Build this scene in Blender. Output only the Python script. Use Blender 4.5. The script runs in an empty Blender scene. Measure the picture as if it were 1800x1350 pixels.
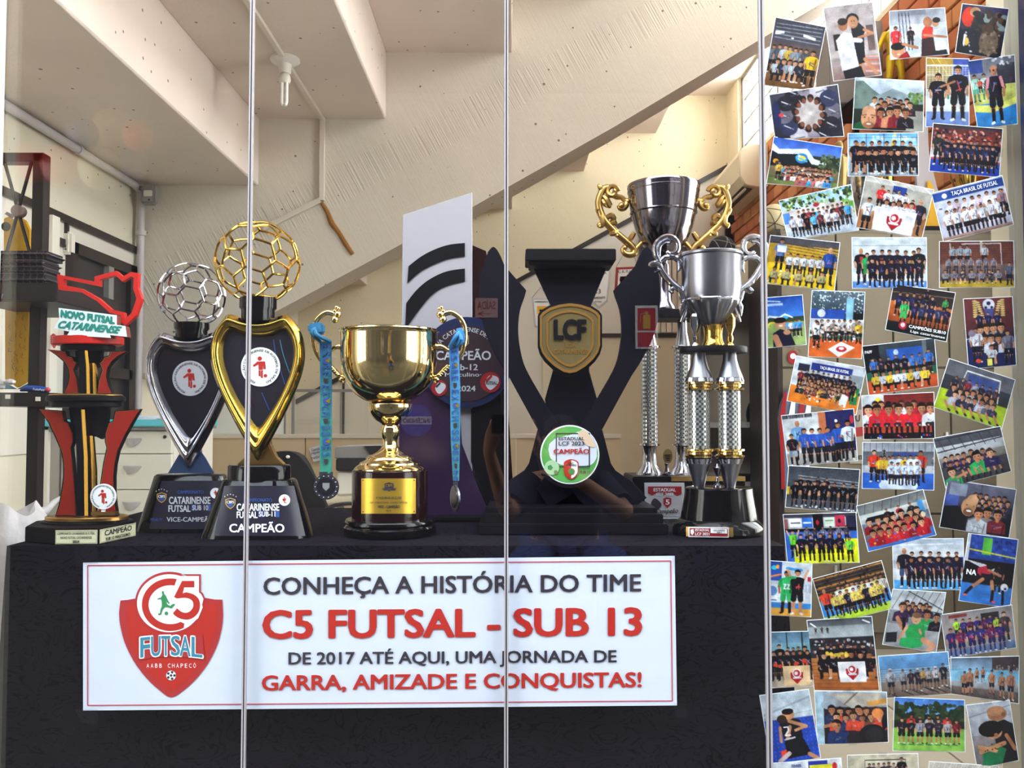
import bpy, bmesh, math, random
import numpy as np
from mathutils import Vector, Matrix
from mathutils.geometry import tessellate_polygon
random.seed(7)
S = bpy.context.scene
COL = S.collection
PI = math.pi
# ------------------------------------------------------------------ camera
ZC = 1.07
FPX = 1500.0
PITCH = math.atan(60 / FPX)
cam_d = bpy.data.cameras.new('camera')
cam = bpy.data.objects.new('camera', cam_d)
COL.objects.link(cam)
cam.location = (0, 0, ZC)
cam.rotation_euler = (PI / 2 + PITCH, 0, 0)
cam_d.sensor_width = 36
cam_d.lens = 36 * FPX / 1800
cam_d.clip_start = 0.05
S.camera = cam
# ------------------------------------------------------------------ sky and lights
W = bpy.data.worlds.new('overcast_sky')
S.world = W
W.use_nodes = True
nt = W.node_tree
bg = nt.nodes['Background']
tc = nt.nodes.new('ShaderNodeTexCoord')
sx = nt.nodes.new('ShaderNodeSeparateXYZ')
rp = nt.nodes.new('ShaderNodeValToRGB')
nt.links.new(tc.outputs['Generated'], sx.inputs[0])
nt.links.new(sx.outputs['Z'], rp.inputs[0])
nt.links.new(rp.outputs[0], bg.inputs[0])
rp.color_ramp.elements[0].position = 0.0
rp.color_ramp.elements[0].color = (1.0, 0.98, 0.94, 1)
rp.color_ramp.elements[1].position = 0.7
rp.color_ramp.elements[1].color = (0.80, 0.90, 1.0, 1)
bg.inputs[1].default_value = 8.5
S.view_settings.view_transform = 'Standard'
S.view_settings.look = 'None'
S.view_settings.gamma = 1
S.view_settings.exposure = 0.2
S.view_settings.use_curve_mapping = False
S.cycles.use_denoising = True
S.cycles.max_bounces = 8
S.cycles.transparent_max_bounces = 12
S.cycles.sample_clamp_indirect = 6
S.cycles.caustics_reflective = False
S.cycles.caustics_refractive = False
# the daylight comes in through the high side windows and the open air outside the shop window
for nm, loc, rot, sx_, sy_ in (('window_portal', (2.62, 5.4, 4.14), (0, PI / 2, 0), 1.0, 7.0), ('front_portal', (0, -0.2, 4.05), (0, 0, 0), 10, 3.6),
                               ('side_portal', (-5, -1.2, 2.0), (0, -PI / 2, 0), 4, 5.6), ('side_portal', (5, -1.2, 2.0), (0, PI / 2, 0), 4, 5.6),
                               ('added_side_window_light', (2.6, 2.85, 2.2), (0, PI / 2, 0), 2.7, 1.6)):
    ld = bpy.data.lights.new(nm, 'AREA')
    ld.shape = 'RECTANGLE'
    ld.size, ld.size_y = sx_, sy_
    if nm in ('window_portal', 'added_side_window_light'):      # daylight of the long high window; fill from the added, unseen side window
        ld.energy = 130 if nm == 'window_portal' else 62
        ld.color = (1.0, 0.98, 0.92)
        ld.spread = math.radians(170)
    else:
        ld.cycles.is_portal = True
    lo = bpy.data.objects.new(nm, ld)
    COL.objects.link(lo)
    lo.location = loc
    lo.rotation_euler = rot


def at(x, y, Y):
    """the point of the plane Y that the photo pixel (x, y) shows"""
    dx, dy = (x - 900) / FPX, (675 - y) / FPX
    t = Y / (math.cos(PITCH) - dy * math.sin(PITCH))
    return Vector((dx * t, Y, ZC + t * (math.sin(PITCH) + dy * math.cos(PITCH))))


def srgb(h):
    if isinstance(h, str):
        h = [int(h[i:i + 2], 16) / 255 for i in (0, 2, 4)]
    return tuple((c / 12.92 if c <= 0.04045 else ((c + 0.055) / 1.055) ** 2.4) for c in h)


# ------------------------------------------------------------------ materials
def mat(name, col, rough=0.5, metal=0.0, var=0.0, vscale=8, bump=0.0, bscale=40, coat=0.0, spec=0.5, alpha=1.0, emit=0.0):
    m = bpy.data.materials.new(name)
    m.use_nodes = True
    n, l = m.node_tree.nodes, m.node_tree.links
    b = n['Principled BSDF']
    c = srgb(col)
    b.inputs['Base Color'].default_value = (*c, 1)
    b.inputs['Roughness'].default_value = rough
    b.inputs['Metallic'].default_value = metal
    b.inputs['Coat Weight'].default_value = coat
    b.inputs['Coat Roughness'].default_value = 0.05
    b.inputs['Specular IOR Level'].default_value = spec
    b.inputs['Alpha'].default_value = alpha
    if emit:
        b.inputs['Emission Color'].default_value = (*c, 1)
        b.inputs['Emission Strength'].default_value = emit
    t = n.new('ShaderNodeTexCoord')
    if var:
        nz = n.new('ShaderNodeTexNoise')
        nz.inputs['Scale'].default_value = vscale
        nz.inputs['Detail'].default_value = 4
        mx = n.new('ShaderNodeMix')
        mx.data_type = 'RGBA'
        l.new(t.outputs['Object'], nz.inputs['Vector'])
        l.new(nz.outputs['Fac'], mx.inputs['Factor'])
        mx.inputs['A'].default_value = (*[max(0, v * (1 - var)) for v in c], 1)
        mx.inputs['B'].default_value = (*[min(1, v * (1 + var)) for v in c], 1)
        l.new(mx.outputs['Result'], b.inputs['Base Color'])
    if bump:
        nb = n.new('ShaderNodeTexNoise')
        nb.inputs['Scale'].default_value = bscale
        nb.inputs['Detail'].default_value = 3
        bp = n.new('ShaderNodeBump')
        bp.inputs['Strength'].default_value = bump
        bp.inputs['Distance'].default_value = 0.01
        l.new(t.outputs['Object'], nb.inputs['Vector'])
        l.new(nb.outputs['Fac'], bp.inputs['Height'])
        l.new(bp.outputs['Normal'], b.inputs['Normal'])
    return m


def concrete(name, col, band=False, stain=0.12):
    """whitewashed cast concrete: blotches, air holes, board-form lines"""
    m = bpy.data.materials.new(name)
    m.use_nodes = True
    n, l = m.node_tree.nodes, m.node_tree.links
    b = n['Principled BSDF']
    b.inputs['Roughness'].default_value = 0.9
    b.inputs['Specular IOR Level'].default_value = 0.15
    t = n.new('ShaderNodeTexCoord')
    c = srgb(col)

    def noise(sc, det=5, vec=None):
        q = n.new('ShaderNodeTexNoise')
        q.inputs['Scale'].default_value = sc
        q.inputs['Detail'].default_value = det
        l.new(vec or t.outputs['Object'], q.inputs['Vector'])
        return q.outputs['Fac']

    def math_(op, a, bb=None, cc=None):
        q = n.new('ShaderNodeMath')
        q.operation = op
        for i, v in enumerate((a, bb, cc)):
            if v is None:
                continue
            if isinstance(v, (int, float)):
                q.inputs[i].default_value = v
            else:
                l.new(v, q.inputs[i])
        return q.outputs[0]
    big = noise(1.3, 6)
    mx = n.new('ShaderNodeMix')
    mx.data_type = 'RGBA'
    l.new(big, mx.inputs['Factor'])
    mx.inputs['A'].default_value = (*[v * (1 - 2 * stain) for v in c], 1)
    mx.inputs['B'].default_value = (*[min(1, v * (1 + stain)) for v in c], 1)
    # air holes
    vo = n.new('ShaderNodeTexVoronoi')
    vo.inputs['Scale'].default_value = 11
    l.new(t.outputs['Object'], vo.inputs['Vector'])
    hole = math_('LESS_THAN', vo.outputs['Distance'], math_('MULTIPLY', noise(2.6, 2), 0.145))
    mx2 = n.new('ShaderNodeMix')
    mx2.data_type = 'RGBA'
    l.new(math_('MULTIPLY', hole, 0.75), mx2.inputs['Factor'])
    l.new(mx.outputs['Result'], mx2.inputs['A'])
    mx2.inputs['B'].default_value = (0.06, 0.05, 0.045, 1)
    l.new(mx2.outputs['Result'], b.inputs['Base Color'])
    h = math_('ADD', math_('MULTIPLY', noise(14, 6), 0.35), math_('MULTIPLY', noise(60, 4), 0.12))
    h = math_('SUBTRACT', h, math_('MULTIPLY', hole, 0.5))
    if band:
        sp = n.new('ShaderNodeSeparateXYZ')
        l.new(t.outputs['Object'], sp.inputs[0])
        # distance across the slope and run along it
        a = math.atan(0.54)
        acr = math_('SUBTRACT', math_('MULTIPLY', sp.outputs['Z'], math.cos(a)), math_('MULTIPLY', sp.outputs['X'], math.sin(a)))
        run = math_('ADD', math_('MULTIPLY', sp.outputs['X'], math.cos(a) * 1.0), math_('MULTIPLY', sp.outputs['Z'], math.sin(a)))
        cb = n.new('ShaderNodeCombineXYZ')
        l.new(math_('MULTIPLY', run, 80), cb.inputs[0])
        l.new(math_('MULTIPLY', acr, 0.8), cb.inputs[1])
        lines = noise(1.0, 2, cb.outputs[0])
        acw = math_('ADD', acr, math_('MULTIPLY', noise(3, 3), 0.05))
        inb = math_('MULTIPLY', math_('GREATER_THAN', acw, band[0]), math_('LESS_THAN', acw, band[1]))
        h = math_('ADD', h, math_('MULTIPLY', math_('MULTIPLY', lines, inb), 0.9))
        h = math_('ADD', h, math_('MULTIPLY', lines, 0.18))
        h = math_('SUBTRACT', h, math_('MULTIPLY', inb, 0.45))
        j2 = math_('LESS_THAN', math_('ABSOLUTE', math_('SUBTRACT', acw, band[0] - 0.22)), 0.006)
        h = math_('SUBTRACT', h, math_('MULTIPLY', j2, 0.5))
    bp = n.new('ShaderNodeBump')
    bp.inputs['Strength'].default_value = 0.75
    bp.inputs['Distance'].default_value = 0.011
    l.new(h, bp.inputs['Height'])
    l.new(bp.outputs['Normal'], b.inputs['Normal'])
    return m


M = {}
M['beam'] = concrete('painted_concrete_beam', 'dfd7ca', band=(2.65, 2.86), stain=0.10)
M['soffit'] = concrete('painted_concrete_soffit', 'e6d8cf', stain=0.12)
M['farwall'] = concrete('painted_concrete_far', 'e6dcc0', band=(1.95, 2.1), stain=0.06)
M['band'] = concrete('painted_concrete_band', 'dcd6c4', stain=0.06)
M['panel'] = mat('white_wall_panel', 'd9d4cb', 0.5, var=0.03, vscale=3)
M['beige'] = mat('beige_wall_panel', 'd8cdb4', 0.6, var=0.03, vscale=2)
M['trim'] = mat('dark_brown_trim', '241a1a', 0.4)
M['floor'] = mat('grey_floor', '5f5a55', 0.6, var=0.15, vscale=3)
M['tile'] = mat('beige_floor_tile', 'a89c8a', 0.35, var=0.05, vscale=3)
M['outfloor'] = mat('outside_paving', '2c2826', 0.8, var=0.2, vscale=2)
M['outwall'] = mat('outside_wall', '2a2a31', 0.8, var=0.15, vscale=1)
M['conduit'] = mat('painted_conduit', 'd8d0c4', 0.6)
M['pipe'] = mat('grey_white_pipe', 'bfb9bd', 0.45)
M['white'] = mat('white_plastic', 'e6e2d8', 0.4)
M['lampwhite'] = mat('white_lamp_plastic', 'dedad4', 0.35)
M['tube'] = mat('lamp_glass_tube', 'f5f5f0', 0.15)
M['black'] = mat('black_gloss', '080608', 0.1, spec=0.3)
M['blackm'] = mat('black_matt_wood', '0d0a10', 0.5, var=0.1, vscale=30, spec=0.15)
M['lcf'] = mat('black_laminate', '0f0b17', 0.55, var=0.08, vscale=60, spec=0.12)
M['rack'] = mat('dark_brown_metal', '170f11', 0.45)
M['chrome'] = mat('polished_silver', 'bebcc6', 0.13, 1.0)
M['steel'] = mat('satin_silver', '888891', 0.3, 1.0)
M['darkchrome'] = mat('dark_polished_silver', '7d7781', 0.12, 1.0)
M['gold'] = mat('polished_gold', 'd9b052', 0.13, 1.0)
M['goldcup'] = mat('polished_pale_gold', 'e3c98c', 0.09, 1.0)
M['ygold'] = mat('yellow_gold', 'bb9c46', 0.14, 1.0)
M['brass'] = mat('brushed_brass', 'bd9656', 0.3, 1.0)
M['bronze'] = mat('bronze_satin', '8f7a4d', 0.38, 0.7, var=0.06, vscale=40)
M['copper'] = mat('copper_gold', 'd79f52', 0.28, 0.8)
M['goldplate'] = mat('gold_plate', 'cfa63c', 0.3, 0.7)
M['cream'] = mat('cream_plate', 'e9e5bd', 0.35, 0.2)
M['redmirror'] = mat('red_mirror_acrylic', 'ac2c1e', 0.15, 0.25, coat=0.3)
M['goldmirror'] = mat('gold_mirror_acrylic', 'd8a64a', 0.08, 1.0)
M['red'] = mat('bright_red', 'cf1f14', 0.45)
M['darkred'] = mat('dark_red', '9c1c22', 0.35)
M['maroon'] = mat('maroon_gloss', '1c0709', 0.1, spec=0.4)
M['brown'] = mat('cut_board_edge', '7c3f33', 0.7)
M['paper'] = mat('white_paper', 'd6dbea', 0.6, var=0.03, vscale=9, bump=0.15, bscale=18)
M['sign'] = mat('white_sign', 'eef4f6', 0.5)
M['ink'] = mat('dark_ink', '2f2730', 0.6)
M['redink'] = mat('red_ink', 'ba2416', 0.55)
M['redline'] = mat('red_line_ink', 'c23a48', 0.55)
M['redshade'] = mat('deep_red_ink', 'b02a2a', 0.55)
M['green'] = mat('green_ink', '2f8a4f', 0.55)
M['teal'] = mat('teal_ink', '1f8f7e', 0.5)
M['bluegreen'] = mat('blue_green_ink', '3a86a0', 0.55)
M['silverink'] = mat('pale_grey_ink', 'c6c6cc', 0.5)
M['whiteink'] = mat('white_ink', 'f2f2f4', 0.5)
M['blueink'] = mat('blue_ink', '33509a', 0.5)
M['goldink'] = mat('gold_ink', 'c79a55', 0.5)
M['navy'] = mat('navy_print', '1e1a2b', 0.35)
M['heartpanel'] = mat('dark_violet_panel', '1d1722', 0.35)
M['greyplate'] = mat('grey_brushed_plate', 'b3acb2', 0.45, 0.1, var=0.03, vscale=50)
M['discblue'] = mat('navy_blue_disc', '17204a', 0.35)
M['discdark'] = mat('dark_maroon_disc', '35202c', 0.35)
M['concretegrey'] = mat('pale_grey', 'a39c98', 0.7)
M['olive'] = mat('olive_beige_panel', '736855', 0.55, var=0.05, vscale=3)
M['seam'] = mat('glass_seam_silicone', 'a09a9c', 0.3)
M['seamdark'] = mat('glass_seam_core', '544e50', 0.2)
M['frame'] = mat('navy_frame_metal', '1b1c33', 0.35)
M['postwhite'] = mat('white_frame_metal', 'a9b3b4', 0.4)
M['tan'] = mat('tan_partition', 'd0bb9c', 0.65, var=0.04, vscale=5)
M['tealtop'] = mat('turquoise_worktop', '5fc3d2', 0.4)
M['drawer'] = mat('white_drawer', 'dfddd2', 0.45)
M['handle'] = mat('satin_grey_handle', 'bdbbbd', 0.35, 0.3)
M['rust'] = mat('brown_foam', '94652a', 0.9, var=0.3, vscale=60, bump=0.6, bscale=80)
M['brick'] = mat('orange_brick', 'bd7049', 0.85, var=0.2, vscale=9, bump=0.3, bscale=60)
M['brick2'] = mat('pale_orange_brick', 'cc8a58', 0.85, var=0.2, vscale=9, bump=0.3, bscale=60)
M['mortar'] = mat('dark_mortar', '54433b', 0.9)
M['yellow'] = mat('yellow_shirt', 'e8b32e', 0.8, var=0.05)
M['jacket'] = mat('black_fabric', '121015', 0.85)
M['plastic'] = mat('grey_plastic', '8d8a8a', 0.5)
M['darkplastic'] = mat('dark_plastic', '2b292b', 0.4)
M['bag'] = mat('white_plastic_film', 'c9c4c6', 0.35, bump=0.5, bscale=20)
M['skyblue'] = mat('sky_blue_package', '1f4fa8', 0.4)
M['purple'] = mat('purple_print', '3a2146', 0.25, var=0.5, vscale=3)


def clear_pane(name, tint=(0.985, 0.99, 0.985), rough=0.0, tr=1.0):
    m = bpy.data.materials.new(name)
    m.use_nodes = True
    n, l = m.node_tree.nodes, m.node_tree.links
    n.remove(n['Principled BSDF'])
    out = n['Material Output']
    t = n.new('ShaderNodeBsdfTransparent')
    t.inputs[0].default_value = (*tint, 1)
    g = n.new('ShaderNodeBsdfGlossy')
    g.inputs['Roughness'].default_value = rough
    f = n.new('ShaderNodeFresnel')
    ge = n.new('ShaderNodeNewGeometry')
    mr = n.new('ShaderNodeMapRange')          # same air-to-glass reflectance on both faces of the pane
    mr.inputs['To Min'].default_value = 1.5
    mr.inputs['To Max'].default_value = 1 / 1.5
    l.new(ge.outputs['Backfacing'], mr.inputs['Value'])
    l.new(mr.outputs[0], f.inputs[0])
    mx = n.new('ShaderNodeMixShader')
    l.new(f.outputs[0], mx.inputs[0])
    l.new(t.outputs[0], mx.inputs[1])
    l.new(g.outputs[0], mx.inputs[2])
    l.new(mx.outputs[0], out.inputs[0])
    return m


M['glass'] = clear_pane('shop_window_glass')
M['tape'] = clear_pane('clear_tape', (0.9, 0.9, 0.92), 0.15)


def crystal():
    m = bpy.data.materials.new('cut_crystal_acrylic')
    m.use_nodes = True
    n, l = m.node_tree.nodes, m.node_tree.links
    b = n['Principled BSDF']
    b.inputs['Base Color'].default_value = (0.75, 0.74, 0.78, 1)
    b.inputs['Roughness'].default_value = 0.15
    b.inputs['Metallic'].default_value = 0.75
    t = n.new('ShaderNodeTexCoord')
    v = n.new('ShaderNodeTexChecker')
    v.inputs['Scale'].default_value = 170
    l.new(t.outputs['Object'], v.inputs['Vector'])
    mp = n.new('ShaderNodeMapRange')
    mp.inputs['To Min'].default_value = 0.16
    mp.inputs['To Max'].default_value = 0.7
    l.new(v.outputs['Fac'], mp.inputs['Value'])
    cb = n.new('ShaderNodeCombineColor')
    for i in range(3):
        l.new(mp.outputs[0], cb.inputs[i])
    l.new(cb.outputs[0], b.inputs['Base Color'])
    bp = n.new('ShaderNodeBump')
    bp.inputs['Strength'].default_value = 0.6
    bp.inputs['Distance'].default_value = 0.002
    l.new(v.outputs['Fac'], bp.inputs['Height'])
    l.new(bp.outputs['Normal'], b.inputs['Normal'])
    return m


M['crystal'] = crystal()


def cloth_mat():
    m = mat('black_damask_cloth', '16111a', 0.95, spec=0.08)
    n, l = m.node_tree.nodes, m.node_tree.links
    b = n['Principled BSDF']
    t = n.new('ShaderNodeTexCoord')
    mp = n.new('ShaderNodeMapping')
    mp.inputs['Scale'].default_value = (7, 7, 13)
    l.new(t.outputs['Object'], mp.inputs[0])
    nz = n.new('ShaderNodeTexNoise')
    nz.inputs['Scale'].default_value = 1.2
    nz.inputs['Detail'].default_value = 2
    nz.inputs['Distortion'].default_value = 2.0
    l.new(mp.outputs[0], nz.inputs['Vector'])
    a = n.new('ShaderNodeMath')
    a.operation = 'PINGPONG'
    a.inputs[1].default_value = 0.07
    l.new(nz.outputs['Fac'], a.inputs[0])
    c = n.new('ShaderNodeMath')
    c.operation = 'LESS_THAN'
    c.inputs[1].default_value = 0.012
    l.new(a.outputs[0], c.inputs[0])
    mx = n.new('ShaderNodeMix')
    mx.data_type = 'RGBA'
    l.new(c.outputs[0], mx.inputs['Factor'])
    mx.inputs['A'].default_value = (*srgb('17121c'), 1)
    mx.inputs['B'].default_value = (*srgb('040206'), 1)
    l.new(mx.outputs['Result'], b.inputs['Base Color'])
    bp = n.new('ShaderNodeBump')
    bp.inputs['Strength'].default_value = 0.5
    bp.inputs['Distance'].default_value = 0.004
    l.new(c.outputs[0], bp.inputs['Height'])
    l.new(bp.outputs['Normal'], b.inputs['Normal'])
    return m


M['cloth'] = cloth_mat()


def print_mat():
    m = bpy.data.materials.new('photo_print')
    m.use_nodes = True
    n, l = m.node_tree.nodes, m.node_tree.links
    b = n['Principled BSDF']
    a = n.new('ShaderNodeAttribute')
    a.attribute_name = 'print'
    l.new(a.outputs['Color'], b.inputs['Base Color'])
    b.inputs['Roughness'].default_value = 0.3
    b.inputs['Specular IOR Level'].default_value = 0.3
    return m


M['print'] = print_mat()


# ------------------------------------------------------------------ object helpers
def thing(name, label, cat, loc=(0, 0, 0), group=None):
    o = bpy.data.objects.new(name, None)
    o.empty_display_size = 0.05
    COL.objects.link(o)
    o.location = loc
    o['label'] = label
    o['category'] = cat
    if group:
        o['group'] = group
    return o


def tag(o, label, cat, group=None):
    o['label'] = label
    o['category'] = cat
    if group:
        o['group'] = group
    return o


def link(name, me, m, parent=None):
    o = bpy.data.objects.new(name, me)
    COL.objects.link(o)
    if m is not None and not me.materials:
        me.materials.append(M[m] if isinstance(m, str) else m)
    if parent is not None:
        o.parent = parent
        if parent.type == 'EMPTY':
            o.matrix_parent_inverse = Matrix.Translation(-Vector(parent.location))
    return o


def struct(o):
    o['kind'] = 'structure'
    return o


class MB:
    def __init__(s):
        s.v, s.f = [], []

    def add(s, vs, fs):
        k = len(s.v)
        s.v += [tuple(p) for p in vs]
        s.f += [tuple(i + k for i in q) for q in fs]
        return s

    def box(s, x0, y0, z0, x1, y1, z1):
        v = [(x, y, z) for z in (z0, z1) for y in (y0, y1) for x in (x0, x1)]
        return s.add(v, [(0, 2, 3, 1), (4, 5, 7, 6), (0, 1, 5, 4), (2, 6, 7, 3), (0, 4, 6, 2), (1, 3, 7, 5)])

    def pbox(s, x0, y0, x1, y1, Y, d):
        """a box whose front face covers photo pixels x0..x1, y0..y1 at depth Y"""
        a, b = at(x0, y1, Y), at(x1, y0, Y)
        return s.box(a.x, Y, a.z, b.x, Y + d, b.z)

    def prism(s, outer, holes, front, back):
        """outer, holes: 2-D loops; front/back: functions to world"""
        loops = [outer] + list(holes)
        flat = [p for lo in loops for p in lo]
        tris = tessellate_polygon([[Vector((p[0], p[1], 0)) for p in lo] for lo in loops])
        n = len(flat)
        vs = [front(*p) for p in flat] + [back(*p) for p in flat]
        fs = [tuple(t) for t in tris] + [tuple(i + n for i in reversed(t)) for t in tris]
        k = 0
        for lo in loops:
            m = len(lo)
            for i in range(m):
                a, b = k + i, k + (i + 1) % m
                fs.append((a, b, b + n, a + n))
            k += m
        return s.add(vs, fs)

    def plate(s, outer, Y, d, holes=()):
        """pixel silhouette at depth Y, d metres thick"""
        return s.prism(outer, holes, lambda x, y: at(x, y, Y), lambda x, y: at(x, y, Y) + Vector((0, d, 0)))

    def flat(s, outer, Y, holes=(), fn=None):
        loops = [outer] + list(holes)
        flat = [p for lo in loops for p in lo]
        tris = tessellate_polygon([[Vector((p[0], p[1], 0)) for p in lo] for lo in loops])
        fn = fn or (lambda x, y: at(x, y, Y))
        return s.add([fn(*p) for p in flat], [tuple(t) for t in tris])

    def lathe(s, cx, cy, prof, seg=40, sx=1.0, sy=1.0, cap=True, wob=None):
        """prof: (radius, z) from one end to the other"""
        vs, fs = [], []
        for r, z in prof:
            for i in range(seg):
                a = 2 * PI * i / seg
                rr = r * (wob(a, z) if wob else 1)
                vs.append((cx + rr * math.cos(a) * sx, cy + rr * math.sin(a) * sy, z))
        for j in range(len(prof) - 1):
            for i in range(seg):
                a, b = j * seg + i, j * seg + (i + 1) % seg
                fs.append((a, b, b + seg, a + seg))
        if cap:
            fs.append(tuple(range(seg - 1, -1, -1)))
            k = (len(prof) - 1) * seg
            fs.append(tuple(range(k, k + seg)))
        return s.add(vs, fs)

    def plathe(s, cx, prof, Y, seg=40, sy=1.0, cap=True, wob=None):
        """prof in photo pixels (radius, y), axis at pixel cx and depth Y"""
        c = at(cx, prof[0][1], Y)
        return s.lathe(c.x, Y, [(r * Y / FPX, at(cx, y, Y).z) for r, y in prof], seg, 1, sy, cap, wob)

    def tube(s, pts, r, seg=8, closed=False, flatten=None):
        pts = [Vector(p) for p in pts]
        n = len(pts)
        rs = r if isinstance(r, (list, tuple)) else [r] * n
        vs, fs = [], []
        up = None
        for i, p in enumerate(pts):
            if closed:
                d = pts[(i + 1) % n] - pts[i - 1]
            else:
                d = pts[min(i + 1, n - 1)] - pts[max(i - 1, 0)]
            d = d.normalized() if d.length > 1e-9 else Vector((0, 0, 1))
            if up is None:
                up = Vector((0, 1, 0)) if abs(d.y) < 0.9 else Vector((1, 0, 0))
            u = (up - d * up.dot(d))
            u = u.normalized() if u.length > 1e-6 else d.orthogonal().normalized()
            w = d.cross(u)
            up = u
            for k in range(seg):
                a = 2 * PI * k / seg
                vs.append(p + (u * math.cos(a) * (flatten or 1) + w * math.sin(a)) * rs[i])
        m = n if closed else n - 1
        for i in range(m):
            for k in range(seg):
                a, b = i * seg + k, i * seg + (k + 1) % seg
                c, d2 = ((i + 1) % n) * seg + (k + 1) % seg, ((i + 1) % n) * seg + k
                fs.append((a, b, c, d2))
        if not closed:
            fs.append(tuple(range(seg - 1, -1, -1)))
            fs.append(tuple(range((n - 1) * seg, n * seg)))
        return s.add(vs, fs)

    def ptube(s, pts, rpx, Y, seg=8, smooth=3, dy=None):
        """pixel polyline tube; a point may carry a third value, a depth offset in metres"""
        q = [at(p[0], p[1], Y) + Vector((0, p[2] if len(p) > 2 else 0, 0)) for p in pts]
        rs = list(rpx) if isinstance(rpx, (list, tuple)) else [rpx] * len(q)
        if smooth > 1:
            q, rs = catmull(q, rs, smooth)
        return s.tube(q, [v * Y / FPX for v in rs], seg)

    def ball(s, c, r, seg=20, rings=12, sc=(1, 1, 1)):
        c = Vector(c)
        prof = []
        vs = [(c.x, c.y, c.z - r * sc[2])]
        for j in range(1, rings):
            t = PI * j / rings
            for i in range(seg):
                a = 2 * PI * i / seg
                vs.append((c.x + r * sc[0] * math.sin(t) * math.cos(a), c.y + r * sc[1] * math.sin(t) * math.sin(a), c.z - r * sc[2] * math.cos(t)))
        vs.append((c.x, c.y, c.z + r * sc[2]))
        fs = [(0, 1 + (i + 1) % seg, 1 + i) for i in range(seg)]
        for j in range(rings - 2):
            for i in range(seg):
                a, b = 1 + j * seg + i, 1 + j * seg + (i + 1) % seg
                fs.append((a, b, b + seg, a + seg))
        k = 1 + (rings - 2) * seg
        fs += [(k + i, k + (i + 1) % seg, len(vs) - 1) for i in range(seg)]
        return s.add(vs, fs)

    def pball(s, x, y, Y, rpx, dy=0, **k):
        return s.ball(at(x, y, Y) + Vector((0, dy, 0)), rpx * Y / FPX, **k)

    def build(s, name, m, parent=None, smooth=False, bevel=0.0, bseg=2):
        me = bpy.data.meshes.new(name)
        me.from_pydata(s.v, [], s.f)
        bm = bmesh.new()
        bm.from_mesh(me)
        bmesh.ops.remove_doubles(bm, verts=bm.verts, dist=1e-6)
        bmesh.ops.recalc_face_normals(bm, faces=bm.faces)
        if bevel:
            eds = [e for e in bm.edges if len(e.link_faces) == 2 and e.calc_face_angle(0) > 0.6]
            bmesh.ops.bevel(bm, geom=eds, offset=bevel, segments=bseg, affect='EDGES', clamp_overlap=True)
        bm.to_mesh(me)
        bm.free()
        if smooth:
            me.shade_smooth()
            me.set_sharp_from_angle(angle=math.radians(40))
        return link(name, me, m, parent)


def catmull(q, rs, k):
    out, ro = [], []
    n = len(q)
    for i in range(n - 1):
        p0, p1, p2, p3 = q[max(i - 1, 0)], q[i], q[i + 1], q[min(i + 2, n - 1)]
        for j in range(k):
            t = j / k
            out.append(0.5 * ((2 * p1) + (p2 - p0) * t + (2 * p0 - 5 * p1 + 4 * p2 - p3) * t * t + (3 * p1 - p0 - 3 * p2 + p3) * t ** 3))
            ro.append(rs[i] * (1 - t) + rs[i + 1] * t)
    out.append(q[-1])
    ro.append(rs[-1])
    return out, ro


def spline2(pts, k=4, closed=True):
    """smooth 2-D loop through points"""
    n = len(pts)
    out = []
    for i in range(n if closed else n - 1):
        p0, p1, p2, p3 = [Vector(pts[j % n] if closed else pts[min(max(j, 0), n - 1)]) for j in (i - 1, i, i + 1, i + 2)]
        for j in range(k):
            t = j / k
            p = 0.5 * ((2 * p1) + (p2 - p0) * t + (2 * p0 - 5 * p1 + 4 * p2 - p3) * t * t + (3 * p1 - p0 - 3 * p2 + p3) * t ** 3)
            out.append((p.x, p.y))
    if not closed:
        out.append(tuple(pts[-1]))
    return out


def circ(cx, cy, r, n=40, ry=None, a0=0, a1=2 * PI):
    full = abs(a1 - a0 - 2 * PI) < 1e-6
    m = n if full else n + 1
    return [(cx + r * math.cos(a0 + (a1 - a0) * i / n), cy + (ry or r) * math.sin(a0 + (a1 - a0) * i / n)) for i in range(m)]


def rect(x0, y0, x1, y1):
    return [(x0, y0), (x1, y0), (x1, y1), (x0, y1)]


_tcache = {}


def text_mesh(s, bold=0.0, shear=0.0):
    k = (s, shear)
    if k not in _tcache:
        c = bpy.data.curves.new('lettering', 'FONT')
        c.body = s
        c.size = 1
        c.shear = shear
        c.resolution_u = 3
        o = bpy.data.objects.new('lettering', c)
        me = bpy.data.meshes.new_from_object(o)
        vs = [tuple(v.co) for v in me.vertices]
        fs = [tuple(p.vertices) for p in me.polygons]
        bpy.data.objects.remove(o)
        bpy.data.curves.remove(c)
        bpy.data.meshes.remove(me)
        _tcache[k] = (vs, fs)
    return _tcache[k]


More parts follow.
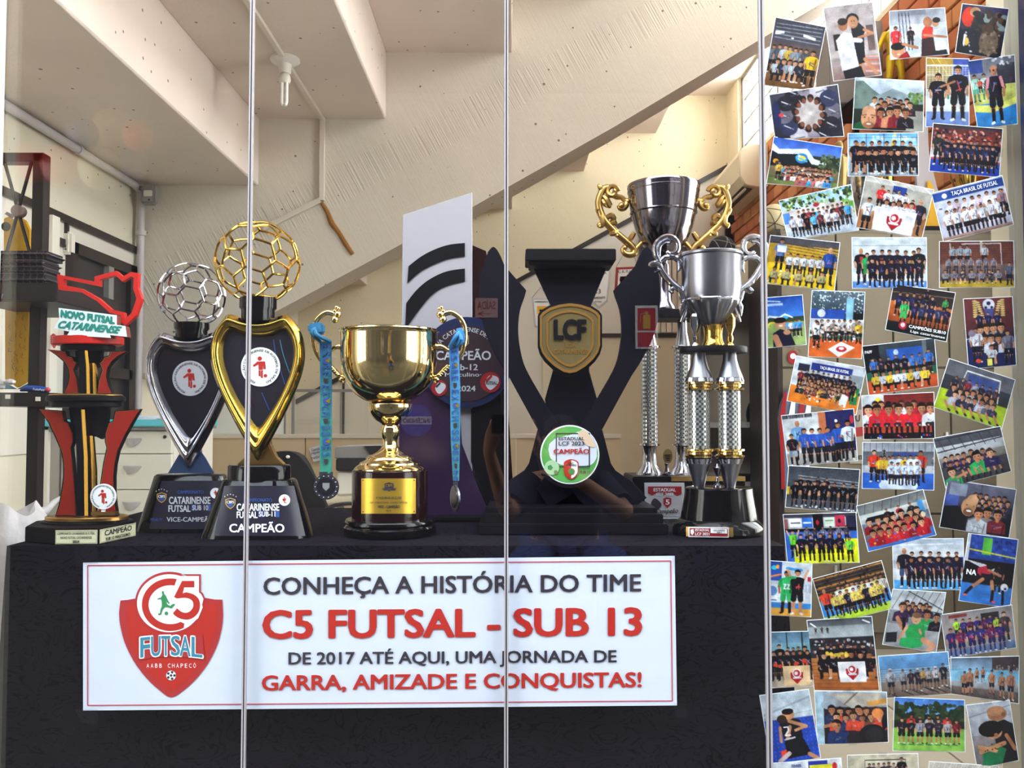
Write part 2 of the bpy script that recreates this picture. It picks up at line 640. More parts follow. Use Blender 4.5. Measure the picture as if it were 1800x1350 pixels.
def text(s, fn, m, parent, bold=0.02, shear=0.0, name='lettering', vrange=None):
    """letters fitted to the unit square, fn(u, v) -> world; v runs down"""
    vs, fs = text_mesh(s, bold, shear)
    if not vs:
        return None
    xs, ys = [v[0] for v in vs], [v[1] for v in vs]
    x0, x1, y0, y1 = min(xs), max(xs), min(ys), max(ys)
    if vrange:
        y0, y1 = vrange
    mb = MB()
    b = bold * 0.62
    sh = [(0, 0)] if b < 0.004 else [(0, 0), (-b, 0), (b, 0), (0, -b * .7), (0, b * .7), (-b * .7, -b * .6), (b * .7, -b * .6), (-b * .7, b * .6), (b * .7, b * .6)]
    if len(s) > 20 and b < 0.02:
        sh = sh[:3]
    x0, x1, y0, y1 = x0 - b, x1 + b, y0 - b * .7, y1 + b * .7
    for k, (dx, dy) in enumerate(sh):
        up = Vector((0, -0.00007 * k, 0))
        mb.add([fn((v[0] + dx - x0) / (x1 - x0), (y1 - v[1] - dy) / (y1 - y0)) + up for v in vs], fs)
    me = bpy.data.meshes.new(name)
    me.from_pydata(mb.v, [], mb.f)
    return link(name, me, m, parent)


def tbox(s, x0, y0, x1, y1, Y, m, parent, **k):
    return text(s, lambda u, v: at(x0 + (x1 - x0) * u, y0 + (y1 - y0) * v, Y), m, parent, **k)


def tquad(s, q, Y, m, parent, **k):
    def fn(u, v):
        a = Vector(q[0]) * (1 - u) + Vector(q[1]) * u
        b = Vector(q[3]) * (1 - u) + Vector(q[2]) * u
        p = a * (1 - v) + b * v
        return at(p.x, p.y, Y)
    return text(s, fn, m, parent, **k)


def tarc(s, cx, cy, r0, r1, a0, a1, Y, m, parent, **k):
    """letters along an arc; angles in degrees clockwise from the top; r1 the outer radius"""
    def fn(u, v):
        a = math.radians(a0 + (a1 - a0) * u)
        r = r1 + (r0 - r1) * v
        return at(cx + r * math.sin(a), cy - r * math.cos(a), Y)
    return text(s, fn, m, parent, **k)


def copy_thing(root, d, label):
    r = root.copy()
    COL.objects.link(r)
    r.location = Vector(root.location) + Vector(d)
    r['label'] = label

    def rec(src, dst):
        for ch in list(src.children):
            c = ch.copy()
            COL.objects.link(c)
            c.parent = dst
            rec(ch, c)
    rec(root, r)
    return r
# ================================================================== the room
fl = struct(MB().box(-2.6, 1.7, -0.1, 2.6, 9.5, -0.006).build('floor', 'floor'))
tl0 = MB().box(0, 0, -0.008, 0.462, 0.462, 0.0).build('tile', 'tile', bevel=0.002, bseg=1)
tlm = tl0.data
bpy.data.objects.remove(tl0)
for i in range(10):
    for j in range(16):
        o = link('tile', tlm, None, fl)
        o.location = (-2.34 + 0.468 * i, 1.72 + 0.468 * j, 0)


def gx_(px):
    return at(px, 675, 1.77).x


struct(MB().box(-7, -9, -0.12, 7, 1.7, -0.02).build('floor_outside', 'outfloor'))
struct(MB().box(-7, -4.3, -0.02, 7, -4.06, 4.1).build('wall_outside', 'outwall'))
struct(MB().box(-7, -4.3, 4.0, 7, -2.0, 4.12).build('added_roof_outside', 'outwall'))  # added roof, keeps the bright sky out of the glass reflection
struct(MB().box(-2.45, 1.66, 3.6, 2.6, 1.76, 5.4).build('wall_front_upper', 'band'))
struct(MB().box(-5.0, 1.66, 0, gx_(9) - 0.05, 1.76, 4.2).build('wall_front_left', 'band'))
struct(MB().box(gx_(1792) + 0.12, 1.66, 0, 5.0, 1.76, 4.2).build('wall_front_right', 'outwall'))
struct(MB().box(-2.45, 1.7, 0, -2.33, 9.4, 5.2).build('wall_left', 'band'))
struct(MB().box(-2.33, 9.25, 0, 2.5, 9.4, 5.2).build('wall_back', 'farwall'))
# stepped underside of the stand
mb = MB()
for k in range(-3, 5):
    xr, z = 0.79 * k, ZC + 2.285 + 0.42 * k
    x0 = max(xr - 0.79, -2.36)
    if xr > -2.3 and x0 < 2.5:
        mb.box(x0, 1.72, z, min(xr, 2.6), 9.3, z + 0.14)
        if xr < 2.5:
            mb.box(xr - 0.1, 1.721, z + 0.0015, xr + 0.003, 9.3, z + 0.54)
cl_ = struct(mb.build('ceiling', 'soffit', bevel=0.006, bseg=1))
# unseen batten and area light added behind the beam to brighten the office
zf = ZC + 1.865
MB().box(-1.85 + 0.25, 6.9, zf - 0.42 - 0.04 + 0.42, -0.95, 7.0, zf).build('added_batten', 'lampwhite', cl_)
lf = bpy.data.lights.new('added_fill_light', 'AREA')
lf.shape = 'RECTANGLE'
lf.size, lf.size_y = 0.6, 0.08
lf.energy = 26
lf.color = (1.0, 0.93, 0.82)
lo = bpy.data.objects.new('added_fill_light', lf)
COL.objects.link(lo)
lo.location = (-1.2, 6.95, zf - 0.05)


def raker(name, Y, d, low, m):
    top = []
    for k in range(-3, 5):
        xr, z = 0.79 * k, ZC + 2.285 + 0.42 * k + 0.05
        top += [(max(xr - 0.79, -2.34), z), (xr, z)]
    top = [p for p in top if -2.35 <= p[0] <= 2.5]
    lo = [(x, z + ZC) for x, z in low]
    loop = lo + [(p[0], p[1]) for p in reversed(top)]
    mb = MB().prism(loop, [], lambda x, z: Vector((x, Y, z)), lambda x, z: Vector((x, Y + d, z)))
    return struct(mb.build(name, m))


raker('beam', 5.25, 0.30, [(-2.34, 0.24), (-1.9, 0.45), (-1.44, 0.668), (-0.672, 1.085), (-0.245, 1.31), (0.63, 1.81), (1.54, 2.36), (2.4, 2.87)], 'beam')

# white panelling of the back wall below the sloping dark trim
xa, za, xb, zb = -2.33, 0.15 + ZC, 2.34, 2.71 + ZC
MBp = MB().prism([(xa, 0), (xb, 0), (xb, zb), (xa, za)], [], lambda x, z: Vector((x, 9.22, z)), lambda x, z: Vector((x, 9.25, z)))
struct(MBp.build('wall_back_panelling', 'panel'))
mb = MB().prism([(xa, za), (xb, zb), (xb, zb + 0.05), (xa, za + 0.05)], [], lambda x, z: Vector((x, 9.18, z)), lambda x, z: Vector((x, 9.25, z)))
struct(mb.build('trim_1', 'trim'))
struct(MB().pbox(955, 586, 1284, 593, 9.17, 0.05).build('trim_2', 'trim'))
struct(MB().pbox(1281, 292, 1287, 900, 9.17, 0.05).build('trim_3', 'trim'))
struct(MB().pbox(1125, 398, 1130, 586, 9.18, 0.04).build('trim_4', 'trim'))
struct(MB().pbox(601, 664, 605, 765, 9.18, 0.04).build('trim_5', 'trim'))
struct(MB().pbox(1130, 434, 1281, 441, 9.17, 0.05).build('trim_6', 'trim'))
a, b = at(955, 900, 9.2), at(1284, 593, 9.2)
struct(MB().box(a.x, 9.19, 0, b.x, 9.22, b.z).build('wall_back_lower_panel', 'beige'))
# ribbed blind in the opening of the back wall
bl = thing('window_blind', 'pale ribbed blind low on the back wall behind the satin silver cup', 'blind', at(1205, 580, 9.16))
MB().pbox(1130, 441, 1281, 446, 9.15, 0.03).build('head_rail', 'plastic', bl)
for i in range(15):
    x = 1133 + i * 9.8
    MB().pbox(x, 446, x + 7, 584, 9.15 + (i % 2) * 0.01, 0.012).build('slat', 'panel', bl)

# left wall: trims and the dark glazed opening
X = -2.33


def onleft(y0, z0, y1, z1, t=0.03):
    return MB().box(X, y0, z0, X + t, y1, z1)


struct(onleft(1.9, 2.08, 5.24, 2.12, 0.03).build('trim_7', 'trim'))
struct(onleft(1.9, 0.9, 5.24, 2.08, 0.012).build('wall_left_panelling', 'panel'))
wn = thing('window_1', '', '')
del wn['label'], wn['category']
wn['kind'] = 'structure'
onleft(4.44, 0.6, 5.16, 1.97, 0.02).build('pane', 'darkplastic', wn)
onleft(4.40, 0.6, 4.46, 1.99, 0.05).build('frame', 'trim', wn)
onleft(5.08, 0.6, 5.16, 1.99, 0.05).build('frame', 'trim', wn)
onleft(4.40, 1.93, 5.16, 1.99, 0.05).build('frame', 'trim', wn)
onleft(4.44, 1.30, 5.12, 1.36, 0.05).build('frame', 'trim', wn)
onleft(4.80, 1.36, 4.86, 1.93, 0.05).build('frame', 'plastic', wn)
onleft(4.2, 0.6, 4.27, 2.08, 0.05).build('trim_8', 'white')['kind'] = 'structure'
onleft(4.27, 1.95, 4.42, 1.99, 0.03).build('trim_9', 'trim')['kind'] = 'structure'
onleft(4.38, 1.97, 4.40, 2.08, 0.03).build('trim_10', 'trim')['kind'] = 'structure'

# right wall: brick, then the high windows
XR = 2.36
wr = MB().box(XR + 0.06, 3.7, 0, XR + 0.2, 9.4, 3.64).build('wall_right', 'mortar')
struct(MB().box(XR + 0.06, 1.7, 0, XR + 0.2, 3.7, 0.8).build('wall_right_low', 'farwall'))
struct(MB().box(XR + 0.06, 1.7, 3.5, XR + 0.2, 3.7, 3.64).build('wall_right_transom', 'farwall'))
struct(wr)
struct(MB().box(XR + 0.0, 1.7, 4.62, XR + 0.2, 9.4, 5.3).build('wall_right_lintel', 'farwall'))
proto = [MB().box(0, 0, 0, 0.07, 0.238, 0.105).build('brick', 'brick', bevel=0.006, bseg=1).data,
         MB().box(0, 0, 0, 0.07, 0.238, 0.105).build('brick', 'brick2', bevel=0.006, bseg=1).data]
for o in list(COL.objects):
    if o.name.startswith('brick'):
        bpy.data.objects.remove(o)
nb = 0
for r in range(14):
    for c in range(22):
        y = 3.88 + c * 0.25 + (0.125 if r % 2 else 0)
        z = 3.63 - 0.117 * (r + 1)
        if y + 0.24 > 9.22 or nb >= 298:
            continue
        o = link('brick', random.choice(proto), None, wr)
        o.location = (XR + random.uniform(-0.004, 0.002), y, z)
        nb += 1
w8 = bpy.data.objects.new('window_8', None)  # unseen window, added to let more light in from the right
COL.objects.link(w8)
w8['kind'] = 'structure'
for y in (2.0, 2.85, 3.68):
    MB().box(XR + 0.06, y - 0.03, 0.8, XR + 0.12, y + 0.03, 3.5).build('frame', 'plastic', w8)
MB().box(XR + 0.08, 2.0, 0.8, XR + 0.085, 3.7, 3.5).build('pane', 'glass', w8)
w2 = bpy.data.objects.new('window_3', None)
COL.objects.link(w2)
w2['kind'] = 'structure'
WZ0, WZ1 = 3.66, 4.62
for i, y in enumerate([2.12, 3.1, 4.0, 5.2, 6.4, 7.6, 8.78]):
    MB().box(XR + 0.04, y - 0.03, WZ0, XR + 0.10, y + 0.03, WZ1).build('frame', 'plastic', w2)
MB().box(XR + 0.0, 2.1, WZ0 - 0.04, XR + 0.12, 8.85, WZ0).build('sill', 'farwall', w2)
MB().box(XR + 0.04, 2.1, WZ1 - 0.04, XR + 0.10, 8.8, WZ1).build('frame', 'plastic', w2)
for i in range(-5, 16):
    y = 4.0 + i * 0.3
    MB().box(XR + 0.06, y - 0.007, WZ0, XR + 0.075, y + 0.007, WZ1).build('glazing_bar', 'plastic', w2)
for z in (WZ0 + 0.24, WZ0 + 0.48, WZ0 + 0.72):
    MB().box(XR + 0.06, 2.1, z - 0.007, XR + 0.075, 8.78, z + 0.007).build('glazing_bar', 'plastic', w2)
MB().box(XR + 0.066, 2.1, WZ0, XR + 0.070, 8.78, WZ1).build('pane', 'glass', w2)
struct(MB().box(XR + 0.0, 8.8, 3.63, XR + 0.2, 9.3, 4.7).build('wall_right_pier', 'farwall'))
struct(MB().box(XR + 0.0, 1.7, 3.63, XR + 0.2, 2.1, 4.7).build('wall_right_front_pier', 'farwall'))

# shop window: four panes, seams, frames
YG = 1.77
zb0, zt = 0.0, 3.6


def gx(px):
    return at(px, 675, YG).x


edges = [-2, 436, 890, 1345, 1792]
for i in range(4):
    o = MB().box(gx(edges[i]) + 0.003, YG - 0.004, zb0, gx(edges[i + 1]) - 0.003, YG + 0.004, zt).build('window_%d' % (4 + i), 'glass')
    struct(o)
for i, px in enumerate(edges[1:4]):
    x = gx(px)
    w = 0.0042 if i < 2 else 0.0058
    o = MB().box(x - w, YG - 0.004, zb0, x - w * 0.35, YG + 0.004, zt).box(x + w * 0.35, YG - 0.004, zb0, x + w, YG + 0.004, zt).build('trim_%d' % (11 + i), 'seam')
    struct(o)
    MB().box(x - w * 0.35, YG - 0.002, zb0, x + w * 0.35, YG + 0.002, zt).build('joint', 'seamdark', o)
xp = at(12, 0, 1.785).x
struct(MB().box(xp - 0.04, YG - 0.015, zb0, xp, YG + 0.015, zt).build('trim_14', 'postwhite'))
xf = at(1789, 0, YG).x
struct(MB().box(xf, YG - 0.03, zb0, xf + 0.12, YG, zt).build('trim_15', 'frame'))
a = at(1764, 0, 1.86)
struct(MB().box(a.x, 1.86, 0, a.x + 0.10, 1.93, zt).build('trim_16', 'beige'))

# ------------------------------------------------------------------ ceiling lamp, conduits, detectors
zs = ZC + 2.285 - 0.42
lx, ly = -1.178, 4.36
lm = thing('ceiling_lamp', 'white round ceiling lamp holder with a bare folded-tube bulb on the concrete soffit', 'lamp', (lx, ly, zs))
MB().lathe(lx, ly, [(0.074, zs), (0.076, zs - 0.012), (0.066, zs - 0.022), (0.035, zs - 0.032), (0.03, zs - 0.075), (0.027, zs - 0.08)], 32).build('base', 'lampwhite', lm, smooth=True)
MB().lathe(lx, ly, [(0.02, zs - 0.08), (0.027, zs - 0.09), (0.03, zs - 0.115), (0.024, zs - 0.13)], 24).build('bulb_socket', 'white', lm, smooth=True)
for sx_, sy_ in ((-1, -1), (1, -1), (0, 1)):
    x, y = lx + sx_ * 0.012, ly + sy_ * 0.01
    MB().tube([(x, y, zs - 0.125), (x, y, zs - 0.235), (x * 0.5 + lx * 0.5, y, zs - 0.247)], 0.0085, 10).build('bulb_tube', 'tube', lm, smooth=True)
cd = thing('conduit', 'cream square conduit running from the ceiling lamp down the concrete beam', 'conduit', (lx, 5.2, zs))
MB().box(lx - 0.012, 1.8, zs - 0.02, lx + 0.012, 5.25, zs).build('soffit_run', 'conduit', cd)
p = at(563, 352, 5.23)
MB().box(lx - 0.014, 5.222, p.z, lx + 0.014, 5.25, zs).build('drop', 'conduit', cd)
q = at(462, 402, 5.23)
MB().prism([(563, 346), (563, 356), (462, 406), (462, 396)], [], lambda x, y: at(x, y, 5.225), lambda x, y: at(x, y, 5.225) + Vector((0, 0.025, 0))).build('sloping_run', 'conduit', cd)
tag(MB().ptube([(565, 356), (575, 372), (583, 392), (595, 408), (607, 428), (620, 447)], [3, 4, 5, 4, 4.5, 3.5], 5.247, 8).build('foam_bead', 'rust', smooth=True),
    'brown expanding-foam bead running diagonally down the concrete beam', 'sealant')
pc = thing('drain_pipe', 'pale grey pipe running along the left ceiling corner and down beside the window', 'pipe', (-2.29, 5.2, 2.4))
zc_ = ZC + 2.285 - 0.84 - 0.03
MB().tube([(-2.29, 2.0, zc_), (-2.29, 5.12, zc_), (-2.285, 5.19, zc_ - 0.02), (-2.28, 5.2, zc_ - 0.09), (-2.28, 5.2, 0.0)], 0.022, 12).build('pipe_run', 'pipe', pc, smooth=True)
for y in (3.3, 4.45):
    MB().tube([(-2.29, y - 0.012, zc_), (-2.29, y + 0.012, zc_)], 0.029, 12).build('clip', 'pipe', pc, smooth=True)
MB().tube([(-2.28, 5.2, 2.19), (-2.28, 5.2, 2.22)], 0.032, 12).build('clip', 'pipe', pc, smooth=True)


def detector(name, label, px0, py0, px1, py1, Y, d, m):
    t = thing(name, label, 'detector', at((px0 + px1) / 2, py1, Y))
    MB().pbox(px0, py0, px1, py1, Y, d).build('housing', m, t, bevel=0.012)
    w, h = px1 - px0, py1 - py0
    MB().pbox(px0 + w * .2, py0 + h * .32, px0 + w * .8, py0 + h * .62, Y - 0.006, 0.01).build('lens', 'lampwhite', t, bevel=0.003)
    MB().pball(px0 + w * .6, py0 + h * .8, Y, 1.6).build('indicator', 'trim', t, smooth=True)
    MB().pbox(px0 - w * .2, py0 + h * .1, px0 + w * .2, py0 + h * .3, Y + d * .4, d * 0.8).build('bracket', m, t, bevel=0.004)
    return t


detector('motion_detector', 'cream motion detector on a bracket beside the dark left window', 103, 406, 124, 446, 4.37, 0.06, 'white')
detector('alarm_detector', 'grey wall detector high beside the pale pipe, under the ceiling', 247, 323, 272, 358, 5.12, 0.06, 'plastic')

# ------------------------------------------------------------------ tablecloth
zt_ = ZC - 0.274
T0, T1 = 1.845, 2.62
xl, xr_ = -1.085, 0.585
mb = MB()
n = 150
# front drop with shallow folds
rows = 16
vs, fs = [], []
for j in range(rows + 1):
    v = j / rows
    z = zt_ - v * (zt_ - 0.005)
    for i in range(n + 1):
        u = i / n
        x = xl + (xr_ - xl) * u
        spread = 0.03 * v
        fold = (math.sin(u * 37 + 1.3 * math.sin(u * 9)) * 0.5 + math.sin(u * 71) * 0.25) * 0.028 * v ** 0.8
        edge = math.exp(-((u - 0.01) / 0.03) ** 2) + math.exp(-((u - 0.99) / 0.03) ** 2)
        vs.append((x + (u - 0.5) * spread * 2 + edge * v * (u - 0.5) * 0.05, T0 - 0.0 + 0.03 * v + fold * 0.6, z))
for j in range(rows):
    for i in range(n):
        a = j * (n + 1) + i
        fs.append((a, a + 1, a + n + 2, a + n + 1))
k = len(vs)
# top
vs2 = []
m_ = 24
for j in range(1, m_ + 1):
    y = T0 + (T1 - T0) * j / m_
    for i in range(n + 1):
        x = xl + (xr_ - xl) * i / n
        vs2.append((x, y, zt_))
vs += vs2
for i in range(n):
    fs.append((i, k + i, k + i + 1, i + 1))
for j in range(m_ - 1):
    for i in range(n):
        a = k + j * (n + 1) + i
        fs.append((a, a + n + 1, a + n + 2, a + 1))
# sides
for side, xe in ((0, xl), (1, xr_)):
    k = len(vs)
    for j in range(rows + 1):
        v = j / rows
        for i in range(25):
            y = T0 + (T1 - T0) * i / 24
            fo = math.sin(i * 1.7) * 0.03 * v
            vs.append((xe + (1 if side else -1) * (0.055 * v + fo * 0.5 + 0.0), y + 0.03 * v * (1 - i / 24), zt_ - v * (zt_ - 0.005)))
    for j in range(rows):
        for i in range(24):
            a = k + j * 25 + i
            fs.append((a, a + 1, a + 26, a + 25))
mb.add(vs, fs)
tag(mb.build('tablecloth', 'cloth', smooth=True), 'black damask tablecloth draped to the floor under the trophies', 'tablecloth')

# ------------------------------------------------------------------ far office
dv = thing('office_divider', 'tan office divider with a pale top rail behind the gold trophies', 'divider', (at(700, 768, 6.5).x, 6.5, 0))
a, b = at(352, 770, 6.5), at(1092, 770, 6.5)
for i in range(4):
    x0, x1 = a.x + (b.x - a.x) * i / 4, a.x + (b.x - a.x) * (i + 1) / 4
    MB().box(x0 + 0.004, 6.5, 0.05, x1 - 0.004, 6.55, a.z).build('panel', 'tan', dv)
MB().box(a.x, 6.485, a.z, b.x, 6.565, a.z + 0.03).build('top_rail', 'conduit', dv)
MB().box(a.x, 6.5, 0.0, b.x, 6.55, 0.05).build('plinth', 'trim', dv)
sc_ = thing('glazed_screen', 'grey-framed clear glass screen standing on the tan divider', 'screen', at(630, 765, 6.52))
for x0, y0, x1, y1 in ((512, 684, 742, 689), (512, 689, 517, 765), (597, 689, 600, 765), (738, 689, 742, 765)):
    MB().pbox(x0, y0, x1, y1, 6.51, 0.025).build('frame', 'plastic', sc_)
MB().pbox(517, 689, 738, 765, 6.52, 0.005).build('pane', 'glass', sc_)
wb = thing('whiteboard', 'blank white board standing behind the gold heart trophy', 'board', at(430, 765, 6.58))
MB().pbox(288, 640, 500, 764, 6.58, 0.02).build('board_surface', 'sign', wb)
for x0, y0, x1, y1 in ((286, 637, 502, 640), (286, 640, 289, 765), (499, 640, 502, 765)):
    MB().pbox(x0, y0, x1, y1, 6.575, 0.03).build('frame', 'plastic', wb)
nt_ = thing('notice', 'crumpled white paper notice taped on the tan divider', 'notice', at(556, 812, 6.46))
MB().plate([(543, 788), (572, 779), (575, 806), (551, 812)], 6.45, 0.004).build('sheet', 'paper', nt_)
for i, s in enumerate(('Gentileza', 'repassar', 'retirar')):
    tquad(s, [(547, 789 + i * 7), (569, 784 + i * 7), (570, 789 + i * 7), (548, 794 + i * 7)], 6.445, 'ink', nt_, bold=0.01)
# desk and printer
dk = thing('desk', 'low pale desk carrying the printer', 'desk', (at(650, 872, 5).x, 5.0, 0))
a, b = at(545, 874, 4.9), at(770, 874, 4.9)
MB().box(a.x, 4.85, a.z - 0.03, b.x, 5.6, a.z).build('desk_top', 'beige', dk, bevel=0.004)
for x in (a.x + 0.03, b.x - 0.07):
    for y in (4.9, 5.5):
        MB().box(x, y, 0, x + 0.04, y + 0.04, a.z - 0.03).build('leg', 'plastic', dk)
pr = thing('printer', 'grey and white office printer standing on the pale desk', 'printer', at(645, 872, 5))
MB().pbox(592, 828, 700, 871, 4.98, 0.38).build('body', 'white', pr, bevel=0.01)
MB().pbox(590, 806, 702, 828, 4.95, 0.40).build('paper_tray', 'darkplastic', pr, bevel=0.006)
MB().plate([(588, 786), (668, 783), (703, 800), (703, 806), (588, 806)], 4.97, 0.38).build('scanner_lid', 'plastic', pr, bevel=0.004)
MB().plate([(640, 784), (672, 784), (694, 797), (650, 799)], 4.955, 0.02).build('control_panel', 'darkplastic', pr)
# office chair with a jacket
ch = thing('office_chair', 'black office chair with a jacket over its back, behind the gold heart trophy', 'chair', (at(500, 900, 4.2).x, 4.2, 0))
MB().plate(spline2([(440, 905), (445, 840), (470, 800), (505, 794), (532, 806), (552, 850), (566, 905), (570, 960), (440, 960)], 4), 4.15, 0.08).build('backrest', 'jacket', ch, bevel=0.02)
MB().plate(spline2([(500, 799), (520, 798), (545, 826), (566, 872), (586, 935), (560, 950), (530, 900), (512, 850)], 4), 4.12, 0.05).build('jacket', 'jacket', ch, bevel=0.012)
a = at(500, 1000, 4.2)
MB().box(a.x - 0.24, 4.0, 0.42, a.x + 0.24, 4.45, 0.5).build('seat', 'jacket', ch, bevel=0.03)
MB().tube([(a.x, 4.2, 0.05), (a.x, 4.2, 0.42)], 0.03, 12).build('post', 'black', ch)
for i in range(5):
    t = 2 * PI * i / 5
    MB().tube([(a.x, 4.2, 0.08), (a.x + 0.28 * math.cos(t), 4.2 + 0.28 * math.sin(t), 0.05)], 0.02, 8).build('leg', 'darkplastic', ch)
MB().ptube([(566, 916), (572, 896), (600, 886), (640, 885)], [3.5] * 4, 4.1, 8).build('armrest', 'darkplastic', ch, smooth=True)
MB().ptube([(578, 893), (585, 915), (600, 945)], [3, 3, 3], 4.1, 8).build('armrest_support', 'darkplastic', ch, smooth=True)
MB().pball(506, 803, 4.1, 3.6, sc=(1, .4, .8)).build('jacket_tag', 'white', ch, smooth=True)
# drawers and worktop on the left
wt = thing('worktop', 'long turquoise worktop above the grey cabinet and the white drawers', 'worktop', (at(150, 750, 4.2).x, 4.2, 0.9))
a, b = at(-120, 750, 4.2), at(303, 750, 4.2)
MB().box(-2.31, 4.18, a.z - 0.0, b.x, 4.85, a.z + 0.035).build('worktop_slab', 'tealtop', wt, bevel=0.004)
MB().box(-2.31, 4.2, a.z - 0.016, b.x - 0.005, 4.84, a.z).build('underside_strip', 'plastic', wt)
dr = thing('drawer_cabinet', 'white drawer cabinet with grey cup handles under the turquoise worktop', 'cabinet', (at(220, 750, 4.25).x, 4.25, 0))
zt2 = a.z - 0.016
xa, xb = at(138, 760, 4.22).x, at(302, 760, 4.22).x
MB().box(xa, 4.25, 0.0, xb, 4.8, zt2).build('body', 'white', dr)
z1 = zt2 - 0.004
for i, py in enumerate((798, 861, 930, 1000)):
    z0 = at(236, py, 4.22).z
    d = MB().box(xa + 0.003, 4.225, z0 + 0.002, xb - 0.003, 4.25, z1 - 0.002).build('drawer', 'drawer', dr, bevel=0.002, bseg=1)
    zc2 = z1 - 0.045 - (0.0 if i == 0 else 0.02)
    xc = at(232, 800, 4.22).x
    hm = MB()
    pts = [(xc - 0.047 + 0.094 * t, 4.222 - 0.022 * math.sin(PI * t), zc2 - 0.022 * math.sin(PI * t)) for t in [q / 10 for q in range(11)]]
    vs = []
    for q in range(11):
        t = q / 10
        x = xc - 0.047 + 0.094 * t
        s_ = math.sin(PI * t)
        vs += [(x, 4.226, zc2 + 0.008), (x, 4.226 - 0.022 * s_, zc2 + 0.004), (x, 4.226 - 0.014 * s_, zc2 - 0.032 * s_), (x, 4.226, zc2 - 0.034 * s_)]
    fs = []
    for q in range(10):
        for w in range(3):
            fs.append((q * 4 + w, q * 4 + w + 1, q * 4 + w + 5, q * 4 + w + 4))
    hm.add(vs, fs)
    hm.build('handle', 'handle', d, smooth=True)
    if i == 0:
        MB().lathe(0, 0, [(0.008, 0), (0.008, 0.006)], 12).build('lock', 'darkplastic', d)
        o = d.children[-1]
        o.matrix_parent_inverse = Matrix.Identity(4)
        o.rotation_euler = (PI / 2, 0, 0)
        o.location = (xb - 0.035, 4.226, z1 - 0.03)
    z1 = z0
gc = thing('grey_cabinet', 'plain grey cabinet under the turquoise worktop behind the dark shelf rack', 'cabinet', (at(60, 750, 4.25).x, 4.25, 0))
MB().box(-2.31, 4.24, 0.0, xa - 0.01, 4.8, zt2).build('body', 'concretegrey', gc)
for i in range(2):
    x0 = -2.31 + i * (xa - 0.01 + 2.31) / 2
    MB().box(x0 + 0.005, 4.225, 0.08, x0 + (xa - 0.01 + 2.31) / 2 - 0.005, 4.24, zt2 - 0.01).build('door', 'concretegrey', gc)
pp = thing('paper_stack', 'small stack of papers lying on the turquoise worktop above the drawers', 'papers', at(255, 742, 4.4))
zp = a.z + 0.035
px_ = at(255, 742, 4.4).x
for i in range(4):
    o = MB().box(-0.09, -0.11, 0, 0.09, 0.11, 0.004).build('sheet', 'paper', pp)
    o.matrix_parent_inverse = Matrix.Translation(-Vector(pp.location))
    o.location = (px_ + 0.01 * (i % 2), 4.42, zp + 0.005 * i)
    o.rotation_euler = (0, 0, 0.15 * i)
# ================================================================== trophies
TZ = ZC - 0.274


def ontable(px, Y):
    p = at(px, 900, Y)
    return (p.x, Y, TZ)


def frust(name, m, parent, bl, br, zb_px, tl, tr, zt_px, Y, depth, power=3.2, bev=0.0):
    """oval-cornered tapering block given by its bottom and top edges in pixels; returns a surface function"""
    B0, B1, T0_, T1_ = at(bl, zb_px, Y), at(br, zb_px, Y), at(tl, zt_px, Y), at(tr, zt_px, Y)
    zb_, zt__ = TZ + 0.001, T0_.z
    rt = (T1_.x - T0_.x) / (B1.x - B0.x)
    seg = 64

    def pt(a, t, off=0.0):
        cx = ((B0.x + B1.x) * (1 - t) + (T0_.x + T1_.x) * t) / 2
        hx = ((B1.x - B0.x) * (1 - t) + (T1_.x - T0_.x) * t) / 2 + off
        hy = depth * ((1 - t) + rt * t) / 2 + off
        c, s = math.cos(a), math.sin(a)
        e = 2 / power
        return Vector((cx + hx * math.copysign(abs(c) ** e, c), Y + hy * math.copysign(abs(s) ** e, s), zb_ * (1 - t) + zt__ * t))
    mb = MB()
    vs, fs = [], []
    ts = [0, 0.02, 0.5, 0.97, 1.0]
    offs = [-0.0, 0.0, 0, 0, -0.004]
    for t, o in zip(ts, offs):
        vs += [pt(2 * PI * i / seg, t, o) for i in range(seg)]
    for j in range(len(ts) - 1):
        for i in range(seg):
            a, b = j * seg + i, j * seg + (i + 1) % seg
            fs.append((a, b, b + seg, a + seg))
    fs.append(tuple(range(seg - 1, -1, -1)))
    fs.append(tuple(range((len(ts) - 1) * seg, len(ts) * seg)))
    mb.add(vs, fs)
    ob = mb.build(name, m, parent, smooth=True)

    def surf(x, y, off=0.001):
        """front-surface point seen near pixel (x, y)"""
        Yf = Y - depth / 2
        p = at(x, y, Yf)
        for _ in range(4):
            t = min(max((p.z - zb_) / (zt__ - zb_), 0), 1)
            cx = ((B0.x + B1.x) * (1 - t) + (T0_.x + T1_.x) * t) / 2
            hx = ((B1.x - B0.x) * (1 - t) + (T1_.x - T0_.x) * t) / 2
            hy = depth * ((1 - t) + rt * t) / 2
            r = min(abs((p.x - cx) / hx), 0.999)
            yy = Y - hy * (1 - r ** power) ** (1 / power) - off
            p = at(x, y, yy)
        return p
    return ob, surf


def surf_grid(name, m, parent, quad, surf, off=0.0008, nx=16, ny=4):
    mb = MB()
    vs, fs = [], []
    for j in range(ny + 1):
        for i in range(nx + 1):
            u, v = i / nx, j / ny
            a = Vector(quad[0]) * (1 - u) + Vector(quad[1]) * u
            b = Vector(quad[3]) * (1 - u) + Vector(quad[2]) * u
            p = a * (1 - v) + b * v
            vs.append(surf(p.x, p.y, off))
    for j in range(ny):
        for i in range(nx):
            a = j * (nx + 1) + i
            fs.append((a, a + 1, a + nx + 2, a + nx + 1))
    return mb.add(vs, fs).build(name, m, parent, smooth=True)


def surf_poly(name, m, parent, loop, surf, off, holes=()):
    return MB().flat(loop, 0, holes, lambda x, y: surf(x, y, off)).build(name, m, parent)


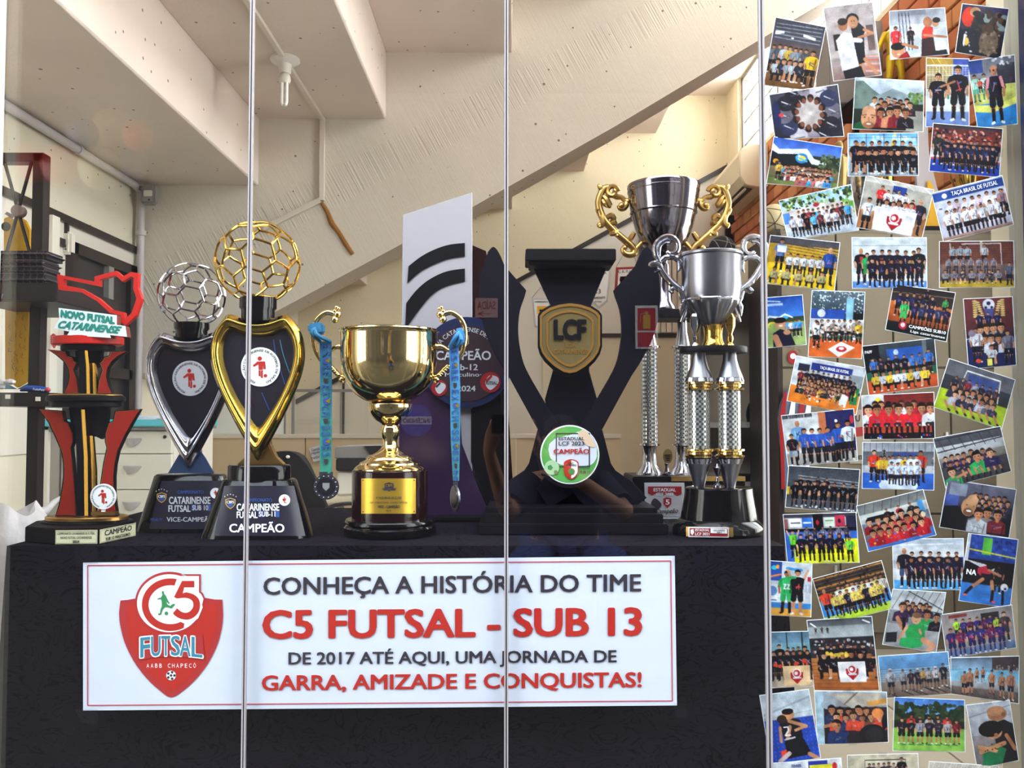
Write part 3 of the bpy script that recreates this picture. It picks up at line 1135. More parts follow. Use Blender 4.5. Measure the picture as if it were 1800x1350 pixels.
def surf_text(s, x0, y0, x1, y1, surf, off, m, parent, **k):
    return text(s, lambda u, v: surf(x0 + (x1 - x0) * u, y0 + (y1 - y0) * v, off), m, parent, **k)


def footballer(fn, cx, cy, s, m, parent):
    """small red player pictogram: head, leaning body, arm, legs, ball; s = height in pixels"""
    def P(pts):
        return [(cx + x * s, cy + y * s) for x, y in pts]
    mb = MB()
    mb.flat(circ(cx - 0.02 * s, cy - 0.40 * s, 0.10 * s, 16), 0, (), fn)
    mb.flat(P([(-0.12, -0.27), (0.22, -0.27), (0.26, 0.08), (0.15, 0.08), (0.13, -0.1), (0.12, 0.12), (-0.07, 0.12), (-0.08, -0.13), (-0.30, -0.02), (-0.33, -0.10), (-0.12, -0.27)][:-1]), 0, (), fn)
    mb.flat(P([(-0.07, 0.14), (0.02, 0.14), (0.02, 0.42), (-0.07, 0.40)]), 0, (), fn)
    mb.flat(P([(0.04, 0.14), (0.13, 0.14), (0.12, 0.48), (0.03, 0.48)]), 0, (), fn)
    mb.flat(circ(cx + 0.24 * s, cy + 0.38 * s, 0.08 * s, 14), 0, (), fn)
    return mb.build('player_emblem', m, parent)


RING = 'FEDERACAO CATARINENSE DE FUTEBOL DE SALAO'
RING = 'FEDERA\u00c7\u00c3O CATARINENSE DE FUTEBOL DE SAL\u00c3O'


def round_badge(cx, cy, r, Yf, parent, ring=True, disc='whiteink', depth=0.0015):
    fn = lambda x, y: at(x, y, Yf)
    MB().plate(circ(cx, cy, r, 40), Yf, depth).build('round_badge', disc, parent)
    f2 = lambda x, y: at(x, y, Yf - 0.0006)
    footballer(f2, cx - r * 0.02, cy + r * 0.02, r * 1.12, 'redink', parent)
    if ring:
        tarc(RING, cx, cy, r * 0.76, r * 0.93, -160, 160, Yf - 0.0006, 'ink', parent, bold=0.02)


def star_row(fn, cx, y, w, n, r, m, parent):
    mb = MB()
    for i in range(n):
        x = cx + w * (i / (n - 1) - 0.5)
        yy = y - abs(math.sin(PI * i / (n - 1))) * r * 2
        mb.flat(circ(x, yy, r, 5), 0, (), fn)
    return mb.build('star', m, parent)


def cage(cx, cy, R, rt, m, parent, squash=1.0, tilt=0.3):
    """football cage: edges of a truncated icosahedron"""
    ph = (1 + 5 ** 0.5) / 2
    V = []
    for a in (-1, 1):
        for b in (-ph, ph):
            V += [Vector((0, a, b)), Vector((a, b, 0)), Vector((b, 0, a))]
    E = [(i, j) for i in range(12) for j in range(i + 1, 12) if abs((V[i] - V[j]).length - 2) < 0.01]
    pts, edges = {}, []
    for i, j in E:
        p, q = (V[i] * 2 + V[j]) / 3, (V[i] + V[j] * 2) / 3
        pts[(i, j)] = p
        pts[(j, i)] = q
        edges.append((p, q))
    for i in range(12):
        ring = [pts[k] for k in pts if k[0] == i]
        for a in range(5):
            for b in range(a + 1, 5):
                if (ring[a] - ring[b]).length < 0.7:
                    edges.append((ring[a], ring[b]))
    rot = Matrix.Rotation(tilt, 3, 'X') @ Matrix.Rotation(0.35, 3, 'Y') @ Matrix.Rotation(0.2, 3, 'Z')
    mb = MB()
    for p, q in edges:
        p, q = rot @ p, rot @ q
        seq = [(p * (1 - t) + q * t).normalized() * R for t in (0, 0.33, 0.67, 1)]
        mb.tube([Vector((cx[0], cx[1], cy)) + Vector((s.x, s.y, s.z * squash)) for s in seq], rt, 7)
    return mb.build('ball_cage', m, parent, smooth=True)


def heart(cx, tip, W_, top, Y, d, m, parent, panel_m):
    """hollow heart frame; W_ half width in px, top the shoulder y, tip the lower point y"""
    H = tip - top
    half = [(0.0, 0.045), (0.30, 0.035), (0.52, 0.005), (0.63, 0.0), (0.72, 0.03), (0.88, 0.10), (0.97, 0.18), (1.0, 0.27), (0.97, 0.36), (0.88, 0.46), (0.72, 0.58), (0.48, 0.74), (0.24, 0.88), (0.06, 0.985), (0, 1.0)]
    inner = [(0.0, 0.165), (0.30, 0.155), (0.48, 0.125), (0.55, 0.12), (0.60, 0.135), (0.67, 0.17), (0.71, 0.21), (0.725, 0.265), (0.70, 0.33), (0.635, 0.41), (0.51, 0.51), (0.34, 0.61), (0.17, 0.695), (0.04, 0.755), (0, 0.765)]

    def loop(h, f=0.0, g=None):
        pts = []
        for k, (x, y) in enumerate(h):
            if g:
                x, y = x * (1 - f) + g[k][0] * f, y * (1 - f) + g[k][1] * f
            pts.append((x, y))
        right = [(cx + x * W_, top + y * H) for x, y in pts]
        left = [(cx - x * W_, top + y * H) for x, y in reversed(pts[1:-1])]
        return right + left
    prof = [(0.0, 0.0), (0.0, -0.35), (0.12, -0.62), (0.32, -0.98), (0.42, -1.0), (0.50, -0.82), (0.56, -0.80), (0.72, -0.72), (0.86, -0.45), (1.0, -0.1), (1.0, 0.0)]
    mb = MB()
    vs, n = [], None
    for f, dy in prof:
        lp = loop(half, f, inner)
        n = len(lp)
        vs += [at(x, y, Y) + Vector((0, dy * d, 0)) for x, y in lp]
    fs = []
    K = len(prof)
    for j in range(K):
        for i in range(n):
            a, b = j * n + i, j * n + (i + 1) % n
            c, e = ((j + 1) % K) * n + (i + 1) % n, ((j + 1) % K) * n + i
            fs.append((a, b, c, e))
    mb.add(vs, fs)
    o = mb.build('heart_frame', m, parent)
    me = o.data
    sub = o.modifiers.new('round', 'SUBSURF')
    sub.levels = sub.render_levels = 2
    me.shade_smooth()
    MB().plate(loop(half, 0.93, inner), Y - d * 0.18, 0.006).build('heart_panel', panel_m, parent)


def heart_trophy(cx, Y, sc, top, tip, Wh, ballc, ballr, ballsq, m, m2, base, label, kind):
    t = thing('heart_trophy', label, 'trophy', ontable(cx, Y), 'heart trophies with wire footballs')
    k = Y / FPX
    heart(cx, tip, Wh, top, Y, 0.030, m, t, 'heartpanel')
    c = at(ballc[0], ballc[1], Y)
    cage((c.x, c.y), c.z, ballr * k, (2.2 if kind == 'gold' else 1.9) * k, m2, t, 1.0, 0.28 if kind == 'gold' else 0.55)
    bx, by0, by1, br = base['collar']
    MB().plathe(bx, [(br, by0), (br, by0 + (by1 - by0) * .55), (br * .9, by0 + (by1 - by0) * .56), (br * .9, by1 + 6)], Y, 36).build('collar', 'black', t, smooth=True, bevel=0.0015)
    fl, ft, fb, fw0, fw1 = base['foot']
    pts = [(fl - fw0, ft), (fl + fw0, ft), (fl + fw0 * 1.15, ft + (fb - ft) * .3), (fl + fw0 + (fw1 - fw0) * .45, ft + (fb - ft) * .72), (fl + fw1, fb), (fl - fw1, fb), (fl - fw0 - (fw1 - fw0) * .45, ft + (fb - ft) * .72), (fl - fw0 * 1.15, ft + (fb - ft) * .3)]
    MB().plate(pts, Y + 0.004, 0.03).build('foot', base['footm'], t, bevel=0.003)
    if base.get('disc'):
        x0, y0, x1, y1 = base['disc']
        a, b = at(x0, y1, Y), at(x1, y0, Y)
        MB().lathe((a.x + b.x) / 2, Y, [((b.x - a.x) / 2, a.z - 0.004), ((b.x - a.x) / 2, b.z - 0.003), ((b.x - a.x) / 2 - 0.003, b.z)], 48, 1, 0.62).build('pedestal_disc', 'black', t, smooth=True)
    ob, sf = frust('base', 'black', t, *base['fr'], Y, 0.130)
    return t, sf


# ---- silver heart trophy
ts, sf = heart_trophy(335, 2.11, 1, 583, 824, 78, (337, 519), 56, 1, 'chrome', 'chrome',
                      dict(collar=(337, 568, 589, 30), foot=(335, 782, 832, 12, 38), footm='steel', fr=(247, 423, 935, 276, 394, 833)),
                      'silver heart-frame trophy with a silver wire football, second from the left', 'silver')
MB().plate([(335 - 40, 832), (335 - 24, 805), (335 - 12, 786), (335 + 12, 786), (335 + 26, 805), (335 + 41, 832)], 2.105, 0.004).build('foot_face', mat('blue_grey_metal', '4b628c', 0.35, 0.5), ts)
round_badge(334, 665, 31, 2.103, ts, disc=mat('pale_badge', 'cfcbd0', 0.5))
surf_grid('label_plate', 'navy', ts, [(284, 845), (391, 845), (400, 930), (262, 930)], sf, 0.0008)
surf_text('CAMPEONATO', 312, 862, 358, 868, sf, 0.002, 'blueink', ts, bold=0.03)
surf_text('CATARINENSE', 297, 873, 370, 886, sf, 0.002, 'silverink', ts, bold=0.05)
surf_text('FUTSAL', 296, 888, 335, 900, sf, 0.002, 'silverink', ts, bold=0.05)
surf_poly('blue_band', 'blueink', ts, [(337, 887), (370, 887), (370, 898), (337, 898)], sf, 0.0015)
surf_text('SUB 10', 338, 888, 366, 897, sf, 0.0024, 'silverink', ts, bold=0.04)
surf_text('VICE-CAMPE\u00c3O', 293, 907, 376, 917, sf, 0.002, 'silverink', ts, bold=0.02)
surf_text('PENALTY', 264, 911, 286, 916, sf, 0.002, 'blueink', ts, bold=0.01, shear=0.3)


def cbfs_crest(sf, cx, cy, s, parent):
    sh = [(-0.5, -0.35), (-0.25, -0.42), (0, -0.5), (0.25, -0.42), (0.5, -0.35), (0.5, 0.1), (0.3, 0.4), (0, 0.6), (-0.3, 0.4), (-0.5, 0.1)]
    surf_poly('crest_edge', 'goldink', parent, [(cx + x * s, cy + y * s) for x, y in sh], sf, 0.0016)
    surf_poly('crest_field', 'navy', parent, [(cx + x * s * .8, cy + y * s * .82) for x, y in sh], sf, 0.0022)
    surf_poly('crest_base', 'blueink', parent, [(cx + x * s * .62, cy + (max(y, 0)) * s * .72) for x, y in sh[3:]], sf, 0.0026)
    surf_text('CBFS', cx - s * .36, cy - s * .22, cx + s * .36, cy + s * .05, sf, 0.003, 'whiteink', parent, bold=0.04)
    mb = MB()
    for i in range(5):
        x = cx + s * 1.1 * (i / 4 - .5)
        mb.flat(circ(x, cy - s * .62 - math.sin(PI * i / 4) * s * .22, s * .06, 6), 0, (), lambda a, b: sf(a, b, 0.002))
    mb.build('crest_stars', 'silverink', parent)


cbfs_crest(sf, 284, 874, 17, ts)
surf_poly('badge', 'whiteink', ts, circ(379, 867, 9.5, 24), sf, 0.0018)
footballer(lambda x, y: sf(x, y, 0.0026), 379, 867, 11, 'redink', ts)

# ---- gold heart trophy
tg, sf = heart_trophy(455, 1.995, 1, 552, 811, 84, (453, 461), 72, 1, 'ygold', 'gold',
                      dict(collar=(454, 524, 559, 32), foot=(457, 765, 818, 14, 42), footm='brass', disc=(401, 817, 511, 842), fr=(357, 549, 951, 394, 519, 841)),
                      'gold heart-frame trophy with a gold wire football, behind the first glass seam', 'gold')
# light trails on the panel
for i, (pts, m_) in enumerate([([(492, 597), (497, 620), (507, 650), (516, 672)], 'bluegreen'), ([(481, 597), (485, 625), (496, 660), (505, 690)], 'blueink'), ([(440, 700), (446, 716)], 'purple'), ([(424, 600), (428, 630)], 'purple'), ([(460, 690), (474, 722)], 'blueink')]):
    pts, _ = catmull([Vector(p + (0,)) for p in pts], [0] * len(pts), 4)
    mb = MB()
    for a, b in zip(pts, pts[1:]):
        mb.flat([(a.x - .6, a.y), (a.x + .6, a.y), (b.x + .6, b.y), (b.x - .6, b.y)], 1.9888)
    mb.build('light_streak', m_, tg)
round_badge(458, 645, 34.5, 1.987, tg)
surf_grid('label_plate', 'navy', tg, [(394, 854), (517, 854), (537, 942), (376, 942)], sf, 0.0008)
surf_text('CAMPEONATO', 430, 876, 478, 882, sf, 0.002, 'blueink', tg, bold=0.03)
surf_text('CATARINENSE', 416, 885, 491, 898, sf, 0.002, 'whiteink', tg, bold=0.05)
surf_text('FUTSAL', 416, 899, 453, 911, sf, 0.002, 'whiteink', tg, bold=0.05)
surf_poly('blue_band', 'blueink', tg, [(454, 898), (491, 898), (491, 909), (454, 909)], sf, 0.0015)
surf_text('SUB-11', 455, 899, 484, 908, sf, 0.0024, 'whiteink', tg, bold=0.04)
surf_text('CAMPE\u00c3O', 403, 917, 500, 936, sf, 0.002, 'whiteink', tg, bold=0.045)
cbfs_crest(sf, 405, 884, 18, tg)
surf_poly('badge', 'whiteink', tg, circ(500, 879, 10, 24), sf, 0.0018)
footballer(lambda x, y: sf(x, y, 0.0026), 500, 879, 12, 'redink', tg)

# ---- Novo Futsal Catarinense trophy
Yn = 1.975
tn = thing('tiered_trophy', 'two-tier red and black trophy with a red map outline on top', 'trophy', ontable(155, Yn))
foot = [(-1.075, 1.895), (-0.988, 1.856), (-0.897, 1.862), (-0.872, 1.99), (-0.93, 2.06), (-1.05, 2.09), (-1.11, 2.0)]
zt1 = at(173, 929, 1.862).z
MB().prism(foot, [], lambda x, y: Vector((x, y, TZ + 0.001)), lambda x, y: Vector((x, y, zt1))).build('base', 'blackm', tn, bevel=0.002)


def face_fn(p, q, off=0.001):
    p, q = Vector((*p, 0)), Vector((*q, 0))
    d = (q - p).normalized()
    nrm = Vector((d.y, -d.x, 0))
    L = (q - p).length

    def fn(u, v):
        w = p + d * (u * L) + nrm * off
        return Vector((w.x, w.y, zt1 + (TZ - zt1) * v))
    return fn


for (p, q, lines) in ((foot[1], foot[2], [('CAMPEONATO CATARINENSE DE FUTSAL', .07, .93, .20, .36), ('NOVO FUTSAL CATARINENSE', .14, .86, .46, .62), ('2024', .42, .58, .70, .86)]),
                      (foot[2], foot[3], [('CAMPE\u00c3O', .14, .86, .10, .52), ('SUB 12 MASCULINO', .17, .82, .64, .84)])):
    f0 = face_fn(p, q, 0.0015)
    MB().flat([(.02, .08), (.985, .08), (.985, .94), (.02, .94)], 0, (), f0).build('plate', 'cream', tn)
    f1 = face_fn(p, q, 0.0025)
    for s, u0, u1, v0, v1 in lines:
        text(s, lambda u, v: f1(u0 + (u1 - u0) * u, v0 + (v1 - v0) * v), 'ink', tn, bold=0.03)
    MB().flat([(.035, .12), (.97, .12), (.97, .90), (.035, .90)], 0, [[(.04, .14), (.965, .14), (.965, .88), (.04, .88)]], f1).build('plate_border', 'ink', tn)
f0 = face_fn(foot[3], foot[4], 0.0015)
MB().flat([(.05, .08), (.95, .08), (.95, .94), (.05, .94)], 0, (), f0).build('plate', 'cream', tn)


def oval(nm, px0, px1, y0, y1, m_, sy=0.62, lip=0.0):
    a, b = at(px0, y1, Yn), at(px1, y0, Yn)
    r = (b.x - a.x) / 2
    MB().lathe((a.x + b.x) / 2, Yn, [(r - 0.003, a.z), (r, a.z + 0.002), (r, b.z - 0.002), (r - 0.003, b.z)], 48, 1, sy).build(nm, m_, tn, smooth=True)


oval('foot_disc', 75, 232, 914, 927, 'blackm')
oval('foot_disc', 82, 224, 906, 914, 'brass', 0.6)
for i, (px0, px1, y0, y1, m_) in enumerate([(83, 219, 697, 706, 'blackm'), (92, 212, 706, 716, 'blackm'), (88, 214, 693, 697, 'brass'), (94, 216, 592, 607, 'red'), (108, 202, 607, 617, 'blackm')]):
    oval('tier_disc', px0, px1, y0, y1, m_)


def wing(pts, Y, m_front, mir=None):
    if mir:
        pts = [(2 * mir - x, y) for x, y in reversed(pts)]
    MB().plate(pts, Y, 0.012).build('wing', 'blackm', tn)
    cx = sum(p[0] for p in pts) / len(pts)
    cy = sum(p[1] for p in pts) / len(pts)
    # slightly smaller mirror face
    n = len(pts)
    ins = []
    for i in range(n):
        a, b, c = Vector(pts[i - 1]), Vector(pts[i]), Vector(pts[(i + 1) % n])
        d1, d2 = (b - a).normalized(), (c - b).normalized()
        n1, n2 = Vector((-d1.y, d1.x)), Vector((-d2.y, d2.x))
        nn = (n1 + n2)
        nn = nn.normalized() if nn.length > 1e-3 else n1
        ins.append((b, nn))
    area = sum(pts[i - 1][0] * pts[i][1] - pts[i][0] * pts[i - 1][1] for i in range(n))
    sg = 1 if area > 0 else -1
    lp1 = [tuple(b + nn * sg * 1.7) for b, nn in ins]
    lp2 = [tuple(b + nn * sg * 2.5) for b, nn in ins]
    MB().plate(lp1, Y - 0.0015, 0.002).build('wing_edging', 'brass', tn)
    MB().plate(lp2, Y - 0.003, 0.002).build('wing_face', m_front, tn)


lw = [(68, 719), (110, 722), (114, 740), (121, 743), (129, 762), (130, 776), (126, 787), (129, 815), (132, 850), (135, 907), (97, 907), (103, 888), (107, 866), (111, 838), (111, 816), (107, 793), (96, 767), (84, 742)]
wing(lw, Yn - 0.015, 'redmirror')
rw = [(247, 719), (202, 722), (198, 740), (190, 743), (184, 762), (184, 776), (187, 787), (181, 815), (176, 850), (172, 907), (206, 907), (203, 888), (201, 866), (201, 838), (203, 816), (208, 793), (220, 767), (234, 742)]
wing(rw, Yn - 0.015, 'redmirror')
lu = [(83, 614), (116, 617), (119, 625), (128, 627), (131, 634), (136, 638), (131, 650), (137, 668), (139, 692), (112, 692), (118, 676), (121, 662), (119, 648), (112, 636), (98, 624)]
wing(lu, Yn - 0.015, 'redmirror')
ru = [(225, 617), (194, 617), (191, 625), (182, 627), (179, 634), (174, 638), (179, 650), (173, 668), (170, 692), (197, 692), (191, 676), (188, 662), (190, 648), (198, 636), (210, 626)]
wing(ru, Yn - 0.015, 'redmirror')
# cores
MB().plate([(121, 716), (190, 716), (188, 742), (182, 760), (178, 772), (170, 768), (160, 766), (148, 768), (136, 772), (128, 764), (124, 742)], Yn - 0.006, 0.014).build('core', 'blackm', tn)
MB().plate([(132, 617), (178, 617), (176, 636), (170, 646), (156, 640), (142, 646), (134, 636)], Yn - 0.006, 0.014).build('core', 'blackm', tn)
for x0, x1, y0, y1, m_, dy in ((135, 146, 716, 907, 'blackm', -.03), (146, 154, 720, 907, 'goldmirror', -.028), (154, 161, 766, 907, 'blackm', -.02), (161, 168, 766, 907, 'goldmirror', -.02), (139, 150, 612, 693, 'blackm', -.03), (150, 157, 616, 693, 'goldmirror', -.028), (157, 162, 640, 693, 'blackm', -.02), (162, 169, 638, 693, 'goldmirror', -.02)):
    cvx = 3 if y0 < 700 else 5
    MB().plate([(x0 - cvx, y0), (x1 - cvx, y0), (x1, (y0 + y1) / 2 - 10), (x1 + 1, y1), (x0 + 1, y1), (x0, (y0 + y1) / 2 - 10)], Yn + dy, 0.008).build('stem', m_, tn)
# sign board
sg = [(103, 541), (205, 554), (205, 571), (220, 573), (223, 592), (193, 589), (195, 594), (118, 589), (122, 583), (94, 577), (104, 561)]
MB().plate(sg, Yn - 0.048, 0.001).build('sign_face', 'sign', tn)
MB().plate(sg, Yn - 0.047, 0.022).build('sign_board', 'brown', tn)
tquad('NOVO FUTSAL', [(107, 544), (202, 557), (202, 570), (106, 558)], Yn - 0.0488, 'teal', tn, bold=0.13)
tquad('CATARINENSE', [(104, 563), (215, 574), (211, 587), (101, 577)], Yn - 0.0488, 'teal', tn, bold=0.09, shear=0.35)
so = [(100, 482), (166, 495), (166, 486), (204, 476), (216, 486), (230, 478), (243, 480), (242, 505), (249, 525), (239, 554), (220, 572), (210, 565), (212, 554), (193, 550), (170, 529), (141, 513), (103, 509)]
si = [(112, 490), (175, 503), (175, 491), (203, 484), (215, 495), (230, 486), (235, 488), (234, 507), (240, 525), (231, 550), (220, 561), (218, 549), (196, 544), (173, 524), (143, 507), (112, 501)]
MB().plate(so, Yn - 0.02, 0.014, [si]).build('map_outline', 'red', tn)
# badge on its stand
MB().plate([(160, 900), (202, 900), (202, 906), (160, 906)], Yn - 0.07, 0.02).build('badge_stand', 'brass', tn)
MB().plate([(178, 893), (184, 893), (184, 901), (178, 901)], Yn - 0.065, 0.004).build('badge_stem', 'sign', tn)
round_badge(181, 873, 22.5, Yn - 0.067, tn, depth=0.004)

# ---- gold cup
Yc = 2.03
tc_ = thing('gold_cup', 'large polished gold two-handled cup with medals hung on both handles', 'trophy', ontable(686, Yc))
kc = Yc / FPX
MB().plathe(684, [(88, 581), (88.5, 583), (86, 585), (85, 590), (85, 625), (84, 640), (81, 655), (76, 669), (68, 682), (57, 694), (44, 703), (30, 708), (14, 711), (12, 709), (28, 704), (42, 699), (55, 689), (66, 676), (74, 662), (80, 640), (83, 600), (84, 583), (86, 580)], Yc, 72, cap=False).build('bowl', 'goldcup', tc_, smooth=True)
MB().plathe(686, [(12, 704), (22, 706), (32, 708), (39, 710), (40, 713), (38, 722), (33, 731), (25, 739), (16, 744), (14, 747), (16, 750), (17, 755), (17, 762), (14, 769), (12, 776), (13, 782), (16, 788), (22, 794), (31, 799), (38, 801.5), (41, 804), (42, 808), (48, 811), (52, 813), (53, 816), (58, 819), (62, 823), (62, 826)], Yc, 64).build('stem', 'goldcup', tc_, smooth=True)
MB().plathe(686, [(64, 825), (66, 827), (66, 912), (68, 914)], Yc, 64).build('base_drum', 'maroon', tc_, smooth=True)
MB().plathe(686, [(76, 911), (78, 914), (78, 918), (73, 921), (73, 924)], Yc, 64).build('base_flange', 'black', tc_, smooth=True)
MB().plathe(686, [(77, 922), (80, 925), (80, 936.5)], Yc, 64).build('base_disc', 'black', tc_, smooth=True)


def drumfn(cxp, rp, Y, off):
    c = at(cxp, 870, Y)
    R = rp * Y / FPX + off

    def fn(x, y):
        p = at(x, y, Y - R)
        for _ in range(4):
            dx = max(-R * .98, min(R * .98, p.x - c.x))
            p = at(x, y, Y - math.sqrt(R * R - dx * dx))
        return p
    return fn


df = drumfn(686, 66, Yc, 0.001)
sff = lambda x, y, off=0.001: drumfn(686, 66, Yc, off)(x, y)
surf_grid('name_plate', 'goldplate', tc_, [(635, 841), (731, 841), (731, 903), (635, 903)], sff, 0.0015, 20, 2)
for x, y in ((638, 844), (728, 844), (638, 899), (728, 899)):
    MB().ball(sff(x, y, 0.002), 0.0018, 8, 6).build('screw', 'darkchrome', tc_, smooth=True)
surf_text('4\u00aa TA\u00c7A BRASIL DE CLUBES', 661, 873, 706, 878, sff, 0.0028, 'ink', tc_, bold=0.01)
surf_text('SUB 14 MASCULINO - DIVIS\u00c3O ESPECIAL', 650, 881, 717, 885, sff, 0.0028, 'ink', tc_, bold=0.0)
surf_text('VICE - CAMPE\u00c3O', 664, 887, 703, 893, sff, 0.0028, 'ink', tc_, bold=0.03)
surf_text('2024', 678, 896, 687, 899, sff, 0.0028, 'ink', tc_, bold=0.0)
surf_poly('plate_crest', 'ink', tc_, [(676, 850), (684, 848), (692, 850), (692, 858), (684, 864), (676, 858)], sff, 0.0026)
surf_poly('plate_ribbon', 'ink', tc_, [(671, 858), (697, 858), (694, 862), (674, 862)], sff, 0.0026)
surf_text('CBFS', 678, 851, 690, 856, sff, 0.0034, 'goldplate', tc_, bold=0.03)


def mirror(pts, cx):
    return [(2 * cx - p[0],) + tuple(p[1:]) for p in pts]


lh = [(605, 612), (596, 609), (588, 611), (580, 616), (571, 614)]
arc = [(592, 556), (585, 551), (575, 549), (565, 554), (557, 562), (552, 573), (550, 587), (551, 602), (555, 618), (561, 630), (570, 640), (580, 647)]
low = [(580, 643), (587, 650), (594, 658), (602, 663), (610, 662)]
for side in (0, 1):
    f = (lambda p: p) if side == 0 else (lambda p: mirror(p, 684))
    h = MB()
    h.ptube(f(arc), [5.5, 5.2, 5, 4.8, 4.6, 4.6, 4.6, 4.4, 4, 3.6, 3.2, 3], Yc, 12)
    h.ptube(f(lh), [7, 5, 4, 3.5, 3], Yc, 12)
    h.ptube(f(low), [4.2, 4.5, 5, 5, 4], Yc, 12)
    h.ptube(f([(580, 610), (572, 612), (566, 618)]), [3, 4, 2], Yc, 10)
    for x, y, r in [(594, 553, 6.5), (589, 562, 6.5), (592, 541, 3.6), (596, 543, 3.2), (589, 547, 3.5)]:
        q = f([(x, y)])[0]
        h.pball(q[0], q[1], Yc, r, -0.004)
    for x, y, r in [(601, 667, 5.5), (596, 660, 5), (590, 654, 4), (604, 672, 3)]:
        q = f([(x, y)])[0]
        h.pball(q[0], q[1], Yc, r, -0.002)
    for i in range(7):
        q = f([(574 + i * 3.6, 641 + i * 3.3)])[0]
        h.pball(q[0], q[1], Yc, 3.4, -0.003)
    h.build('handle', 'goldcup', tc_, smooth=True)


# ---- ribbons and medals
def ribbon_mat(name, c0, c1, z0, z1):
    m = mat(name, 'ffffff', 0.6)
    n, l = m.node_tree.nodes, m.node_tree.links
    t = n.new('ShaderNodeTexCoord')
    sp = n.new('ShaderNodeSeparateXYZ')
    l.new(t.outputs['Object'], sp.inputs[0])
    mr = n.new('ShaderNodeMapRange')
    mr.inputs['From Min'].default_value = z0
    mr.inputs['From Max'].default_value = z1
    l.new(sp.outputs['Z'], mr.inputs['Value'])
    mx = n.new('ShaderNodeMix')
    mx.data_type = 'RGBA'
    l.new(mr.outputs[0], mx.inputs['Factor'])
    mx.inputs['A'].default_value = (*srgb(c0), 1)
    mx.inputs['B'].default_value = (*srgb(c1), 1)
    l.new(mx.outputs['Result'], n['Principled BSDF'].inputs['Base Color'])
    return m


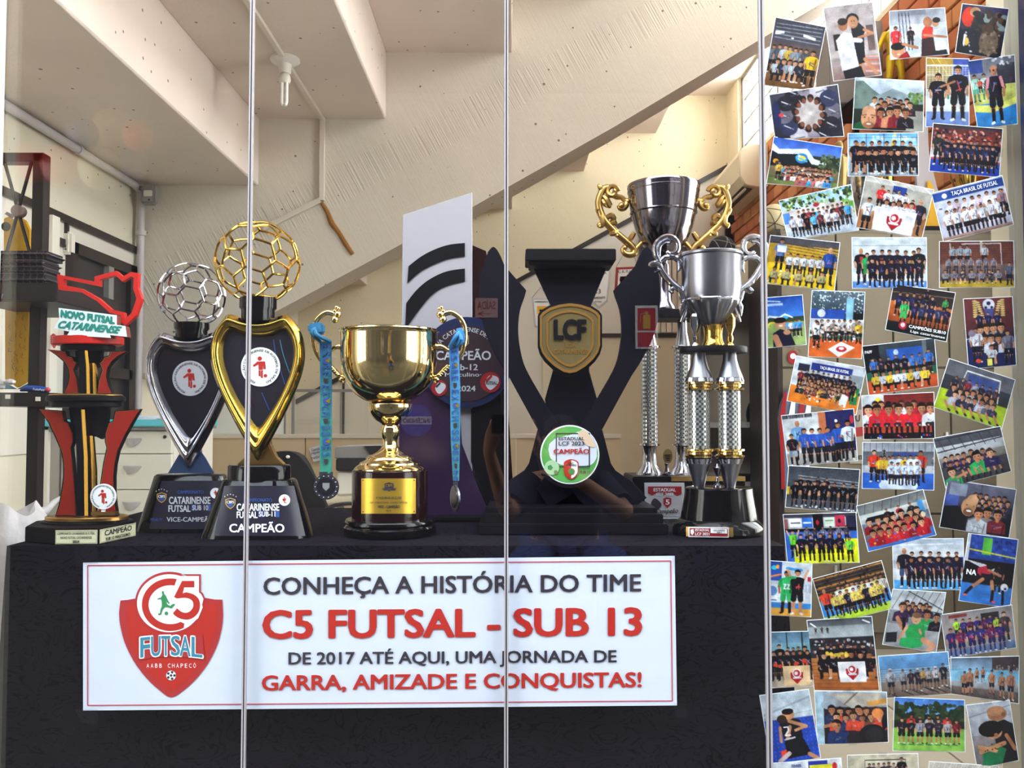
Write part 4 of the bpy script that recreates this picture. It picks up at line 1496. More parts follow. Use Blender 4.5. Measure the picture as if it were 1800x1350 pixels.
def medal(label, strip, Y, m_rib, m_ink, knot, disc, rx, ry, side):
    t = thing('medal', label, 'medal', at((strip[0][0] + strip[0][1]) / 2, knot[0][1], Y), 'medals hanging on the gold cup handles')
    # ribbon: rows of (x0, x1, y)
    mb = MB()
    rows = []
    for i in range(len(strip) - 1):
        a, b = strip[i], strip[i + 1]
        for j in range(6):
            s = j / 6
            rows.append([a[k] * (1 - s) + b[k] * s for k in range(3)])
    rows.append(list(strip[-1]))
    vs = []
    for dy in (0, 0.0016):
        for x0, x1, y in rows:
            for q in range(5):
                vs.append(at(x0 + (x1 - x0) * q / 4, y, Y) + Vector((0, dy + 0.002 * math.sin(q * 1.6 + y * .03), 0)))
    R = len(rows)
    fs = []
    for s_ in (0, 1):
        for i in range(R - 1):
            for q in range(4):
                a = s_ * R * 5 + i * 5 + q
                fs.append((a, a + 1, a + 6, a + 5))
    for i in range(R - 1):
        for q in (0, 4):
            a = i * 5 + q
            fs.append((a, a + 5, a + 5 + R * 5, a + R * 5))
    mb.add(vs, fs)
    rb = mb.build('ribbon', m_rib, t, smooth=True)
    # ribbon print
    y0, y1 = strip[0][2] + 6, strip[-1][2] - 6
    seq = 'ESCHRESSEX' * 3
    y, k = y0, 0

    def wx(yy):
        for a, b in zip(strip, strip[1:]):
            if a[2] <= yy <= b[2]:
                s = (yy - a[2]) / (b[2] - a[2])
                return a[0] + (b[0] - a[0]) * s, a[1] + (b[1] - a[1]) * s
        return strip[-1][0], strip[-1][1]
    while y < y1 - 10:
        xa_, xb_ = wx(y + 4)
        w = xb_ - xa_
        if k % 4 == 1:
            MB().flat(circ((xa_ + xb_) / 2 + w * .05, y + 6, w * .30, 16), Y - 0.0028).build('print_disc', 'blueink', rb)
            MB().flat([(xa_ + w * .45, y + 6), (xa_ + w * .82, y + 1.5), (xa_ + w * .86, y + 6), (xa_ + w * .80, y + 10)], Y - 0.0033).build('print_star', 'goldplate', rb)
            y += 14
        elif k % 4 == 3:
            MB().flat([(xa_ + w * .32, y + 1), (xa_ + w * .68, y + 1), (xa_ + w * .68, y + 7), (xa_ + w * .5, y + 11), (xa_ + w * .32, y + 7)], Y - 0.0028).build('print_shield', 'ink', rb)
            y += 13
        else:
            for c in range(2):
                s = seq[(k * 2 + c) % len(seq)]
                tquad(s, [(xb_ - w * .14, y), (xb_ - w * .14, y + 8), (xa_ + w * .14, y + 8), (xa_ + w * .14, y)], Y - 0.0028, m_ink, rb, bold=0.02)
                y += 11
        k += 1
    # knot over the handle
    kb = MB()
    kb.plate([(x, y) for x, y in knot], Y - 0.014, 0.028)
    kb.build('knot', m_rib, t, bevel=0.004)
    kb = MB()
    cxk = sum(p[0] for p in knot) / len(knot)
    kb.ptube([(strip[0][0] + 2, strip[0][2] + 1, -.004), (cxk - 3, knot[0][1] + 16, -.02), (cxk + 3, knot[0][1] + 8, -.016)], [3, 4, 3], Y, 8)
    kb.ptube([(strip[0][1] - 2, strip[0][2] + 1, -.004), (cxk + 6, knot[0][1] + 20, -.02), (cxk + 2, knot[0][1] + 10, -.016)], [3, 4, 3], Y, 8)
    kb.build('knot_fold', m_rib, t, smooth=True)
    # disc
    dx, dy = disc
    k_ = Y / FPX
    if rx == ry:
        MB().plate(circ(dx, dy, rx, 48), Y - 0.002, 0.005).build('medal_disc', 'darkchrome', t, bevel=0.0008)
        MB().plate(circ(dx, dy, rx * .97, 48), Y - 0.0035, 0.003, [circ(dx, dy, rx * .72, 48)]).build('medal_rim', 'steel', t, bevel=0.0006)
        MB().plate([(dx - 6, dy - 7), (dx + 6, dy - 7), (dx + 6, dy + 1), (dx, dy + 7), (dx - 6, dy + 1)], Y - 0.0035, 0.003).build('medal_crest', 'plastic', t)
        tarc('CAMPEONATO', dx, dy, rx * .76, rx * .93, -60, 60, Y - 0.0045, 'chrome', t, bold=0.02)
        MB().plate([(dx - 12, dy - rx - 4), (dx + 12, dy - rx - 4), (dx + 12, dy - rx + 3), (dx - 12, dy - rx + 3)], Y - 0.001, 0.004).build('hanger', 'steel', t)
        for i in range(14):
            a = 2 * PI * i / 14
            MB().pball(dx + rx * .85 * math.cos(a), dy + rx * .85 * math.sin(a), Y - 0.004, 1.4).build('bead', 'chrome', t, smooth=True)
    else:
        c = at(dx, dy, Y)
        ang = math.acos(min(1, rx / ry))
        R_ = ry * k_
        def ed(r, th):
            mb_ = MB()
            vs = []
            for s_ in (-1, 1):
                for i in range(40):
                    a = 2 * PI * i / 40
                    p = Vector((r * math.cos(a), s_ * th, r * math.sin(a)))
                    p = Matrix.Rotation(-ang, 3, 'Z') @ p
                    vs.append(c + p)
            fs_ = [tuple(range(39, -1, -1)), tuple(range(40, 80))] + [(i, (i + 1) % 40, 40 + (i + 1) % 40, 40 + i) for i in range(40)]
            return mb_.add(vs, fs_)
        ed(R_, 0.0025).build('medal_disc', 'steel', t, bevel=0.0006)
        ed(R_ * .72, 0.0035).build('medal_rim', 'darkchrome', t)
        MB().plate([(dx - 4, dy - ry - 6), (dx + 5, dy - ry - 6), (dx + 4, dy - ry + 3), (dx - 3, dy - ry + 3)], Y - 0.002, 0.006).build('hanger', 'steel', t)
    return t


zA, zB = at(0, 832, Yc).z, at(0, 590, Yc).z
medal('round silver medal facing front, on a blue-green ribbon from the gold cup', [(562, 583, 600), (562.5, 583, 700), (562, 583.5, 760), (563, 583, 832)], Yc - 0.02,
      ribbon_mat('ribbon_blue_green', '2b8a70', '256f96', zA, zB), 'blueink', [(540, 570), (556, 566), (567, 568), (568, 585), (556, 588), (541, 584)], (573, 856), 22.5, 22.5, -1)
medal('silver medal seen edge-on, on a bright blue ribbon from the gold cup', [(789, 806, 608), (791, 809, 680), (792, 809, 760), (796, 807, 845)], Yc - 0.02,
      ribbon_mat('ribbon_bright_blue', '3a8690', '3f8ccf', zA, zB), 'blueink', [(802, 577), (812, 575), (816, 588), (815, 604), (800, 606), (792, 603), (800, 590)], (800, 876), 9, 23, 1)

# ---- tall grey plate trophy
Yp = 2.33
tp = thing('plate_trophy', 'tall grey slanted-top plate trophy with two black arcs and a round dark plaque', 'trophy', ontable(790, Yp))


def arc_pts(ctrl, k=5):
    return spline2(ctrl, k, closed=False)


MB().plate([(708, 378), (830, 338), (830, 905), (702, 905)], Yp, 0.012).build('grey_plate', 'greyplate', tp, bevel=0.001, bseg=1)
MB().plate(arc_pts([(718, 468), (740, 451), (765, 438), (790, 430), (817, 427)]) + arc_pts([(817, 450), (790, 454), (765, 463), (740, 476), (716, 497)]), Yp - 0.004, 0.004).build('black_arc', 'blackm', tp)
MB().plate(arc_pts([(714, 533), (732, 510), (755, 491), (785, 477), (817, 472)]) + arc_pts([(817, 494), (785, 502), (760, 517), (736, 545), (712, 579)]), Yp - 0.004, 0.004).build('black_arc', 'blackm', tp)
MB().plate([(830, 431), (854, 441), (868, 500), (880, 560), (896, 760), (905, 905), (828, 905)], Yp + 0.014, 0.06).build('side_plate', mat('black_red_gloss', '230709', 0.15, coat=0.5), tp)
MB().plate([(702, 640), (740, 600), (806, 690), (812, 780), (842, 860), (862, 905), (701, 905)], Yp - 0.003, 0.003).build('purple_print', 'purple', tp)
MB().plate([(828, 718), (880, 690), (884, 760), (892, 905), (862, 905), (828, 811)], Yp - 0.005, 0.004).build('black_panel', 'blackm', tp)
MB().plate(circ(820, 637, 80, 64), Yp - 0.02, 0.012).build('round_plaque', 'discblue', tp, bevel=0.001, bseg=1)
MB().plate(circ(820, 639, 67, 64), Yp - 0.0215, 0.0015).build('plaque_face', 'discdark', tp)
tarc('COPA CATARINENSE DE FUTSAL', 820, 639, 56, 64, -72, 72, Yp - 0.0225, 'silverink', tp, bold=0.02)
tbox('CAMPE\u00c3O', 766, 613, 863, 633, Yp - 0.0225, 'silverink', tp, bold=0.035)
tbox('Sub-12', 792, 640, 840, 651, Yp - 0.0225, 'silverink', tp, bold=0.03)
tbox('\u00b7Masculino\u00b7', 778, 655, 846, 662, Yp - 0.0225, 'silverink', tp, bold=0.02)
tbox('2024', 803, 678, 836, 688, Yp - 0.0225, 'silverink', tp, bold=0.03)
sh = [(808, 590), (814, 588), (824, 590), (824, 604), (817, 611), (809, 604)]
MB().plate(sh, Yp - 0.023, 0.001).build('crest_edge', 'goldink', tp)
MB().plate([(816 + (x - 816) * .8, 599 + (y - 599) * .84) for x, y in sh], Yp - 0.024, 0.001).build('crest_field', 'discdark', tp)
tbox('5', 812, 592, 821, 605, Yp - 0.0248, 'silverink', tp, bold=0.05)
for bx, by, r in ((862, 672, 18), (772, 682, 14)):
    MB().plate(circ(bx, by, r, 32), Yp - 0.024, 0.001).build('ball_print', 'darkred', tp)
    MB().plate(spline2([(bx - r * .5, by + r * .1), (bx - r * .1, by - r * .65), (bx + r * .7, by - r * .5), (bx + r * .75, by + r * .1), (bx, by + r * .75)], 4), Yp - 0.0248, 0.001).build('ball_print', 'silverink', tp)
    MB().plate([(bx - r * .5, by - r * .2), (bx + r * .1, by - r * .75), (bx + r * .2, by - r * .55), (bx - r * .3, by)], Yp - 0.0256, 0.001).build('ball_print', 'ink' if r < 15 else 'darkred', tp)
tbox('FUTSAL', 854, 670, 874, 676, Yp - 0.0262, 'ink', tp, bold=0.02)
MB().box(at(690, 0, Yp).x, Yp - 0.07, TZ + 0.001, at(905, 0, Yp).x, Yp + 0.1, at(0, 905, Yp).z).build('base', 'blackm', tp, bevel=0.003)

# ---- LCF trophy
Yl = 2.16
tl_ = thing('league_trophy', 'black cut-out cup-shaped trophy with a bronze LCF shield and a green round sticker', 'trophy', ontable(1002, Yl))
larm = [(853, 457)] + spline2([(858, 442), (866, 434), (873, 438), (880, 450)], 4, False) + [(887, 467), (925, 510)] + spline2([(922, 521), (914, 545), (911, 575), (913, 605), (921, 640), (936, 670)], 4, False) + [(960, 711), (1010, 795), (1060, 860), (1040, 893), (1000, 870), (946, 756), (894, 661)] + spline2([(880, 640), (858, 598), (847, 560), (843, 520), (845, 485)], 4, False)
ax = 1002
rarm = [(2 * ax - x, y) for x, y in reversed(larm)]
MB().plate(larm, Yl, 0.018).build('arm', 'lcf', tl_, bevel=0.0015, bseg=1)
MB().plate(rarm, Yl - 0.019, 0.018).build('arm', 'lcf', tl_, bevel=0.0015, bseg=1)
MB().plate([(934, 463), (1070, 463), (1038, 540), (1036, 652), (1050, 702), (1030, 790), (975, 790), (958, 702), (972, 652), (970, 540)], Yl + 0.019, 0.018).build('centre_panel', 'lcf', tl_, bevel=0.0015, bseg=1)
lleg = [(946, 752), (1000, 790), (1030, 830), (1010, 870)] + spline2([(998, 862), (985, 880), (968, 891), (940, 893)], 4, False) + [(889, 892), (867, 875), (894, 846), (922, 827), (930, 815)]
MB().plate(lleg, Yl - 0.001, 0.018).build('leg', 'lcf', tl_, bevel=0.0015, bseg=1)
rleg = [(2 * ax - x, y) for x, y in reversed(lleg)]
MB().plate(rleg, Yl - 0.0205, 0.018).build('leg', 'lcf', tl_, bevel=0.0015, bseg=1)
MB().plate([(950, 760), (1055, 760), (1075, 893), (925, 893)], Yl + 0.0185, 0.016).build('centre_panel', 'lcf', tl_)
MB().pbox(924, 437, 1083, 458, Yl - 0.045, 0.11).build('cap', 'blackm', tl_, bevel=0.002)
MB().pbox(930, 458, 1078, 466, Yl - 0.035, 0.09).build('cap', 'blackm', tl_, bevel=0.002)


def shield(cx, y0, y1, w, sc=1.0):
    H = y1 - y0
    cy = y0 + H * .47
    half = [(0, 0), (.35, .02), (.68, .065), (.9, .125), (1, .18), (1, .40), (1, .60), (.93, .70), (.78, .795), (.52, .90), (.22, .98), (0, 1)]
    r = [(cx + x * w * sc, cy + (y0 + y * H - cy) * sc) for x, y in half]
    return r + [(2 * cx - p[0], p[1]) for p in reversed(r[1:-1])]


YS = Yl - 0.055
MB().plate(shield(1002, 529, 663, 56.5), YS, 0.02).build('shield_back', 'blackm', tl_, bevel=0.002)
MB().plate(shield(1002, 534, 655, 52.5), YS - 0.003, 0.003).build('shield_face', 'bronze', tl_)
MB().plate(shield(1002, 533, 656, 53), YS - 0.006, 0.006, [shield(1002, 538, 651, 49.5)]).build('shield_line', 'copper', tl_, bevel=0.0008)
MB().plate(shield(1002, 545, 645, 41.5), YS - 0.006, 0.006, [shield(1002, 549, 641, 38.5)]).build('shield_line', 'copper', tl_, bevel=0.0008)


def thick_text(s, box, Y, d, m, parent, **k):
    o = tbox(s, *box, Y, m, parent, **k)
    mod = o.modifiers.new('thick', 'SOLIDIFY')
    mod.thickness = d
    mod.offset = 0
    return o


thick_text('LCF', (973, 561, 1031, 598), YS - 0.006, 0.004, 'blackm', tl_, bold=0.095)
tbox('LIGA', 990, 603, 1013, 611, YS - 0.0042, 'copper', tl_, bold=0.01)
tbox('CATARINENSE', 973, 614, 1032, 622, YS - 0.0042, 'copper', tl_, bold=0.04)
# green sticker
YT = Yl - 0.05
MB().plate(circ(1001, 801, 57.5, 64), YT, 0.03).build('sticker_disc', 'blackm', tl_, bevel=0.002)
MB().plate(circ(1001.5, 799, 52, 64), YT - 0.0015, 0.0015).build('sticker_rim', 'whiteink', tl_)
MB().plate(circ(1001.5, 799, 49.5, 64), YT - 0.0025, 0.0015).build('sticker_field', mat('sticker_green', '58a94f', 0.5, var=0.25, vscale=12), tl_)
blob = spline2([(966, 781), (978, 770), (1000, 765), (1014, 760), (1030, 757), (1043, 768), (1049, 788), (1048, 806), (1038, 817), (1016, 820), (990, 818), (968, 806), (965, 793)], 4)
blob = [(x + random.uniform(-.8, .8), y + random.uniform(-.8, .8)) for x, y in blob]
MB().flat(blob, YT - 0.0032).build('sticker_splash', 'paper', tl_)
MB().flat(rect(977, 761, 1037, 821), YT - 0.004, [rect(978.8, 762.8, 1035, 819)]).build('sticker_square', 'ink', tl_)
MB().flat(spline2([(1016, 762), (1026, 755), (1036, 764), (1044, 776), (1046, 786), (1034, 784), (1024, 776)], 3), YT - 0.0045).build('sticker_ball', mat('pale_orange_print', 'e2c3a8', 0.5), tl_)
tbox('ESTADUAL', 982, 768, 1027, 774, YT - 0.005, 'ink', tl_, bold=0.03)
tbox('LCF 2023', 982, 776, 1027, 783, YT - 0.005, 'ink', tl_, bold=0.03)
tbox('CAMPE\u00c3O', 973, 787, 1036, 798, YT - 0.0053, 'redink', tl_, bold=0.05)
MB().flat(circ(970, 822, 13, 24), YT - 0.0046).build('sticker_ball', mat('pale_green_print', 'a9cfa0', 0.5), tl_)
MB().flat(circ(967, 822, 5, 5), YT - 0.005).build('sticker_ball', 'green', tl_)
MB().flat(circ(977, 830, 4, 5), YT - 0.005).build('sticker_ball', mat('brown_green_print', '7c8a5c', 0.5), tl_)
tbox('CATEGORIA', 1019, 822, 1037, 825, YT - 0.005, 'ink', tl_, bold=0.0)
tbox('SUB 11', 1019, 827, 1037, 832, YT - 0.005, 'ink', tl_, bold=0.04)
s1 = shield(1004, 807, 843, 13)
MB().flat(s1, YT - 0.0052).build('crest_edge', 'redink', tl_)
MB().flat(shield(1004, 809, 841, 11.3), YT - 0.0056).build('crest_field', 'whiteink', tl_)
MB().flat([p for p in shield(1004, 809, 841, 11.3) if p[0] <= 1004.01], YT - 0.006).build('crest_half', 'redink', tl_)
MB().flat(circ(1004.5, 829, 6, 20), YT - 0.0064).build('crest_disc', 'goldplate', tl_)
MB().flat(circ(1004.5, 829, 4.6, 20), YT - 0.0067).build('crest_disc', 'green', tl_)
tbox('LIGA', 1000, 812, 1008, 815, YT - 0.0068, 'ink', tl_, bold=0.01)
tbox('CATARINENSE', 995, 816, 1013, 819, YT - 0.0068, 'ink', tl_, bold=0.01)
for x0, x1, y0, y1, d0 in ((856, 1155, 893, 904, 0.10), (849, 1166, 904, 922, 0.125), (841, 1175, 922, 944, 0.15)):
    a, b = at(x0, y1, Yl - d0 + 0.0), at(x1, y0, Yl - d0)
    zb2 = max(a.z, TZ + 0.001)
    MB().box(a.x, Yl - d0, zb2, b.x, Yl + d0 * 0.7, b.z).build('step', 'blackm', tl_, bevel=0.002)

# ---- back stand with the gold-handled silver cup
Yb = 2.44
st = thing('display_riser', 'low black riser block behind the silver trophies', 'stand', ontable(1200, Yb))
a, b = at(1112, 838, Yb - 0.09), at(1310, 838, Yb - 0.09)
MB().box(a.x, Yb - 0.09, TZ + 0.001, b.x, Yb + 0.1, a.z).build('block', 'blackm', st, bevel=0.003)
MB().box(at(1180, 838, Yb - 0.09).x, Yb - 0.091, a.z - 0.012, b.x, Yb - 0.085, a.z + 0.001).build('gold_edge', 'brass', st)
ZR = a.z
tb = thing('column_cup_trophy', 'tall polished silver cup with ornate gold handles on crystal columns, at the back', 'trophy', (at(1166, 0, Yb).x, Yb, ZR))


def column(cx, Y, ys, r, parent, ms=('chrome', 'crystal', 'steel')):
    """flared foot, crystal tube, flared head"""
    y_top, t0, t1, y_bot = ys
    MB().plathe(cx, [(r * .55, y_top), (r * .6, y_top + (t0 - y_top) * .5), (r * .95, t0 - 4), (r * 1.35, t0 - 3), (r * 1.35, t0)], Y, 32).build('column_head', ms[0], parent, smooth=True)
    MB().plathe(cx, [(r, t0), (r, t1)], Y, 28).build('crystal_column', ms[1], parent, smooth=True)
    MB().plathe(cx, [(r * 1.3, t1), (r * 1.3, t1 + 3), (r * .95, t1 + 5), (r * .8, t1 + (y_bot - t1) * .3), (r * .95, t1 + (y_bot - t1) * .65), (r * 1.6, y_bot - 8), (r * 1.65, y_bot)], Y, 12).build('column_foot', ms[0], parent, smooth=True)


column(1141, Yb, (556, 612, 780, 836.5), 14.5, tb)
column(1199, Yb, (556, 612, 780, 836.5), 14.5, tb)
MB().pbox(1122, 543, 1232, 558, Yb - 0.05, 0.13).build('platform', 'blackm', tb, bevel=0.002)
MB().plathe(1166, [(63, 326), (64, 330), (63, 334), (62, 345), (58, 372), (51, 400), (41, 424), (28, 442), (14, 452), (7, 457), (6, 463), (9, 466), (9, 470), (11, 500), (13, 530), (20, 541), (20, 544)], Yb, 64).build('cup', 'darkchrome', tb, smooth=True)
MB().plathe(1166, [(63.3, 336), (63.6, 338), (62.6, 340)], Yb, 64, cap=False).build('cup_ridge', 'darkchrome', tb, smooth=True)
MB().plathe(1166, [(59, 374), (59.2, 376), (57.6, 378)], Yb, 64, cap=False).build('cup_ridge', 'darkchrome', tb, smooth=True)


def scroll(cx, cy, r0, r1, a0, turns, n=14, dz=0.0):
    out = []
    for i in range(n + 1):
        t = i / n
        r = r0 + (r1 - r0) * t
        a = a0 + turns * 2 * PI * t
        out.append((cx + r * math.cos(a), cy + r * math.sin(a), dz * t))
    return out


def leaf(h, pts, w, Y, dy=0.0):
    n = len(pts)
    h.ptube([p + (dy,) for p in pts], [w * (0.25 + 0.9 * math.sin(PI * (0.15 + 0.8 * i / (n - 1)))) if i < n - 1 else w * .12 for i in range(n)], Y, 7)


class Fat:
    """passes tubes on with a larger radius"""
    def __init__(s, h, k):
        s.h, s.k = h, k

    def ptube(s, pts, r, Y, *a, **q):
        r = [v * s.k for v in r] if isinstance(r, (list, tuple)) else r * s.k
        return s.h.ptube(pts, r, Y, *a, **q)

    def pball(s, x, y, Y, r, *a, **q):
        return s.h.pball(x, y, Y, r * s.k, *a, **q)


def ornate_handle(h, f, Y):
    # upper scroll with bud
    h.ptube(f([(1112, 349), (1104, 353), (1098, 352), (1092, 347), (1084, 346), (1077, 342)]), [3.5, 4, 3.5, 3.4, 4, 4], Y, 9)
    h.ptube(f([(1100, 353), (1101, 360), (1096, 366), (1090, 366), (1088, 361)]), [3, 4.2, 4.2, 3.6, 3], Y, 9)
    h.pball(*f([(1092, 362)])[0][:2], Y, 4.5, -0.004)
    h.ptube(f(scroll(1076, 338, 12, 3, -0.2, -1.15, 16, -0.006)), [3.4] * 17, Y, 9)
    # outer stem
    h.ptube(f([(1072, 328), (1062, 331), (1056, 341), (1052, 356), (1055, 372), (1061, 385), (1070, 396), (1082, 408), (1096, 420), (1110, 432), (1116, 440)]), [3, 4.6, 5, 5, 5.2, 5.4, 5.2, 5, 5, 4.8, 4.6], Y, 10)
    # lower hook
    h.ptube(f([(1116, 440), (1114, 446), (1106, 448), (1098, 445), (1095, 438), (1098, 433)]), [4.6, 4.8, 4.6, 4.2, 3.6, 3], Y, 10)
    h.ptube(f([(1116, 440), (1121, 434), (1128, 427), (1134, 422)]), [4.4, 3.6, 3, 3], Y, 9)
    h.pball(*f([(1098, 436)])[0][:2], Y, 3.6, -0.004)
    # leaves
    for pts, w in (([(1064, 333), (1056, 332), (1053, 327), (1055, 324)], 3), ([(1060, 345), (1066, 352), (1072, 363), (1074, 364)], 4), ([(1058, 352), (1063, 360), (1068, 366)], 3),
                   ([(1057, 372), (1059, 384), (1059, 394), (1054, 398), (1051, 393)], 4), ([(1064, 384), (1074, 380), (1078, 386), (1070, 392)], 4), ([(1072, 396), (1080, 392), (1083, 398)], 4),
                   ([(1086, 406), (1080, 410), (1074, 411), (1072, 408)], 4), ([(1088, 408), (1084, 414), (1080, 413)], 3), ([(1104, 426), (1108, 420), (1113, 411), (1109, 410)], 3.5), ([(1054, 362), (1050, 370), (1052, 380)], 3)):
        leaf(h, f(pts), w, Y, -0.004)
    h.pball(*f([(1054, 396)])[0][:2], Y, 4, -0.002)


for side in (0, 1):
    f = (lambda p: p) if side == 0 else (lambda p: mirror(p, 1166))
    h = MB()
    ornate_handle(Fat(h, 1.3), f, Yb)
    h.build('handle', 'brass', tb, smooth=True)
# champion plaque leaning on the riser
pq = thing('plaque', 'small white and red ESTADUAL plaque leaning on the black riser', 'plaque', ontable(1168, 2.30))
MB().plate([(1133, 849), (1203, 849), (1205, 912), (1135, 912)], 2.33, 0.008).build('acrylic_plate', 'silverink', pq)
MB().plate([(1139, 855), (1198, 855), (1200, 908), (1141, 908)], 2.3285, 0.0015).build('plaque_print', mat('pale_pink_print', 'b9b2b8', 0.5), pq)
MB().flat([(1139, 855), (1198, 855), (1198, 868), (1190, 872), (1180, 866), (1168, 870), (1158, 865), (1146, 871), (1139, 867)], 2.3275).build('plaque_header', 'darkred', pq)
tbox('ESTADUAL', 1149, 858, 1188, 864, 2.3265, 'whiteink', pq, bold=0.04)
tbox('LCF 2022', 1154, 866, 1184, 871, 2.3265, 'whiteink', pq, bold=0.03)
MB().flat([(1166, 876), (1172, 874), (1180, 876), (1180, 886), (1173, 893), (1166, 886)], 2.3268).build('crest', 'darkred', pq)
tbox('5', 1170, 878, 1177, 887, 2.3262, 'whiteink', pq, bold=0.04)
MB().flat(spline2([(1144, 885), (1150, 876), (1158, 880), (1163, 888), (1156, 896), (1146, 898)], 3), 2.3268).build('wolf_print', 'ink', pq)
tquad('Campe\u00e3o', [(1152, 895), (1192, 893), (1192, 904), (1152, 906)], 2.3262, 'ink', pq, bold=0.02, shear=0.3)
# small cup between the crystal columns
sc2 = thing('small_figure_trophy', 'tiny dark trophy with a fan-shaped top between the two crystal columns', 'trophy', (at(1172, 838, Yb - 0.05).x, Yb - 0.05, ZR))
MB().plathe(1172, [(9, 835.5), (9, 832), (4, 829), (2.5, 820), (4, 815), (2, 812)], Yb - 0.06, 20).build('stem', 'darkchrome', sc2, smooth=True)
MB().plate(circ(1174, 802, 8.5, 20, 13), Yb - 0.065, 0.006).build('fan', 'bronze', sc2, bevel=0.0015)
for i in range(4):
    MB().plate(circ(1174, 800 + i * 3, 7 - i, 16, 1.0), Yb - 0.068, 0.004).build('fan_rib', 'blackm', sc2)

# ---- satin silver four-column trophy at the front
Yq = 2.03
tq = thing('crystal_column_trophy', 'satin silver two-handled cup on short crystal columns and a glossy black base', 'trophy', ontable(1260, Yq))
MB().plathe(1262, [(78, 944), (79, 941), (79, 926), (77, 922), (70, 914), (66, 911)], Yq, 64, 0.8).build('plinth', 'black', tq, smooth=True)
lob = lambda a, z: 1 + 0.035 * abs(math.cos(3 * a))
MB().plathe(1264, [(65, 912), (64, 905), (58, 870), (57, 858), (54, 856)], Yq, 72, 0.8, wob=lob).build('base', 'black', tq, smooth=True)
pf = lambda x, y, off=0.001: (lambda p: p)(at(x, y, Yq - math.sqrt(max((79 * Yq / FPX) ** 2 - (at(x, y, Yq).x * 0.95 - at(1262, y, Yq).x * 0.95) ** 2, 1e-6)) * 0.8 - off - 0.003))
surf_grid('label_ends', 'brass', tq, [(1206, 926), (1289, 927), (1289, 944), (1206, 943)], pf, 0.001, 14, 1)
surf_grid('label_plate', 'whiteink', tq, [(1210, 926), (1281, 927), (1281, 945), (1210, 944)], pf, 0.002, 14, 1)
surf_grid('label_field', 'darkred', tq, [(1212, 928), (1279.5, 929), (1279.5, 943), (1212, 942)], pf, 0.003, 14, 1)
surf_grid('label_white', 'whiteink', tq, [(1249, 929), (1278, 930), (1278, 938), (1249, 937)], pf, 0.004, 8, 1)
surf_text('ESTADUAL', 1222, 929.5, 1247, 934, pf, 0.0045, 'whiteink', tq, bold=0.03)
surf_text('LCF 2021', 1222, 936, 1247, 941, pf, 0.0045, 'whiteink', tq, bold=0.03)
surf_text('VICE CAMPE\u00c3O', 1254, 930.5, 1274, 933, pf, 0.005, 'ink', tq, bold=0.02)
surf_text('SUB 9', 1260, 934.5, 1268, 937, pf, 0.005, 'ink', tq, bold=0.02)
surf_poly('label_crest', 'whiteink', tq, [(1214, 931), (1219, 930), (1220, 936), (1217, 941), (1214, 937)], pf, 0.0045)


def qcol(cx, Y):
    fac = lambda a, z: 1 + 0.05 * math.cos(12 * a)
    MB().plathe(cx, [(9, 858), (10, 852), (14, 836), (19, 818), (20, 814)], Y, 32).build('column_foot', 'steel', tq, smooth=True)
    MB().plathe(cx, [(20, 815), (23, 806)], Y, 48, wob=fac).build('facet_band', 'chrome', tq)
    MB().plathe(cx, [(20, 806), (25, 804), (26, 801), (21, 798), (21, 795), (26, 792), (26, 789), (19, 787)], Y, 40).build('gold_ring', 'goldcup', tq, smooth=True)
    MB().plathe(cx, [(19, 788), (19, 688)], Y, 32).build('crystal_column', 'crystal', tq, smooth=True)
    MB().plathe(cx, [(19, 688), (25, 686), (26, 683), (20, 680), (20, 677), (25, 675), (25, 672), (20, 671)], Y, 40).build('gold_ring', 'goldcup', tq, smooth=True)
    MB().plathe(cx, [(24, 671), (22, 664)], Y, 48, wob=fac).build('facet_band', 'chrome', tq)
    MB().plathe(cx, [(23, 664), (21, 658), (16, 645), (12.5, 632), (11.5, 621), (11, 617)], Y, 32).build('column_head', 'steel', tq, smooth=True)


qcol(1229, Yq - 0.015)
qcol(1283, Yq - 0.015)
MB().plathe(1254, [(58, 621), (59, 619), (59, 612), (58, 610)], Yq, 56, 0.75).build('platform', 'blackm', tq, smooth=True)
MB().plathe(1254, [(20, 609), (20, 606), (17, 600), (15.5, 588), (17, 577), (19, 572), (16, 570)], Yq, 40).build('cup_foot', 'gold', tq, smooth=True)
flute = lambda a, z: 1 + (0.05 * math.cos(12 * a) if z < at(0, 530, Yq).z else 0)
prof = [(54, 446), (55.5, 448), (55, 451), (52.5, 453), (52, 470), (52, 495), (51, 510), (49, 522), (47.5, 529), (47, 532), (44, 538), (37, 548), (28, 560), (21, 568), (17, 573)]
MB().plathe(1250, prof, Yq, 96, wob=flute).build('cup', 'steel', tq, smooth=True)
MB().plathe(1250, [(48.5, 527), (49.5, 529), (48.5, 531.5)], Yq, 96, cap=False, wob=lambda a, z: 1 + 0.02 * math.cos(12 * a)).build('cup_ridge', 'chrome', tq, smooth=True)
for cx in (1222, 1284):
    MB().plathe(cx, [(7, 609), (6, 605), (3, 602), (5, 597), (5, 592), (3, 588), (4, 584), (8, 574), (9, 560), (6, 552)], Yq - 0.01, 18, wob=lambda a, z: 1 + 0.1 * math.cos(5 * a)).build('crystal_ornament', 'gold' if cx > 1250 else 'chrome', tq, smooth=True)
MB().plathe(1261, [(7, 857), (7, 853), (3, 849), (4, 842), (2, 838), (5, 830), (8, 822), (3, 815)], Yq - 0.03, 16).build('figurine', 'darkchrome', tq, smooth=True)


